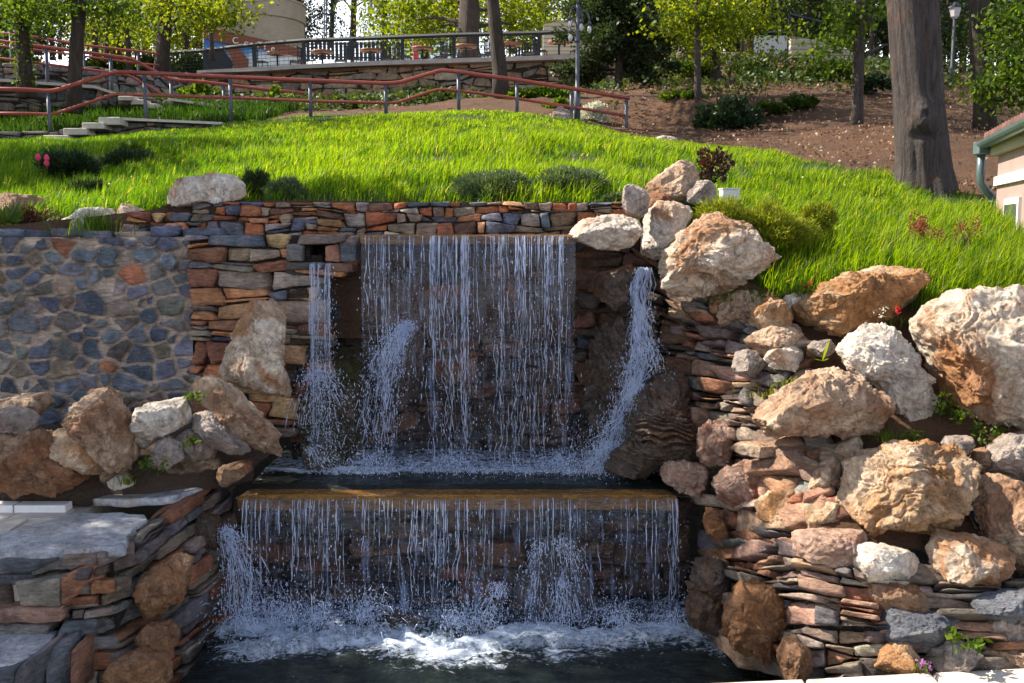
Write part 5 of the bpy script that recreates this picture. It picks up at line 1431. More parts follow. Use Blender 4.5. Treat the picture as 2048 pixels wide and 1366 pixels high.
sh('bright green leafy clump in the shaded left lawn', 268, 322, 11, 60, 36, 900, .05, 'leafgreen', 16, elong=1.4, name='leafy_plant', cat='plant')
sh('spreading green patch of small leaves with blue flowers in the left lawn', 335, 305, 12, 110, 22, 1500, .04, 'leafgreen', 17, elong=1.3, name='leafy_plant', cat='plant')
sh('tiny blue flowers on the green patch in the left lawn', 340, 293, 11.9, 60, 6, 60, .025, 'bluepetal', 18, elong=1, name='blue_flowers', cat='flowers', stems=0)
sh('purplish dry stems in front of the red brown rock at the left edge', 55, 452, 7.25, 120, 48, 1300, .02, 'leafpurple', 19, elong=1.6, name='dry_stems', cat='plant')
sh('small bright green plant at the left edge on the mortared wall', 12, 455, 7.1, 34, 22, 60, .06, 'leafgreen', 20, elong=2.5, name='leafy_plant', cat='plant')
# shrubs of the slope behind
sh('leafy green bush below the cafe wall behind the red handrail', 395, 205, 24, 90, 42, 1600, .09, 'leafgreen', 21, elong=1.3)
sh('white flowering bush behind the handrail in front of the cafe wall', 560, 215, 21, 55, 45, 700, .07, 'leafgreen', 22, elong=1.2)
sh('yellow green bush near the middle of the handrail', 690, 215, 21, 60, 30, 600, .08, 'leafgreen', 23, elong=1.2)
sh('dark ivy mound on the slope right of the leaning trunk', 1080, 215, 21, 130, 38, 2200, .08, 'leafgreen', 24, elong=1.2)
sh('variegated cream and green bush around the foot of the lamp post', 1175, 255, 18.2, 70, 52, 1200, .05, 'whitepetal', 25, elong=1.3)
sh('leafy green bush beside the variegated bush at the lamp post', 1120, 228, 19, 70, 28, 1000, .06, 'leafgreen', 26, elong=1.3)
sh('rounded dark green bush on the brown bank right of the thin grey trunk', 1455, 265, 17.5, 110, 78, 3500, .07, 'leafdark', 27, elong=1.3)
sh('ivy on the bank below the thin grey trunk', 1370, 215, 19, 90, 30, 1600, .07, 'leafgreen', 28, elong=1.2)
sh('sunlit green undergrowth under the framed hut', 1555, 175, 23, 140, 40, 2500, .08, 'leafgreen', 29, elong=1.2)
sh('green bush at the foot of the long beige wall', 1665, 165, 22.5, 110, 42, 2500, .08, 'leafgreen', 30, elong=1.2)
sh('dark bush between the beige wall and the big trunk', 1745, 185, 20, 70, 45, 1500, .08, 'leafdark', 31, elong=1.2)
sh('dark undergrowth left of the two tier handrail by the leaning trunk', 860, 205, 24, 110, 34, 2000, .08, 'leafdark', 32, elong=1.2)
sh('yellow lit undergrowth left of the thin dark forked trunk', 1405, 165, 24, 80, 60, 2200, .09, 'leafgreen', 33, elong=1.2)

for i_, (px_, w_, h_, Y_) in enumerate([(30, 120, 45, 37), (215, 110, 48, 39), (300, 90, 40, 40), (375, 110, 42, 43), (445, 70, 30, 46)]):
    sh(['dark hedge bush at the far left of the skyline', 'dark hedge bush behind the third handrail', 'dark hedge bush left of the trunk at the fence end', 'dark hedge bush right of the trunk at the fence end', 'low hedge bush behind the left end of the cafe front'][i_], px_, 150, Y_, w_, h_, 2600, .13, 'leafmid', 60 + i_, elong=1.3, name='hedge_bush')
for i_, (px_, py_, w_, h_, Y_) in enumerate([(1500, 150, 110, 30, 24.5), (1330, 160, 110, 45, 27), (1600, 215, 60, 22, 18.5), (1850, 200, 60, 30, 19.5), (1540, 225, 60, 18, 18)]):
    sh(['dark undergrowth left of the framed hut on the bank', 'dark undergrowth right of the big conifer', 'small green bush on the bare bank left of the forked trunk', 'green bush on the bank just right of the massive trunk', 'low green weeds on the bare bank'][i_], px_, py_, Y_, w_, h_, 1800, .08, 'leafmid', 80 + i_, elong=1.3)

# patches of ivy and litter on the brown bank
rng = np.random.default_rng(5)
n = 26000
lx_ = rng.uniform(1.5, 16, n); ly_ = rng.uniform(10.5, 26, n)
k = ~inpoly(lx_, ly_, GRASS) & (fbm(np.stack([lx_, ly_, lx_ * 0], 1) * .8, 5, 3) + rng.normal(size=n) * .25 > -.05)
lx_, ly_ = lx_[k], ly_[k]
lz_ = ground_z(lx_, ly_) + .04
V, Q_ = leaf_quads(np.stack([lx_, ly_, lz_ + rng.uniform(0, .05, len(lx_))], 1), .042, rng, 1.1)
mb = MB(); mb.add(V, Q_); tag(mb.build('leaf_litter', M['litter']), kind='stuff')
n = 60000
lx_ = rng.uniform(-6, 16, n); ly_ = rng.uniform(18.5, 33, n)
nz_ = fbm(np.stack([lx_, ly_, lx_ * 0], 1) * .55, 15, 3)
k = ~inpoly(lx_, ly_, GRASS) & (nz_ + rng.normal(size=n) * .1 + np.clip((ly_ - 21) / 10, -.5, .1) > .2)
lx_, ly_ = lx_[k], ly_[k]
V, Q_ = leaf_quads(np.stack([lx_, ly_, ground_z(lx_, ly_) + rng.uniform(0, .3, len(lx_))], 1), .09, rng, 1.1)
mb = MB(); mb.add(V, Q_); tag(mb.build('ground_cover', M['leafmid']), kind='stuff')
# grassy strip on the left behind the handrail, shade put into its dark green
n = 16000
lx_ = rng.uniform(-12, -4.2, n); ly_ = rng.uniform(17.2, 20.5, n)
k = rng.random(n) < .9
mb = MB(); mb.add(*blades(lx_, ly_, ground_z(lx_, ly_), rng.uniform(.1, .25, n), np.full(n, .02), rng, np.tile([.018, .045, .008], (n, 1)) * rng.uniform(.5, 1.5, (n, 1))))
tag(mb.build('grass', M['grass']), kind='stuff')

# fallen leaves and daisies in the lawn
n = 1500
lx_ = rng.uniform(-5, 6, n); ly_ = rng.uniform(7.3, 15, n)
k = inpoly(lx_, ly_, GRASS); lx_, ly_ = lx_[k], ly_[k]
V, Q_ = leaf_quads(np.stack([lx_, ly_, ground_z(lx_, ly_) + rng.uniform(.05, .12, len(lx_))], 1), .022, rng, 1.0)
mb = MB(); mb.add(V, Q_); tag(mb.build('lawn_litter', M['litter']), kind='stuff')

# tulips
for i, (px, py) in enumerate([(76, 315), (93, 317), (93, 327)]):
    c_ = at(px, py, 9.6); root = empty('tulip', (c_.x, c_.y, c_.z - .14))
    tag(root, ['deep pink tulip, left one of the three', 'deep pink tulip, upper right one of the three', 'pale pink tulip, lowest of the three'][i], 'tulip', 'pink tulips in the left lawn')
    mb = MB(); mb.tube([(0, 0, -.05), (.004, 0, .06), (0, 0, .13)], .004, 5); mb.build('stem', M['leafgreen'], root, True)
    D, F = ico(3); V = D * np.array([.025, .025, .034]); V[:, :2] *= (1 - .35 * np.clip(D[:, 2:3], 0, 1)); V = V * (1 + .08 * np.cos(np.arctan2(D[:, 1], D[:, 0]) * 3))[:, None]
    mb = MB(); mb.add(V + np.array([0, 0, .145]), None, F); mb.build('bloom', M['pinkpetal'], root, True)
    mb = MB()
    for a in (0.3, 2.4, 4.4):
        pts = [(0, 0, 0), (.03 * math.cos(a), .03 * math.sin(a), .06), (.07 * math.cos(a), .07 * math.sin(a), .09)]
        u_ = np.array([math.cos(a) * .5, math.sin(a) * .5, 1.0]) * .1; w_ = np.array([-math.sin(a), math.cos(a), 0]) * .008; b0 = np.array([0, 0, -.03]); mb.add([b0 - w_ * .5, b0 + w_ * .5, b0 + u_ * .5 + w_, b0 + u_ * .5 - w_, b0 + u_], [[0, 1, 2, 3]], [[3, 2, 4]])
    mb.build('leaf', M['leafgreen'], root)

# tufts and weeds
tuft('green grass tuft growing in front of the low whitish rock on the mortared wall', at(190, 466, 6.98), 260, .2, .28, 1)
tuft('small bright grass tuft on the dirt between the left boulders', at(257, 965, 5.7), 40, .085, .07, 2, (.12, .17, .02))
tuft('grass spilling over the slate bank beside the wide tan boulder', at(1600, 770, 5.72), 200, .07, .3, 3, (.12, .15, .02))
tuft('mossy grass growing between slates above the wide tan boulder', at(1545, 790, 5.78), 130, .05, .22, 4, (.14, .15, .02))
tuft('grass below the big jagged boulder at the top of the slate bank', at(1500, 598, 6.4), 260, .09, .35, 5, (.1, .14, .02))
tuft('grass in the cleft right of the broad orange tan boulder', at(1825, 648, 5.95), 180, .08, .25, 6, (.08, .13, .02))
tuft('grass between the blocky boulder and the small cream rock', at(1610, 590, 6.3), 160, .09, .25, 7, (.12, .16, .02))
tuft('blades growing at the right end of the wide tan boulder', at(1775, 880, 5.3), 90, .09, .16, 8, (.09, .14, .02))
def weed(label, p_, r, n, size, seed, mat='leafgreen', elong=1.2, **kw):
    return shrub(label, p_, (r, r * .7, r * 1.1), n, size, mat, seed, elong=elong, name='weed', cat='weed', outw=False, stems=3, **kw)
weed('pale green herb on top of the long slanting left boulder', at(388, 800, 5.95), .06, 60, .022, 1)
weed('thin green weed in front of the diagonally layered rock', at(388, 890, 5.82), .07, 50, .022, 2)
weed('dark green weed on the dirt in front of the half buried grey stone', at(302, 935, 5.72), .08, 60, .024, 3)
weed('small green weed under the peaked brown boulder', at(240, 800, 6.2), .04, 20, .02, 33)
weed('broad leaved green weed in front of the long dark blue slate', at(1905, 1292, 4.42), .06, 26, .04, 4)
weed('second broad leaved weed behind the pointed blue grey rock', at(1955, 1292, 4.45), .05, 26, .035, 5)
weed('green weed with yellow leaves at the top of the rubble bank', at(1828, 885, 5.25), .07, 60, .025, 6)
weed('low green weeds in the shade below the huge rounded boulder', at(1905, 830, 5.45), .13, 160, .025, 7)
weed('trailing green weeds behind the wrinkled orange brown boulder', at(1985, 890, 5.35), .12, 120, .025, 8)
weed('green sprigs at the lower right of the wrinkled orange brown boulder', at(1890, 1075, 4.95), .06, 50, .02, 9)
weed('tiny mauve flowered herb on the coping beside the orange speckled rock', at(1848, 1335, 4.42), .035, 70, .012, 10, 'mauvepetal')
weed('green herb under the mauve flowers on the coping', at(1840, 1342, 4.4), .04, 60, .012, 11)
weed('small red flowers in the grass left of the broad orange tan boulder', at(1612, 572, 6.2), .03, 14, .016, 12, 'redpetal')
weed('dark red flowers in front of the broad orange tan boulder', at(1795, 625, 5.7), .03, 14, .016, 13, 'redpetal')
weed('small white flowers hanging before the broad orange tan boulder', at(1760, 633, 5.65), .05, 18, .014, 14, 'whitepetal')
weed('leafy rosette in the grass above the small cream rock', at(1605, 590, 6.15), .06, 70, .02, 15)
# single upright leaf plant in the slate bank
c_ = at(1645, 722, 5.7); root = empty('leaf_shoot', c_); tag(root, 'single upright yellow green leaf shoot in the slate bank', 'plant')
mb = MB()
for a, l, tl in ((.35, .13, .35), (-1.2, .06, 1.2), (2.6, .05, 1.4)):
    V = []; 
    for i in range(9):
        t_ = i / 8; w_ = .013 * math.sin(math.pi * min(t_ * .9 + .08, 1)); x_ = t_ * l * math.sin(tl); z_ = t_ * l * math.cos(tl)
        V += [(x_ * math.cos(a) - w_ * math.sin(a) * .3 - w_ * math.cos(tl), x_ * math.sin(a) - w_, z_), (x_ * math.cos(a) + w_ * math.cos(tl), x_ * math.sin(a) + w_, z_ + w_ * .3)]
    mb.add(V, [[2 * i, 2 * i + 1, 2 * i + 3, 2 * i + 2] for i in range(8)])
mb.build('leaf', M['leafyel'], root, True)

# hose
mb = MB()
pts = [at(*q) for q in [(1935, 960, 5.12), (1940, 1000, 5.04), (1952, 1040, 4.98), (1975, 1080, 4.98), (2002, 1115, 4.9), (2022, 1160, 4.78), (2040, 1200, 4.68), (2056, 1240, 4.6)]]
cpts = []
for i in range(len(pts) - 1):
    for j in range(6): cpts.append(pts[i].lerp(pts[i + 1], j / 6))
cpts.append(pts[-1])
mb.tube(cpts, .0125, 10)
mb.tube([cpts[20], cpts[21], cpts[22]], .017, 10)
tag(mb.build('hose', M['hose'], None, True), 'black plastic water pipe running down behind the rocks at the right', 'hose')

# ------------------------------------------------------------------ trees
def branchy(mb_, p0, d, L, r, lvl, rng, tips, seg=5):
    n_ = 5
    pts = [np.array(p0, float)]; dd = np.array(d, float); dd /= np.linalg.norm(dd)
    for i in range(n_):
        dd = dd + rng.normal(size=3) * .13; dd[2] += .04; dd /= np.linalg.norm(dd)
        pts.append(pts[-1] + dd * L / n_)
    mb_.tube(pts, np.linspace(r, r * .5, n_ + 1), seg, cap=False)
    if lvl == 0:
        tips.append(pts[-1]); tips.append(pts[-3]); return
    for k in range(rng.integers(2, 4)):
        i = rng.integers(2, n_ + 1)
        nd = dd + rng.normal(size=3) * .65; nd[2] += .12
        branchy(mb_, pts[i], nd, L * rng.uniform(.55, .8), r * .5, lvl - 1, rng, tips, 4)

def tree(label, base, top, r0, r1, clusters=(), mat='leafgreen', leaf=.09, limbs=(), seed=1, bark='bark', name='tree', crown=None, up=4.0, seg=14, flare=1.25, cat='tree', curve=0.0, ivy=0, crown_n=2500, sides=0, bare=0):
    """base, top: (px,py,Y); radii in px of the photo; clusters: (px,py,dY,rx,ry,n) in px; the trunk continues `up` m above top"""
    rng = np.random.default_rng(seed)
    A_, B_ = at(*base), at(*top)
    s = base[2] / FPX
    root = empty(name, (A_.x, A_.y, A_.z)); tag(root, label, cat)
    mb_ = MB()
    d_ = (B_ - A_)
    U_ = B_ + d_.normalized() * up
    npt = 16
    pts = []; rr = []
    tot = (U_ - A_).length; lb = d_.length
    for i in range(npt + 1):
        t_ = i / npt
        p_ = A_.lerp(U_, t_); ph = t_ * tot / lb
        p_ = p_ + Vector((math.sin(ph * math.pi) * curve * s if ph < 1 else 0, 0, 0))
        if i == 0: p_ = p_ - Vector((0, 0, .15))
        pts.append(p_)
        r_ = (r0 + (r1 - r0) * min(ph, 1)) * s if ph <= 1 else r1 * s * max(0.25, 1 - (ph - 1) * .5)
        if ph < .12: r_ *= 1 + (flare - 1) * (1 - ph / .12)
        rr.append(r_)
    mb_.tube(pts, rr, seg)
    V = np.vstack(mb_.V); 
    q = V * np.array([6, 6, .8])
    ax = np.array([[np.interp(z, [p_.z for p_ in pts], [p_.x for p_ in pts]), np.interp(z, [p_.z for p_ in pts], [p_.y for p_ in pts]), 0] for z in V[:, 2]])
    dv = V - ax; dv[:, 2] = 0
    V = V + dv * (fbm(q, seed, 4) * .22)[:, None]
    mb_.V = [V]
    mb_.build('trunk', M[bark], root, True)
    tips = []
    mb_ = MB()
    def trunk_pt(z):
        for a_, b_ in zip(pts, pts[1:]):
            if b_.z >= z: return a_.lerp(b_, (z - a_.z) / max(b_.z - a_.z, 1e-6))
        return pts[-1]
    for l in limbs:
        P_ = [np.array(tuple(at(*q_))) for q_ in l[0]]
        P2 = []
        for a_, b_ in zip(P_, P_[1:]):
            for j in range(4): P2.append(a_ + (b_ - a_) * j / 4 + rng.normal(size=3) * .01)
        P2.append(P_[-1])
        mb_.tube(P2, np.linspace(l[1] * s, l[1] * s * .35, len(P2)), 7, cap=False)
    L = []
    for (px, py, dY, rx, ry, n_) in clusters:
        c_ = np.array(tuple(at(px, py, base[2] + dY))); s2 = (base[2] + dY) / FPX
        st = trunk_pt(min(c_[2] - .3 * abs(c_[0] - A_.x) * .3 , U_.z))
        mid = (np.array(tuple(st)) + c_) / 2 + np.array([0, 0, .08 * abs(c_[0] - st.x)])
        mb_.tube([tuple(st), tuple(mid), tuple(c_)], [max(r1 * s * .3, .012), max(r1 * s * .16, .009), .005], 5, cap=False)
        for k in range(6):
            e = c_ + rng.normal(size=3) * np.array([rx * s2 * .6, rx * s2 * .5, ry * s2 * .6]); mb_.tube([tuple(mid * .3 + c_ * .7), tuple((c_ + e) / 2 + rng.normal(size=3) * .03), tuple(e)], [.009, .006, .003], 4, cap=False)
        n_ = int(n_ * 1.25); nsub = max(6, n_ // 20)
        sub = rng.normal(size=(nsub, 3)) * np.array([rx * s2 * .85, rx * s2 * .6, ry * s2 * .8])
        k = rng.integers(nsub, size=n_)
        sg = leaf * 1.5
        L.append(c_ + sub[k] + rng.normal(size=(n_, 3)) * np.array([sg * 1.4, sg, sg * .6]))
    if crown:  # leaf masses above the frame, placed for the shade they cast
        for (cx_, cy_, cz_, rx, ry, rz) in crown:
            nsub = max(6, crown_n // 45)
            dn = rng.normal(size=(nsub, 3)); dn /= np.linalg.norm(dn, axis=1)[:, None]
            sub = dn * np.array([rx, ry, rz]) * (rng.random((nsub, 1)) ** .4)
            k = rng.integers(nsub, size=crown_n)
            c_ = np.array([cx_, cy_, cz_])
            L.append(c_ + sub[k] + rng.normal(size=(crown_n, 3)) * .28)
            for j in range(10):
                e = c_ + sub[j % nsub]
                zz = min(cz_ - rz * .5, U_.z); st = trunk_pt(zz)
                mb_.tube([tuple(st), tuple((np.array(tuple(st)) + e) / 2 + rng.normal(size=3) * .2), tuple(e)], [r1 * s * .4, r1 * s * .25, .012], 5, cap=False)
    if bare:
        for j in range(bare):
            zf = rng.uniform(.35, 1)
            st = trunk_pt(A_.z + (B_.z - A_.z) * zf)
            a = rng.uniform(0, 6.28)
            branchy(mb_, tuple(st), (math.cos(a), math.sin(a) * .5, rng.uniform(.2, 1.1)), rng.uniform(1.2, 2.6) * base[2] / 45, max(r1 * s * .42, .02), 3, rng, tips)
    if mb_.V: mb_.build('branches', M[bark], root, True)
    if ivy:
        z_ = rng.uniform(A_.z, A_.z + (B_.z - A_.z) * .75, ivy); an = rng.uniform(0, 6.28, ivy)
        Pt = np.array([tuple(trunk_pt(z)) for z in z_]); R_ = r0 * s * 1.1
        iv = np.stack([Pt[:, 0] + np.cos(an) * R_, Pt[:, 1] + np.sin(an) * R_, z_], 1) + rng.normal(size=(ivy, 3)) * .03
        Vv, Qq = leaf_quads(iv, .06, rng, 1.0); m_ = MB(); m_.add(Vv, Qq); m_.build('ivy', M['leafgreen'], root)
    if bare and mat and sides:
        T_ = np.array(tips); k = rng.integers(len(T_), size=sides)
        L.append(T_[k] + rng.normal(size=(sides, 3)) * .16 * base[2] / 45)
    if L and mat:
        P_ = np.vstack(L); P_ = P_ + rng.normal(size=P_.shape) * leaf * 1.1
        Vv, Qq = leaf_quads(P_, leaf, rng, 1.15, None, .3)
        m_ = MB(); m_.add(Vv, Qq); m_.build('foliage', M[mat], root)
    keep_world(root)
    return root

# nearer trunks
def cr(px, Y, z, r, dx=0, dy=0):
    x_ = at(px, 0, Y).x
    return (x_ + dx, Y + dy, z, r, r, r * .55)
tree('ivy clad trunk at the far left, nearest of the left trees', (52, 178, 17.6), (36, -30, 17.6), 15, 11, [(20, -5, -.5, 60, 25, 500), (80, 5, .3, 45, 22, 420), (60, 25, .6, 30, 18, 200)], 'leafgreen', .08, seed=1, ivy=450, crown=[cr(40, 17.6, 8.4, 1.6, -.5, -.5)], crown_n=1800)
tree('dark straight trunk second from the left, standing in the shaded grass', (146, 208, 17.3), (162, -30, 17.3), 13.5, 11.5, [(120, 5, -.3, 60, 18, 500), (200, 8, .4, 50, 20, 420), (230, 22, .2, 40, 16, 300)], 'leafgreen', .075, seed=2, crown=[cr(150, 17.3, 8.6, 1.7, 0, -1.2)], crown_n=1800)
tree('tall dark trunk at the left end of the cafe fence, leaning right', (322, 142, 27), (338, -30, 27), 14, 12, [(300, 0, 0, 90, 22, 800), (390, 10, -.5, 60, 30, 700), (440, 20, -1, 50, 22, 500), (420, 42, -1, 45, 14, 380), (260, 12, 0, 60, 20, 500)], 'leafyel', .1, seed=3)
tree('tall slender trunk leaning left in front of the cafe fence', (1004, 194, 21), (982, -30, 21), 14, 12, seed=4, mat='leafgreen', crown=[(-1.5, 20.5, 10.8, 2.2, 2.2, 1.2), (1, 18.2, 10.3, 2.0, 2.0, 1.1), (2.6, 21, 10.8, 2.0, 2.0, 1.1), (-3.2, 18.5, 10.2, 1.6, 1.6, .9)], crown_n=1900, up=5.5, limbs=[([(988, 5, 21), (1010, -20, 21.3)], 4)])
tree('broad dark trunk behind the cafe fence left of the slender leaning trunk', (938, 118, 38), (940, -30, 38), 22, 18, [(860, 60, 1.5, 40, 40, 900), (870, 15, 1.5, 50, 22, 800), (800, 45, 1, 35, 40, 600), (1025, 30, 1.5, 45, 30, 900), (1060, 55, 1, 45, 30, 800)], 'leafyel', .15, seed=5)
tree('thin pale grey trunk on the ivy bank right of the conifer', (1396, 208, 18.5), (1393, -30, 18.5), 6.5, 6, [(1375, 40, 0, 35, 28, 500), (1415, 25, 0, 40, 25, 600), (1440, 55, .3, 30, 22, 350)], 'leafyel', .075, seed=6, bark='bigbark', flare=1.1, crown=[cr(1396, 18.5, 9.2, 2.0, -.8, .6)], crown_n=2200)
tree('crooked dark trunk behind the thin pale grey trunk', (1432, 165, 23), (1448, -30, 23), 8, 9, [(1420, 95, -.3, 30, 22, 350), (1475, 45, 0, 40, 30, 700), (1500, 50, 0, 30, 15, 300), (1450, 15, 0, 50, 16, 500)], 'leafyel', .09, seed=7, curve=-6, crown=[cr(1440, 23, 11, 2.2, -.6, .3), cr(1440, 23, 11.5, 2.0, 2.2, .3)], crown_n=2200)
tree('reddish brown forked trunk rising from the leaf litter on the bank', (1714, 250, 16.3), (1720, -30, 16.3), 10.5, 12, [(1670, 75, 0, 35, 28, 380), (1690, 40, 0, 32, 22, 300), (1740, 15, 0, 40, 22, 300)], 'leafgreen', .075, seed=8, limbs=[([(1722, 120, 16.3), (1755, 95, 16.5), (1800, 85, 16.8)], 4), ([(1716, 70, 16.3), (1695, 40, 16.3), (1690, -10, 16.3)], 4), ([(1722, 60, 16.3), (1745, 20, 16.3), (1760, -20, 16.4)], 5)], crown=[cr(1700, 16.3, 9.0, 2.0, -1.8, 1.2), cr(1700, 16.3, 9.6, 1.8, .8, 2.5)], crown_n=2200, bark='bigbark')
tree('dark trunk at the right under the leafy branches, behind the pink house', (1972, 264, 15.8), (1958, -30, 15.8) , 21, 19, [(2025, 60, -.6, 26, 30, 500), (2040, 110, -.8, 24, 40, 600), (2025, 150, -.8, 26, 24, 350), (2045, 190, -.8, 26, 24, 350), (1965, 175, -.8, 26, 12, 150), (2040, 15, -.6, 28, 20, 350), (2000, 200, -.8, 24, 10, 120)], 'leafgreen', .07, seed=9, bark='bark', crown=[cr(1960, 15.8, 8.5, 2.2, -.5)], crown_n=2200)
tree('tree trunk with spring leaves behind the tall conifer, by the red sheds', (1322, 90, 36), (1322, -30, 36), 11, 10, [(1290, 10, 0, 60, 20, 600), (1370, 60, -1, 30, 30, 500), (1350, 20, 0, 50, 25, 600)], 'leafyel', .14, seed=10, crown=[cr(1322, 30, 13.5, 2.6, -3), cr(1322, 30, 13.5, 2.6, 2)], crown_n=2600)
# unseen trees on the left, added so their crowns shade terrace, lawn and pool
def off_tree(label, x, y, zb, ztop, r, seed, crowns, n=3000, mat='leafgreen'):
    rng = np.random.default_rng(seed)
    root = empty('tree', (x, y, zb)); tag(root, label, 'tree')
    m_ = MB(); m_.tube([(x, y, zb - .2), (x + .1, y, zb + 2), (x, y + .1, ztop)], [r, r * .85, r * .5], 14); m_.build('trunk', M['bark'], root, True)
    m_ = MB(); L = []
    for (cx_, cy_, cz_, rr) in crowns:
        for j in range(9):
            e = np.array([cx_, cy_, cz_]) + rng.normal(size=3) * rr * .5
            m_.tube([(x, y, min(cz_ - rr * .4, ztop)), tuple((e + np.array([x, y, cz_])) / 2), tuple(e)], [r * .35, r * .2, .015], 5, cap=False)
        ns = n // 40; dn = rng.normal(size=(ns, 3)); dn /= np.linalg.norm(dn, axis=1)[:, None]
        sub = dn * rr * (rng.random((ns, 1)) ** .45) * np.array([1, 1, .6]); k = rng.integers(ns, size=n)
        L.append(np.array([cx_, cy_, cz_]) + sub[k] + rng.normal(size=(n, 3)) * .22)
    m_.build('branches', M['bark'], root, True)
    V_, Q2 = leaf_quads(np.vstack(L), .1, rng, 1.15); m_ = MB(); m_.add(V_, Q2); m_.build('foliage', M[mat], root)
    keep_world(root)
off_tree('tree outside the photo on the left, shading the terrace', -8.8, 6.4, 1.0, 7.5, .25, 1, [(-8.2, 6.7, 6.5, 1.4), (-8.9, 6.0, 7.3, 1.4), (-9.6, 7.3, 8.0, 1.4), (-7.6, 5.8, 6.3, 1.1)], 1300)
off_tree('second tree outside the photo on the left, placed to shade the lawn', -11.5, 12.5, 3.3, 9.5, .25, 2, [(-11.5, 12.4, 8.3, 2.0), (-10.6, 10.5, 8.0, 1.7), (-12.5, 14.5, 8.8, 2.0), (-10.0, 13.8, 8.8, 1.3), (-12.2, 9.6, 8.2, 1.7), (-10.2, 12.0, 8.6, 1.5)], 4200)

off_tree('third tree outside the photo on the left, placed to shade the pool', -7.9, 8.3, 1.6, 8.0, .2, 3, [(-5.35, 7.3, 6.6, .85), (-6.9, 8.6, 8.2, 1.0)], 2000)

# big trunk at the right, with its burl
rng = np.random.default_rng(50)
A_, B_ = at(1850, 392, 11.3), at(1821, -60, 11.3)
root = empty('tree', A_); tag(root, 'massive grey trunk with a knotty burl standing at the edge of the lawn', 'tree')
nz_, ns_ = 220, 96
V = []
for i in range(nz_):
    t_ = i / (nz_ - 1)
    z_ = A_.z - .15 + t_ * (B_.z - A_.z + 1.6)
    f = (z_ - A_.z) / (B_.z - A_.z)
    cx_ = A_.x + (B_.x - A_.x) * f
    r_ = (46 + 7 * max(0, 1 - f * 2.2)) * 11.3 / FPX
    if f < .12: r_ *= 1 + .14 * (1 - f / .12)
    for j in range(ns_):
        a = j / ns_ * 2 * math.pi
        V.append((cx_, 11.3, z_, a, r_, f))
V = np.array(V)
a = V[:, 3]; z_ = V[:, 2]
q = np.stack([np.cos(a) * 2.4, np.sin(a) * 2.4, z_ * .35], 1)
rr = V[:, 4] * (1 + .07 * fbm(q, 4, 3) + .045 * ridged(np.stack([np.cos(a + z_ * .05) * 7, np.sin(a + z_ * .05) * 7, z_ * .6], 1), 5, 3) + .012 * fbm(np.stack([np.cos(a) * 18, np.sin(a) * 18, z_ * 3], 1), 6, 3))
# root flutes
low = np.clip(1 - V[:, 5] / .35, 0, 1)
rr = rr * (1 + .07 * low * np.cos(a * 5 + .8))
bz = at(1830, 235, 11).z; ang = -math.pi / 2 - .25
da = np.arctan2(np.sin(a - ang), np.cos(a - ang))
bl = np.exp(-((da / .42) ** 2 + ((z_ - bz) / .16) ** 2)); notch = np.exp(-((da / .4) ** 2 + ((z_ - bz + .19) / .05) ** 2))
scar = np.exp(-((da / .35) ** 2)) * np.clip(1 - (z_ - A_.z) / (bz - .2 - A_.z), 0, 1) * (z_ < bz - .15)
rr = rr + bl * .12 * (1 + .5 * fbm(np.stack([a * 6, z_ * 12, a * 0], 1), 7, 3)) - notch * .07 - scar * .02
V3 = np.stack([V[:, 0] + np.cos(a) * rr, V[:, 1] + np.sin(a) * rr, z_], 1)
i0 = (np.arange(nz_ - 1)[:, None] * ns_ + np.arange(ns_)[None, :]); i1 = np.arange(nz_ - 1)[:, None] * ns_ + (np.arange(ns_)[None, :] + 1) % ns_
Qf = np.stack([i0, i1, i1 + ns_, i0 + ns_], -1).reshape(-1, 4)
obj('trunk', make_mesh('trunk', V3, Qf, None, True), M['bigbark'], root)
L = []
m_ = MB()
for j in range(14):
    e = np.array([B_.x + rng.normal() * 1.6, 11.6 + rng.normal() * 1.4, B_.z + 2.6 + rng.random() * 2])
    m_.tube([(B_.x, 11.3, B_.z + 1.2), tuple((e + np.array([B_.x, 11.3, B_.z + 1.2])) / 2 + rng.normal(size=3) * .2), tuple(e)], [.12, .07, .02], 6, cap=False)
    L.append(e + rng.normal(size=(160, 3)) * .45)
m_.build('branches', M['bigbark'], root, True)
V_, Q2 = leaf_quads(np.vstack(L), .1, rng, 1.15); m_ = MB(); m_.add(V_, Q2); m_.build('foliage', M['leafgreen'], root)
keep_world(root)

# dark spreading conifer in the middle of the slope
rng = np.random.default_rng(60)
c0 = at(1235, 190, 23.5); root = empty('conifer', c0); tag(root, 'big dark spreading conifer on the slope behind the lamp post', 'conifer')
m_ = MB(); LP = []; LO = []; top = at(1235, -20, 23.5)
m_.tube([(c0.x, c0.y, c0.z - .3), (c0.x + .05, c0.y, (c0.z + top.z) / 2), (c0.x, c0.y, top.z)], [.11, .08, .03], 8)
for j in range(46):
    h_ = rng.uniform(.12, 1.0)
    z0_ = c0.z + (top.z - c0.z) * h_
    a = rng.uniform(0, 6.28); ln = (1.75 - .55 * h_) * rng.uniform(.6, 1.05)
    d_ = np.array([math.cos(a), math.sin(a) * .8, rng.uniform(-.22, .3)])
    p0 = np.array([c0.x, c0.y, z0_]); pts = [p0 + d_ * ln * t_ + np.array([0, 0, -.25 * t_ * t_]) for t_ in np.linspace(0, 1, 5)]
    m_.tube(pts, np.linspace(.03, .006, 5), 5, cap=False)
    for t_ in rng.uniform(.25, 1, 34):
        p_ = p0 + d_ * ln * t_ + np.array([0, 0, -.25 * t_ * t_])
        b = rng.normal(size=3) * np.array([.16, .16, .08]); k = 16
        tt = rng.random((k, 1))
        LP.append(p_ + b * tt + rng.normal(size=(k, 3)) * .05); LO.append(np.tile(b / np.linalg.norm(b) + d_ * .5, (k, 1)))
m_.build('trunk', M['bark'], root, True)
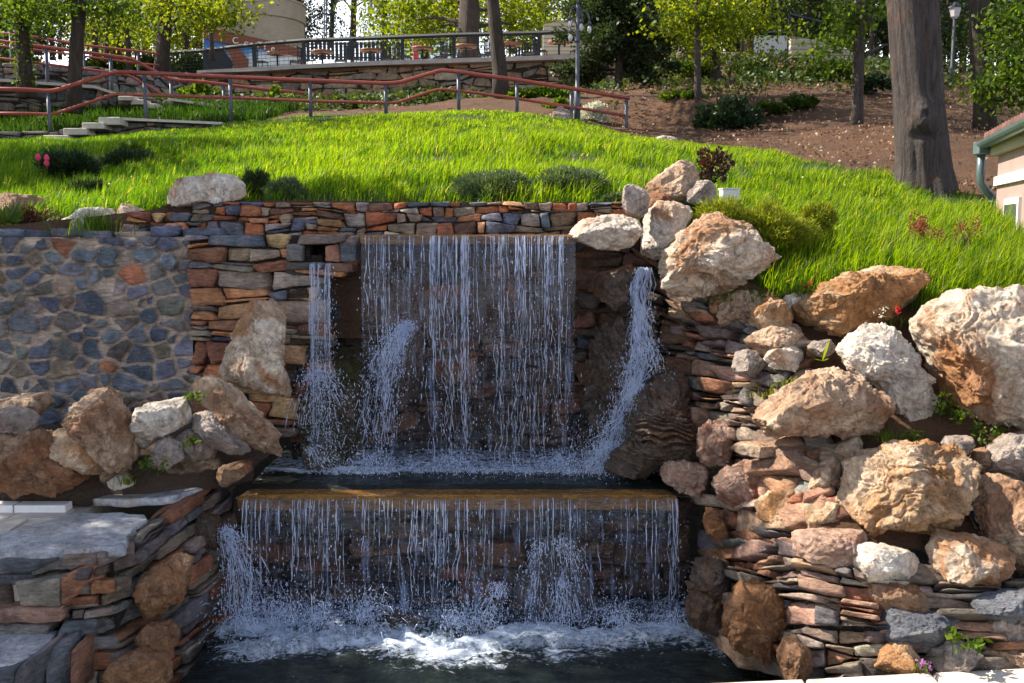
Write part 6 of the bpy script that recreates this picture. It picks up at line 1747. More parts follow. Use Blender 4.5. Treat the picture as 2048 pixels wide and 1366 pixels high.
V_, Q2 = leaf_quads(np.vstack(LP), .07, rng, 1.5, np.vstack(LO)); m_ = MB(); m_.add(V_, Q2); m_.build('foliage', M['needledk'], root)
keep_world(root)

# background trees beyond the cafe and the hill crest
BG = [
 (8, 120, 40, 8, 'leafdark', 1600, 5, 'dark tree at the extreme left of the skyline'),
 (72, 100, 34, 9, 'leafdark', 2600, 6, 'dark blue green tree between the two leftmost trunks'),
 (190, 110, 36, 6, 'leafyel', 1500, 5, 'thin tree right of the second trunk on the skyline'),
 (228, 120, 44, 7, 'leafyel', 1300, 7, 'bare branched tree with a few yellow leaves, left skyline'),
 (258, 135, 30, 5.5, 'leafyel', 700, 3, 'straight slim dark trunk left of the cafe fence'),
 (290, 120, 48, 6, 'leafgreen', 1300, 6, 'young tree left of the trunk at the fence end'),
 (372, 125, 44, 7, 'leafyel', 2200, 6, 'yellow leaved tree right of the trunk at the fence end'),
 (400, 90, 52, 9, 'leafgreen', 2200, 6, 'hazy green tree beside the round building'),
 (600, 80, 56, 10, 'leafdark', 3400, 7, 'dark pine just right of the round building'),
 (662, 90, 60, 5, 'leafyel', 120, 9, 'bare tree with fine twigs against the bright sky'),
 (706, 90, 58, 7, 'leafyel', 150, 9, 'second bare tree against the bright sky, right of the mast'),
 (770, 110, 50, 7, 'leafyel', 1700, 7, 'spring tree above the dark slatted fence'),
 (850, 110, 46, 7, 'leafyel', 2200, 6, 'dense yellow green tree behind the cafe tables'),
 (905, 100, 54, 7, 'leafyel', 1500, 6, 'yellow green tree left of the broad dark trunk'),
 (1025, 100, 46, 7, 'leafyel', 2600, 7, 'yellow green tree right of the slender leaning trunk'),
 (1085, 90, 54, 8, 'leafyel', 2000, 7, 'tall yellow green tree above the end of the fence'),
 (1160, 80, 48, 7, 'leafgreen', 1500, 8, 'dark branched tree behind the lamp post'),
 (1225, 80, 52, 8, 'leafdark', 1600, 8, 'dark tree behind the top of the conifer'),
 (1290, 100, 46, 7, 'leafgreen', 1300, 7, 'mid green tree above the red sheds'),
 (1360, 110, 42, 7, 'leafyel', 1600, 6, 'bright tree left of the thin pale grey trunk'),
 (1480, 120, 40, 7, 'leafgreen', 2000, 6, 'mid green tree left of the framed hut'),
 (1530, 110, 38, 8, 'leafdark', 2600, 6, 'dark evergreen tree right behind the framed hut'),
 (1590, 110, 44, 8, 'leafgreen', 1500, 7, 'tree with bluish gaps of sky above the hut frame'),
 (1625, 110, 36, 8, 'leafgreen', 1300, 6, 'dark forked tree behind the start of the beige wall'),
 (1660, 120, 46, 7, 'leafyel', 1300, 6, 'light green tree above the beige wall'),
 (1750, 140, 34, 8, 'leafdark', 2200, 6, 'dark tree filling the gap left of the massive trunk'),
 (1885, 150, 40, 6, 'leafgreen', 1800, 7, 'tree behind the lantern, right of the massive trunk'),
 (1925, 150, 44, 7, 'leafyel', 1500, 6, 'yellowish tree between the lantern and the dark right trunk'),
 (2010, 170, 28, 8, 'leafdark', 2600, 6, 'dark tree behind the leafy branches at the right edge'),
 (2060, 180, 24, 8, 'leafdark', 2200, 6, 'dark tree at the extreme right of the skyline'),
]
for i, (px, py, Y, r, mt, nl, nb_, lab) in enumerate(BG):
    tree(lab, (px, py, Y), (px + ((i * 37) % 21 - 10), -70, Y), r, r * .7, mat=mt, leaf=.09 * Y / 45 + .02, seed=100 + i, bare=nb_, sides=int(nl * 2.4), up=1.0, seg=7, clusters=[] if nl < 200 else [(px + ((i * 53) % 50 - 25), 5 + (i * 29) % 50, 0, 45, 35, nl), (px + ((i * 71) % 60 - 30), 62 + (i * 17) % 30, 1, 38, 24, int(nl * .7) if (px > 1150 or px < 420) else nl // 8)])

rg = np.random.default_rng(900)
for i in range(20):
    px = [1190, 1262, 1345, 1418, 1500, 1560, 1612, 1640, 1684, 1742, 1770, 1905, 1945, 2000, 2035, 104, 120, 212, 275, 425][i]; Y = rg.uniform(30, 46)
    tree('slim dark trunk in the background wood', (px, 135 if px > 1500 else 112, Y), (px + rg.uniform(-12, 12), -60, Y), rg.uniform(3, 5.5), 3.2, mat='leafmid', leaf=.1, seed=700 + i, bare=3, sides=700, up=.5, seg=6).__setitem__('group', 'slim trunks in the background wood')
for i, (px, py, Y) in enumerate([(1255, 100, 41), (1400, 100, 43), (1462, 108, 40), (1545, 100, 44), (1640, 115, 33), (1705, 130, 36), (1772, 140, 38), (1900, 150, 33), (1945, 160, 36), (2030, 180, 30), (30, 110, 40), (150, 110, 42), (240, 110, 40)]):
    tree('leafy tree filling the background wood', (px, py, Y), (px, -60, Y), 6, 4, mat='leafmid' if i % 3 else 'leafgreen', leaf=.11, seed=800 + i, bare=5, sides=1800, up=.5, seg=7, clusters=[(px - 25, 20, 0, 40, 26, 700), (px + 22, 48, 0, 38, 26, 700), (px - 8, 78, 0, 36, 20, 600)]).__setitem__('group', 'leafy trees filling the background wood')

# ------------------------------------------------------------------ handrails
def rail(label, Yf, top, low, posts, rr, pr, name='handrail'):
    root = empty(name, tuple(at(posts[0][0], posts[0][2], Yf(posts[0][0])))); tag(root, label, 'handrail')
    for nm, line in (('top_rail', top), ('lower_rail', low)):
        m_ = MB()
        P_ = [at(px, py, Yf(px)) for px, py in line]
        for a_, b_ in zip(P_, P_[1:]): 
            pass
        # rounded bends
        Q_ = [P_[0]]
        for i in range(1, len(P_) - 1):
            a_, b_, c_ = P_[i - 1], P_[i], P_[i + 1]
            k = min(.12, (b_ - a_).length * .3, (c_ - b_).length * .3)
            Q_ += [b_ + (a_ - b_).normalized() * k, b_ * .5 + (b_ + (a_ - b_).normalized() * k) * .25 + (b_ + (c_ - b_).normalized() * k) * .25, b_ + (c_ - b_).normalized() * k]
        Q_.append(P_[-1])
        m_.tube(Q_, rr if nm == 'top_rail' else rr * .75, 10)
        m_.build(nm, M['redrail'], root, True)
    for px, y0, y1 in posts:
        Y = Yf(px); t_ = at(px, y0, Y); b_ = at(px, y1, Y)
        zb = min(b_.z, gz(t_.x, Y) - .05)
        m_ = MB(); m_.tube([(t_.x, Y, t_.z - .015), (t_.x, Y, zb)], pr, 10)
        m_.tube([(t_.x, Y, t_.z + .005), (t_.x, Y, t_.z - .05)], pr * .7, 8)
        m_.build('post', M['greypost'], root, True)
    keep_world(root)
rail('red handrail with two rails on grey posts running along the crest of the lawn', lambda p_: 16.6 + (p_ - 95) / 1158 * 1.3,
     [(-120, 176), (50, 179), (105, 183), (230, 143), (290, 146), (460, 154), (620, 161), (770, 167), (800, 165), (883, 140), (917, 144), (1034, 160), (1143, 177), (1259, 197)],
     [(-120, 226), (60, 227), (105, 229), (228, 188), (290, 190), (460, 195), (620, 202), (770, 206), (795, 205), (876, 178), (917, 181), (1034, 197), (1143, 214), (1257, 232)],
     [(96, 182, 285), (288, 148, 268), (460, 156, 252), (620, 163, 242), (771, 169, 238), (917, 146, 235), (1034, 162, 235), (1143, 178, 248), (1253, 198, 278)], .034, .031)
rail('second red handrail descending the stair behind the lawn on the left', lambda p_: 20.5 + p_ / 700 * 1.0,
     [(-120, 66), (60, 90), (262, 117), (342, 160), (400, 163), (540, 180), (672, 191)], [(-120, 102), (60, 124), (255, 149), (330, 192), (400, 197), (540, 212), (672, 224)],
     [(92, 98, 176), (221, 113, 203), (342, 161, 236), (447, 170, 246), (552, 182, 240), (661, 191, 238)], .034, .036)
rail('third red handrail, highest and furthest on the upper left path', lambda p_: 25 + p_ / 700,
     [(-120, 55), (60, 72), (165, 90), (290, 104), (318, 108)], [(-120, 80), (60, 98), (165, 112), (290, 128), (318, 130)],
     [(20, 66, 120), (167, 92, 138), (275, 103, 150)], .03, .03)

# stair walls on the left
PAL_ST = [((0.16, 0.15, 0.15), 3), ((0.22, 0.2, 0.18), 4), ((0.28, 0.22, 0.17), 3), ((0.12, 0.13, 0.15), 2)]
def coarse(name, label, ctrl, L, H, row, wd, pal, seed, cat='stone wall', mat='wall', **kw):
    m_ = MB(); stone_patch(m_, grid_surf(ctrl), L, H, row, wd, pal, seed, **kw)
    return tag(m_.build(name, M[mat], None, True), label, cat)
coarse('stair_wall', 'low grey stone wall of the stair at the top left of the lawn', [[(-160, 298, 16.0), (90, 296, 16.1), (250, 284, 16.3), (460, 262, 16.9)], [(-160, 262, 16.0), (90, 262, 16.1), (250, 243, 16.3), (460, 249, 16.9)]], 5.2, .25, .13, .28, PAL_ST, 201, gap=.008, depth=.25, out=.01, wob=.5)
coarse('retaining_wall', 'grey stone retaining wall behind the second handrail on the left', [[(-160, 215, 19.0), (200, 235, 19.2), (345, 250, 19.4), (560, 252, 20)], [(-160, 152, 19.0), (200, 178, 19.2), (345, 202, 19.4), (600, 236, 20.1)]], 8, .4, .15, .3, PAL_ST, 202, gap=.01, depth=.3, out=.01, wob=.5)
coarse('retaining_wall', 'upper grey stone retaining wall under the third handrail', [[(-160, 175, 23.5), (200, 190, 23.7), (420, 200, 24)], [(-160, 116, 23.5), (200, 134, 23.7), (350, 152, 24)]], 7.5, .5, .18, .35, PAL_ST, 203, gap=.01, depth=.3, out=.01, wob=.5)
for i, (xa_, xb_, ya, yb, Y) in enumerate([(96, 146, 272, 286, 15.98), (136, 182, 258, 272, 16.03), (173, 216, 247, 260, 16.08), (206, 248, 236, 252, 16.13)]):
    p0, p1 = at(xa_, yb, Y), at(xb_, ya, Y)
    m_ = MB(); m_.box((0, 0, 0), (p1.x - p0.x, .34, p1.z - p0.z - .004), None, bev=.012)
    o_ = m_.build('stair_block', M['paleblock']); o_.location = ((p0.x + p1.x) / 2, Y, (p0.z + p1.z) / 2)
    tag(o_, ['lowest pale block stepping up the stair wall', 'second pale block from the bottom of the stair wall', 'third pale block from the bottom of the stair wall', 'topmost pale block of the front stair wall'][i], 'stair block', 'pale blocks stepping up the stair wall')
for i, (xa_, xb_, ya, yb, Y) in enumerate([(243, 272, 194, 203, 18.95), (268, 297, 201, 211, 19.0), (293, 318, 209, 219, 19.05), (315, 338, 219, 229, 19.1)]):
    p0, p1 = at(xa_, yb, Y), at(xb_, ya, Y)
    m_ = MB(); m_.box((0, 0, 0), (p1.x - p0.x, .3, p1.z - p0.z), None, bev=.012)
    o_ = m_.build('stair_block', M['paleblock']); o_.location = ((p0.x + p1.x) / 2, Y, (p0.z + p1.z) / 2)
    tag(o_, ['highest pale block of the rear stair behind the second handrail', 'second highest pale block of the rear stair', 'third highest pale block of the rear stair', 'lowest pale block of the rear stair'][i], 'stair block', 'pale blocks of the rear stair')
def ribbon(name, label, line, th, dp, mat, cat):
    m_ = MB(); P_ = [at(*q) for q in line]
    for a_, b_ in zip(P_, P_[1:]):
        V_ = []
        for p_ in (a_, b_):
            for dy in (-dp / 2, dp / 2):
                for dz in (-th / 2, th / 2): V_.append((p_.x, p_.y + dy, p_.z + dz))
        m_.add(V_, [[0, 1, 3, 2], [4, 6, 7, 5], [0, 4, 5, 1], [2, 3, 7, 6], [0, 2, 6, 4], [1, 5, 7, 3]])
    return tag(m_.build(name, M[mat]), label, cat)
ribbon('wall_coping', 'thin pale coping along the front stair wall', [(248, 240, 16.3), (340, 244, 16.6), (450, 249, 16.85)], .04, .4, 'paleblock', 'coping')
ribbon('wall_coping', 'pale coping on the retaining wall behind the second handrail', [(-160, 151, 19.0), (200, 177, 19.2), (240, 190, 19.25)], .05, .45, 'paleblock', 'coping')
ribbon('wall_coping', 'pale coping on the sloping right end of the rear retaining wall', [(345, 201, 19.4), (470, 219, 19.7), (600, 235, 20.1)], .045, .45, 'paleblock', 'coping')

# ------------------------------------------------------------------ cafe
coarse('retaining_wall', 'long tan stone wall carrying the cafe terrace', [[(300, 215, 37), (420, 205, 36.2), (760, 205, 34.8), (1080, 200, 33.2), (1340, 200, 32.6)], [(300, 158, 37), (420, 148, 36.2), (760, 131, 34.8), (1080, 122, 33.2), (1340, 112, 32.6)]], 16, 1.3, .2, .38, [((0.3, 0.24, 0.17), 4), ((0.36, 0.25, 0.15), 3), ((0.22, 0.19, 0.16), 3), ((0.4, 0.33, 0.25), 2)], 301, gap=.015, depth=.4, out=.03, wob=.5)
ribbon('wall_coping', 'pale concrete edge of the cafe terrace', [(400, 148, 36.3), (608, 136, 35.4), (760, 129, 34.8), (1080, 119, 33.2), (1180, 116, 32.9)], .14, .7, 'concrete', 'coping')
FY = lambda px: 36.4 - (px - 400) / 680 * 3.2
FT = lambda px: np.interp(px, [318, 410, 509, 608, 704, 805, 908, 1078, 1135], [107, 101, 89, 81, 78, 74, 70, 66, 63])
FB = lambda px: np.interp(px, [318, 410, 509, 608, 704, 805, 908, 1078, 1135], [150, 147, 140, 134, 130, 126, 123, 117, 115])
root = empty('terrace_fence', tuple(at(410, 147, FY(410)))); tag(root, 'dark metal fence with wire mesh along the cafe terrace', 'fence')
m_ = MB(); P_ = [at(px, FT(px), FY(px)) for px in (320, 410, 509, 608, 704, 805, 908, 1078, 1135)]
for a_, b_ in zip(P_, P_[1:]):
    m_.tube([a_, b_], .07, 4)
m_.build('top_rail', M['darkmetal'], root)
for px in (320, 410, 509, 608, 704, 805, 908, 1078):
    t_, b_ = at(px, FT(px), FY(px)), at(px, FB(px) + 3, FY(px)); m_ = MB(); m_.box((t_.x, t_.y, (t_.z + b_.z) / 2), (.11, .11, t_.z - b_.z)); m_.build('post', M['darkmetal'], root)
m_ = MB()
for k in range(1, 7):
    line = [at(px, FT(px) + (FB(px) - FT(px)) * k / 7, FY(px)) for px in (320, 410, 509, 608, 704, 805, 908, 1078)]
    for a_, b_ in zip(line, line[1:]): m_.tube([a_, b_], .008, 4)
for px in np.arange(325, 1078, 9.0):
    m_.tube([at(px, FT(px), FY(px)), at(px, FB(px), FY(px))], .005, 3)
m_.build('wire_mesh', M['darkmetal'], root, False)
keep_world(root)
m_ = MB(); m_.add([(-14, 36.3, 7.66), (5, 32.9, 7.66), (8, 42, 7.66), (-14, 42, 7.66)], [[0, 1, 2, 3]]); tag(m_.build('terrace', M['concrete']), kind='structure'); 
# tables and chairs
def table():
    root = empty('cafe_table'); 
    m_ = MB(); D = [(0, .76), (.37, .76), (.38, .74), (.37, .68), (0, .67)]
    th = np.arange(24) * 2 * math.pi / 24
    V_ = np.array([[r * math.cos(a), r * math.sin(a), z] for r, z in D for a in th]); k = np.arange(24); kk = (k + 1) % 24
    Q_ = np.vstack([np.stack([k + i * 24, kk + i * 24, kk + (i + 1) * 24, k + (i + 1) * 24], 1) for i in range(4)]); m_.add(V_, Q_); m_.build('tabletop', M['tablewood'], root)
    m_ = MB(); m_.tube([(0, 0, .67), (0, 0, .02)], .035, 8); m_.tube([(0, 0, .03), (0, 0, 0)], .22, 14)
    m_.box((0, 0, .655), (.4, .05, .02)); m_.box((0, 0, .653), (.05, .4, .016)); m_.build('pedestal', M['darkmetal'], root)
    return root
def chair():
    root = empty('cafe_chair')
    m_ = MB(); m_.box((0, 0, .45), (.42, .42, .03), None, bev=.01); m_.build('seat', M['darkmetal'], root)
    m_ = MB()
    for x_ in (-.18, -.06, .06, .18): m_.box((x_, .2, .68), (.025, .02, .42))
    m_.box((0, .2, .88), (.42, .03, .05)); m_.box((0, .2, .6), (.42, .02, .03)); m_.build('backrest', M['darkmetal'], root)
    for x_ in (-.18, .18):
        for y_ in (-.18, .18):
            m_ = MB(); m_.tube([(x_, y_, .45), (x_ * 1.08, y_ * 1.08, 0)], .014, 6); m_.build('leg', M['darkmetal'], root)
    return root
tp_ = [(555, 128, 36.2), (645, 124, 35.9), (742, 121, 35.6), (845, 117, 35.2), (932, 114, 34.8), (1020, 111, 34.4), (1118, 108, 34.0)]
tl = ['leftmost cafe table before the blue mural', 'round cafe table second from the left', 'cafe table before the dark slatted fence', 'cafe table before the dense yellow green tree', 'cafe table before the broad dark trunk', 'cafe table right of the slender leaning trunk', 'rightmost cafe table, partly behind the conifer']
T0 = table(); C0 = chair()
cl_ = 0
for i, (px, py, Y) in enumerate(tp_):
    t_ = T0 if i == 0 else copy_tree(T0)
    p_ = at(px, py, Y); p_.z = 7.665; t_.location = p_; tag(t_, tl[i], 'table', 'round tables on the cafe terrace')
    for j, dx in enumerate((-.62, .62)):
        c_ = C0 if (i == 0 and j == 0) else copy_tree(C0)
        c_.location = (p_.x + dx, p_.y + .1, p_.z); c_.rotation_euler = (0, 0, (1.3 if dx < 0 else -1.3))
        tag(c_, ('metal chair left of the ' if dx < 0 else 'metal chair right of the ') + tl[i], 'chair', 'metal chairs at the cafe tables')
# sign board with the lettering, and mural
def panel(name, poly, Y, th, mat, parent=None, label=None, cat=None):
    P_ = [at(q[0], q[1], Y) for q in poly]; n = len(P_)
    V_ = [(p_.x, p_.y - th / 2, p_.z) for p_ in P_] + [(p_.x, p_.y + th / 2, p_.z) for p_ in P_]
    bm = bmesh.new(); vs = [bm.verts.new(v_) for v_ in V_]
    bm.faces.new(vs[:n]); bm.faces.new(vs[n:][::-1])
    for i in range(n): j = (i + 1) % n; bm.faces.new([vs[i], vs[i + n], vs[j + n], vs[j]])
    bmesh.ops.recalc_face_normals(bm, faces=bm.faces)
    me = bpy.data.meshes.new(name); bm.to_mesh(me); bm.free()
    o_ = obj(name, me, M[mat], parent)
    if label: tag(o_, label, cat)
    return o_
m, t, p, o = mat_new('mural')
v = coords(t, rnd=False)
n1 = noise(t, coords(t, scale=(1, 1, .7), rnd=False), .9, 5, .6, 1.0)
sp_ = t.nodes.new('ShaderNodeSeparateXYZ'); t.links.new(v, sp_.inputs[0])
zmid = at(560, 110, 38.5).z
g = math_n(t, 'ADD', math_n(t, 'MULTIPLY', math_n(t, 'SUBTRACT', sp_.outputs[2], zmid), 1.1), math_n(t, 'MULTIPLY', n1, 1.0))
c = ramp(t, g, [(0.0, (0.5, .6, .66)), (0.35, (.6, .66, .7)), (0.62, (.06, .25, .55)), (1.0, (.02, .12, .4))])
t.links.new(c, p.inputs['Base Color']); p.inputs['Roughness'].default_value = .5; M['mural'] = m
root = empty('cafe_sign', tuple(at(520, 140, 38.6))); tag(root, 'brown boarded cafe front with cream letters and a blue and white mural', 'cafe front')
panel('sign_board', [(408, 60), (430, 58), (540, 82), (590, 95), (612, 112), (600, 114), (570, 108), (540, 100), (480, 92), (440, 84), (408, 76)], 38.4, .12, 'wood', root)
panel('mural_panel', [(408, 76), (440, 84), (480, 92), (540, 100), (600, 114), (606, 140), (408, 150)], 38.55, .08, 'mural', root)
panel('stair_board', [(446, 92), (475, 92), (497, 120), (494, 141), (470, 142), (462, 112)], 38.35, .1, 'wood', root)
panel('shade_panel', [(414, 98), (444, 97), (466, 125), (462, 146), (414, 148)], 38.45, .06, 'darkmetal', root)
def letter(ch, px, py, hpx, Y, slant=0.0):
    cu = bpy.data.curves.new('lettering', 'FONT'); cu.body = ch; cu.size = hpx * Y / FPX * 1.35; cu.extrude = .02; cu.align_x = 'CENTER'
    o_ = bpy.data.objects.new('letter', cu); C.objects.link(o_)
    dg = bpy.context.evaluated_depsgraph_get(); me = bpy.data.meshes.new_from_object(o_.evaluated_get(dg)); bpy.data.objects.remove(o_)
    me.materials.clear(); me.materials.append(M['letters'])
    o2 = bpy.data.objects.new('letter', me); C.objects.link(o2); o2.location = at(px, py, Y); o2.rotation_euler = (math.radians(90), 0, slant); o2.parent = root
    return o2
for ch, px, py in (('u', 420, 70), ('C', 471, 87), ('o', 493, 91), ('f', 516, 95), ('f', 530, 99), ('e', 546, 102)):
    letter(ch, px, py, 13 if ch == 'C' else 12, 38.3)
keep_world(root)
# slatted fence
def slat_fence(label, xa_, xb_, y0a, y0b, y1a, y1b, Y, n):
    root = empty('slatted_fence', tuple(at(xa_, y1a, Y))); tag(root, label, 'fence')
    m_ = MB()
    for i in range(n):
        f = (i + .5) / n; px = xa_ + (xb_ - xa_) * f; t_ = at(px, y0a + (y0b - y0a) * f, Y); b_ = at(px, y1a + (y1b - y1a) * f, Y)
        m_.box((t_.x, Y, (t_.z + b_.z) / 2), ((xb_ - xa_) / n * .74 * Y / FPX, .03, t_.z - b_.z))
    m_.build('slats', M['darkmetal'], root)
    m_ = MB(); m_.tube([at(xa_, y0a + 4, Y + .05), at(xb_, y0b + 4, Y + .05)], .03, 4); m_.tube([at(xa_, y1a - 6, Y + .05), at(xb_, y1b - 6, Y + .05)], .03, 4); m_.build('crossbars', M['darkmetal'], root)
    keep_world(root)
slat_fence('dark slatted fence behind the cafe tables, left section', 612, 808, 84, 84, 118, 124, 39.5, 24)
slat_fence('short dark slatted fence at the right of the cafe terrace', 1030, 1076, 84, 86, 116, 116, 38.5, 8)
# red fire bucket like cabinet near the tables
p_ = at(832, 116, 37.5); m_ = MB(); m_.box((0, 0, .35), (.18, .15, .7), None, bev=.02); m_.box((0, -.08, .4), (.1, .02, .3)); o_ = m_.build('red_cabinet', simple('red_plastic', (.5, .02, .02), .4)); o_.location = (p_.x, p_.y, p_.z - .2); tag(o_, 'small bright red cabinet behind the cafe tables', 'cabinet')
# sheds and buildings
m, t, p, o = mat_new('beige_siding'); v = coords(t, rnd=False); wv = t.nodes.new('ShaderNodeTexWave'); wv.bands_direction = 'Z'; wv.inputs['Scale'].default_value = 2.2; wv.inputs['Distortion'].default_value = .1; t.links.new(v, wv.inputs[0])
t.links.new(ramp(t, wv.outputs[0], [(0.02, (.16, .14, .11)), (0.12, (.42, .37, .29))]), p.inputs['Base Color']); p.inputs['Roughness'].default_value = .85; bump(t, p, wv.outputs[0], .5, .03); M['siding'] = m
def block(name, label, poly, Y, dp, mat, cat): return panel(name, poly, Y, dp, mat, None, label, cat)
block('garden_kiosk', 'beige sided kiosk with a low pitched roof, behind the conifer', [(1085, 118), (1085, 62), (1150, 50), (1230, 62), (1230, 118)], 38, 2.5, 'siding', 'kiosk')
block('long_wall', 'long beige block wall running down the slope toward the massive trunk', [(1580, 116), (1580, 74), (1622, 80), (1700, 102), (1782, 128), (1915, 158), (1915, 170), (1790, 153), (1690, 132), (1610, 118)], 26.5, .25, 'siding', 'wall')
coarse('retaining_wall', 'dark stone footing under the framed hut on the hill', [[(1320, 135, 31), (1480, 130, 29), (1600, 138, 27)], [(1320, 90, 31), (1480, 104, 29), (1600, 117, 27)]], 5, .6, .25, .4, [((0.16, 0.14, 0.11), 3), ((0.24, 0.2, 0.15), 2)], 305, gap=.01, depth=.4, out=.03)
# framed hut
root = empty('framed_hut', tuple(at(1540, 108, 28))); tag(root, 'dark framed glass hut on top of the bank, reflecting the sky', 'hut')
m_ = MB()
for px, y0, y1 in ((1485, 68, 102), (1505, 66, 105), (1580, 66, 112), (1580, 28, 66)):
    t_, b_ = at(px, y0, 28), at(px, y1, 28); m_.box((t_.x, 28, (t_.z + b_.z) / 2), (.07, .07, t_.z - b_.z))
m_.tube([at(1500, 65, 28), at(1582, 67, 28)], .05, 4); m_.tube([at(1580, 30, 28), at(1645, 46, 28)], .06, 4); m_.tube([at(1484, 84, 28), at(1505, 68, 28)], .04, 4)
m_.build('frame', M['darkmetal'], root)
m, t, p, o = mat_new('hut_glass'); p.inputs['Base Color'].default_value = (.05, .06, .07, 1); p.inputs['Roughness'].default_value = .05; p.inputs['Specular IOR Level'].default_value = 1.0; M['glassd'] = m
panel('glass_pane', [(1508, 69), (1577, 69), (1577, 110), (1508, 105)], 28.05, .02, 'glassd', root)
panel('wood_panel', [(1485, 86), (1503, 72), (1503, 104), (1485, 102)], 28.05, .04, 'wood', root)
keep_world(root)
for i, (px, y0, y1, lab) in enumerate([(1280, 38, 95, 'slim dark pole left of the red roofed shed'), (1355, 40, 92, 'dark pole right of the red roofed shed')]):
    m_ = MB(); t_, b_ = at(px, y0, 36), at(px, y1, 36); m_.tube([t_, b_], .05, 6); m_.tube([t_, t_ + Vector((.0, 0, .12))], .08, 6); tag(m_.build('pole', M['darkmetal'], None, True), lab, 'pole')
root = empty('red_shed', tuple(at(1345, 92, 37))); tag(root, 'low shed with a thin red edged roof behind the conifer', 'shed')
m_ = MB(); m_.tube([at(1285, 36, 37), at(1360, 42, 37), at(1392, 48, 37)], .07, 4); m_.build('roof', M['tile'], root)
panel('wall', [(1320, 92), (1322, 74), (1372, 74), (1372, 94)], 37.4, .1, 'wood', root); keep_world(root)

# round building
c_ = at(486, 60, 47); root = empty('round_building', (c_.x, c_.y + 0, 7)); tag(root, 'round beige building with a projecting cornice rising behind the cafe', 'building')
R_ = 104 / FPX * 47
def lathe(prof, seg=72):
    th = np.arange(seg) * 2 * math.pi / seg
    V_ = np.array([[c_.x + r * math.cos(a), c_.y + 2 + r * math.sin(a), z] for r, z in prof for a in th]); k = np.arange(seg); kk = (k + 1) % seg
    return V_, np.vstack([np.stack([k + i * seg, kk + i * seg, kk + (i + 1) * seg, k + (i + 1) * seg], 1) for i in range(len(prof) - 1)])
ztp = at(486, 6, 44.5).z
m, t, p, o = mat_new('beige_brick'); v = coords(t, rnd=False); bt = t.nodes.new('ShaderNodeTexBrick'); bt.inputs['Scale'].default_value = 3.0; bt.inputs['Color1'].default_value = (.44, .37, .28, 1); bt.inputs['Color2'].default_value = (.38, .32, .25, 1); bt.inputs['Mortar'].default_value = (.3, .26, .2, 1); bt.inputs['Mortar Size'].default_value = .012
mp = coords(t, rot=(math.radians(90), 0, 0), rnd=False); t.links.new(mp, bt.inputs[0]); t.links.new(bt.outputs[0], p.inputs['Base Color']); p.inputs['Roughness'].default_value = .9; M['bbrick'] = m
m_ = MB(); m_.add(*lathe([(R_ * .965, 6.9), (R_ * .965, ztp)])); m_.build('wall', M['bbrick'], root, True)
m_ = MB(); m_.add(*lathe([(R_ * .965, ztp - .02), (R_, ztp), (R_, ztp + .75), (R_ * 1.02, ztp + .76), (R_ * 1.02, ztp + .85), (0.1, ztp + 1.1)])); m_.build('cornice', M['beige'], root)
keep_world(root)
# mast
root = empty('mast', tuple(at(650, 75, 52))); tag(root, 'thin lattice mast with guy arms right of the round building', 'mast')
m_ = MB(); m_.tube([at(649, 85, 52), at(649, -20, 52)], .035, 5); m_.tube([at(653, 85, 52), at(653, -20, 52)], .035, 5); m_.build('pole', M['greypost'], root)
m_ = MB(); m_.tube([at(648, 8, 52), at(612, 32, 52)], .02, 4); m_.tube([at(648, 44, 52), at(620, 32, 52)], .02, 4); m_.tube([at(652, 14, 52), at(690, 48, 52)], .02, 4); m_.build('guy_wire', M['greypost'], root)
keep_world(root)

# ------------------------------------------------------------------ lamps
Y = 17.9; b_ = at(1154, 255, Y); t_ = at(1152, 8, Y); b_.z = gz(b_.x, Y)
root = empty('street_lamp', tuple(b_)); tag(root, 'slender grey lamp post with hanging white globes beside the end of the handrail', 'lamp post')
m_ = MB(); m_.tube([(b_.x, Y, b_.z - .1), (b_.x, Y, b_.z + .5), (b_.x, Y, b_.z + .52), (b_.x, Y, b_.z + 1.3), (b_.x, Y, t_.z)], [.055, .055, .036, .034, .026], 12)
for zz in (.53, 1.35): m_.tube([(b_.x, Y, b_.z + zz - .03), (b_.x, Y, b_.z + zz + .03)], .05, 12)
m_.tube([(b_.x, Y, t_.z), (b_.x, Y, t_.z + .12)], [.03, .004], 8)
m_.build('post', M['greypost'], root, True)
for px, py, Yd in ((1140, 38, .0), (1141, 64, -.3), (1179, 48, .0), (1163, 44, .35)):
    g_ = at(px, py, Y + Yd); z1 = g_.z + .1
    m_ = MB(); pts = [(b_.x, Y, g_.z + .02)] + [(b_.x + (g_.x - b_.x) * (.5 - .5 * math.cos(a)), Y + Yd * (.5 - .5 * math.cos(a)), g_.z + .02 + .2 * math.sin(a)) for a in np.linspace(.4, math.pi, 8)]
    m_.tube(pts, .013, 6); m_.tube([(g_.x, Y + Yd, g_.z + .05), (g_.x, Y + Yd, g_.z - .01)], [.02, .045], 10); ar = m_.build('arm', M['greypost'], root, True)
    D, F = ico(3); m_ = MB(); m_.add(D * np.array([.036, .036, .066]) * (1 - .15 * D[:, 2:3]) + np.array([g_.x, Y + Yd, g_.z - .085]), None, F); gl_ = m_.build('globe', M['globe'], ar, True)
keep_world(root)
Y = 23.5; b_ = at(1903, 168, Y); t_ = at(1903, 38, Y)
root = empty('street_lamp', tuple(b_)); tag(root, 'old style lantern on a dark post between the massive trunk and the dark right trunk', 'lamp post')
m_ = MB(); m_.tube([(b_.x, Y, b_.z - .2), (b_.x, Y, b_.z + .35), (b_.x, Y, b_.z + .4), (b_.x, Y, t_.z)], [.1, .08, .05, .035], 12); m_.build('post', M['darkmetal'], root, True)
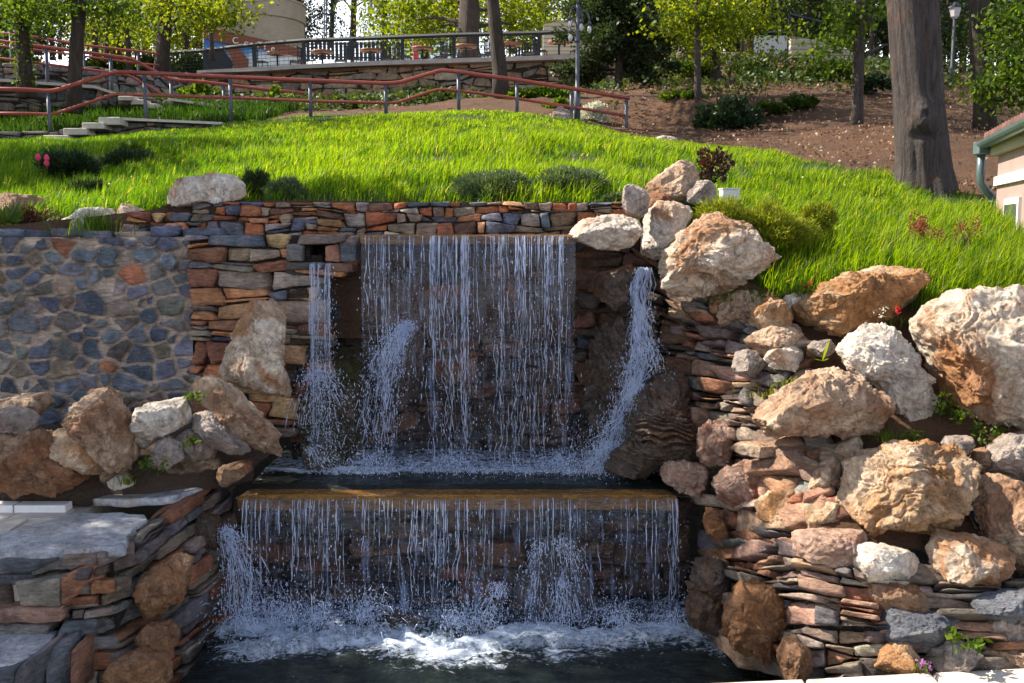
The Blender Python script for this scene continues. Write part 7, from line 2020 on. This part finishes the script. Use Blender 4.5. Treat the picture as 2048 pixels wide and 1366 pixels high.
m_ = MB(); m_.tube([(b_.x, Y, t_.z), (b_.x, Y, t_.z + .05), (b_.x, Y, t_.z + .24)], [.04, .09, .14], 6); m_.build('lantern', M['globe'], root)
m_ = MB(); m_.tube([(b_.x, Y, t_.z + .24), (b_.x, Y, t_.z + .27), (b_.x, Y, t_.z + .38)], [.17, .15, .02], 6); m_.build('cap', M['darkmetal'], root)
keep_world(root)

# white box in the lawn
p_ = at(1458, 402, 8.6); m_ = MB(); m_.box((0, 0, .06), (.15, .1, .14), None, bev=.01); m_.box((0, -.001, .132), (.16, .115, .01), None)
o_ = m_.build('white_box', M['white']); o_.location = (p_.x, p_.y, p_.z - .03); o_.rotation_euler = (0, 0, .15); tag(o_, 'small white utility box in the grass right of the tall cream boulder', 'utility box')

# ------------------------------------------------------------------ pink house at the right edge
Yc = 9.2
cA = at(1998, 298, Yc); ze = cA.z
root = empty('house', (cA.x, cA.y, gz(cA.x, Yc))); tag(root, 'corner of a pink rendered house with white band and tiled roof, right edge', 'house')
dx_, dy_ = -.30, -1.0; Ln = 4.2
d_ = Vector((dx_, dy_, 0)).normalized(); nrm_ = Vector((-d_.y, d_.x, 0)); 
if nrm_.x < 0: nrm_ = -nrm_   # into the house (to the right)
def hbox(name, s0, s1, n0, n1, z0, z1, mat):
    m_ = MB(); o3 = Vector((cA.x, cA.y, 0)); V_ = []
    for s in (s0, s1):
        for n_ in (n0, n1):
            for z in (z0, z1): q = o3 + d_ * s + nrm_ * n_; V_.append((q.x, q.y, z))
    m_.add(V_, [[0, 1, 3, 2], [4, 6, 7, 5], [0, 4, 5, 1], [2, 3, 7, 6], [0, 2, 6, 4], [1, 5, 7, 3]]); return m_.build(name, M[mat], root)
hbox('wall', 0, Ln, 0, 3.0, ze - 3.2, ze - .06, 'pinkwall')
hbox('eave', -.12, Ln, -.06, .1, ze - .058, ze + .03, 'beige')
hbox('white_band', .0, Ln, -.03, .02, ze - .33, ze - .25, 'whitetrim')
hbox('window_frame', .55, 1.2, -.025, .02, ze - 1.1, ze - .46, 'whitetrim')
hbox('window_pane', .61, 1.14, -.032, .0, ze - 1.05, ze - .51, 'glassd')
o3 = Vector((cA.x, cA.y, 0))
m_ = MB()
q0 = o3 + d_ * -.16 + nrm_ * -.12; q1 = o3 + d_ * Ln + nrm_ * -.12
th = np.linspace(math.pi, 2 * math.pi, 9)
V_ = []
for q in (q0, q1):
    for rr_ in (.06, .052):
        for a in th: V_.append(tuple(q + nrm_ * (rr_ * math.cos(a)) + Vector((0, 0, ze + .07 + rr_ * math.sin(a)))))
Q_ = []
for i in range(8):
    Q_ += [[i, i + 1, 18 + i + 1, 18 + i], [9 + i + 1, 9 + i, 27 + i, 27 + i + 1]]
m_.add(V_, Q_); m_.box(tuple(q0 + Vector((0, -.02, ze + .02))), (.13, .13, .12), None, bev=.01); m_.build('gutter', M['gutter'], root)
m_ = MB()
pts = [q0 + Vector((0, 0, ze + .0)), q0 + Vector((0, 0, ze - .22)), q0 + Vector((.01, 0, ze - .3)), q0 + Vector((.07, -.0, ze - .38)), q0 + Vector((.13, .0, ze - .44)), q0 + Vector((.19, 0, ze - .55)), q0 + Vector((.3, -.02, ze - .68))]
m_.tube(pts, .036, 12); m_.tube([pts[4] + (pts[5] - pts[4]) * .0, pts[4] + (pts[5] - pts[4]) * .3], .044, 12); m_.build('downspout', M['gutter'], root, True)
# roof of half round tiles
m_ = MB()
rs = math.radians(9)
for i in range(33):
    s = -.14 + i * .13
    for j in range(3):
        a0 = o3 + d_ * s + nrm_ * (-.1 + j * .3 * math.cos(rs)) + Vector((0, 0, ze + .1 + j * .3 * math.sin(rs)))
        a1 = a0 + nrm_ * (.34 * math.cos(rs)) + Vector((0, 0, .34 * math.sin(rs) - .02))
        m_.tube([a0, a1], [.06, .05], 8, cap=True)
m_.build('roof', M['tile'], root, True)
keep_world(root)
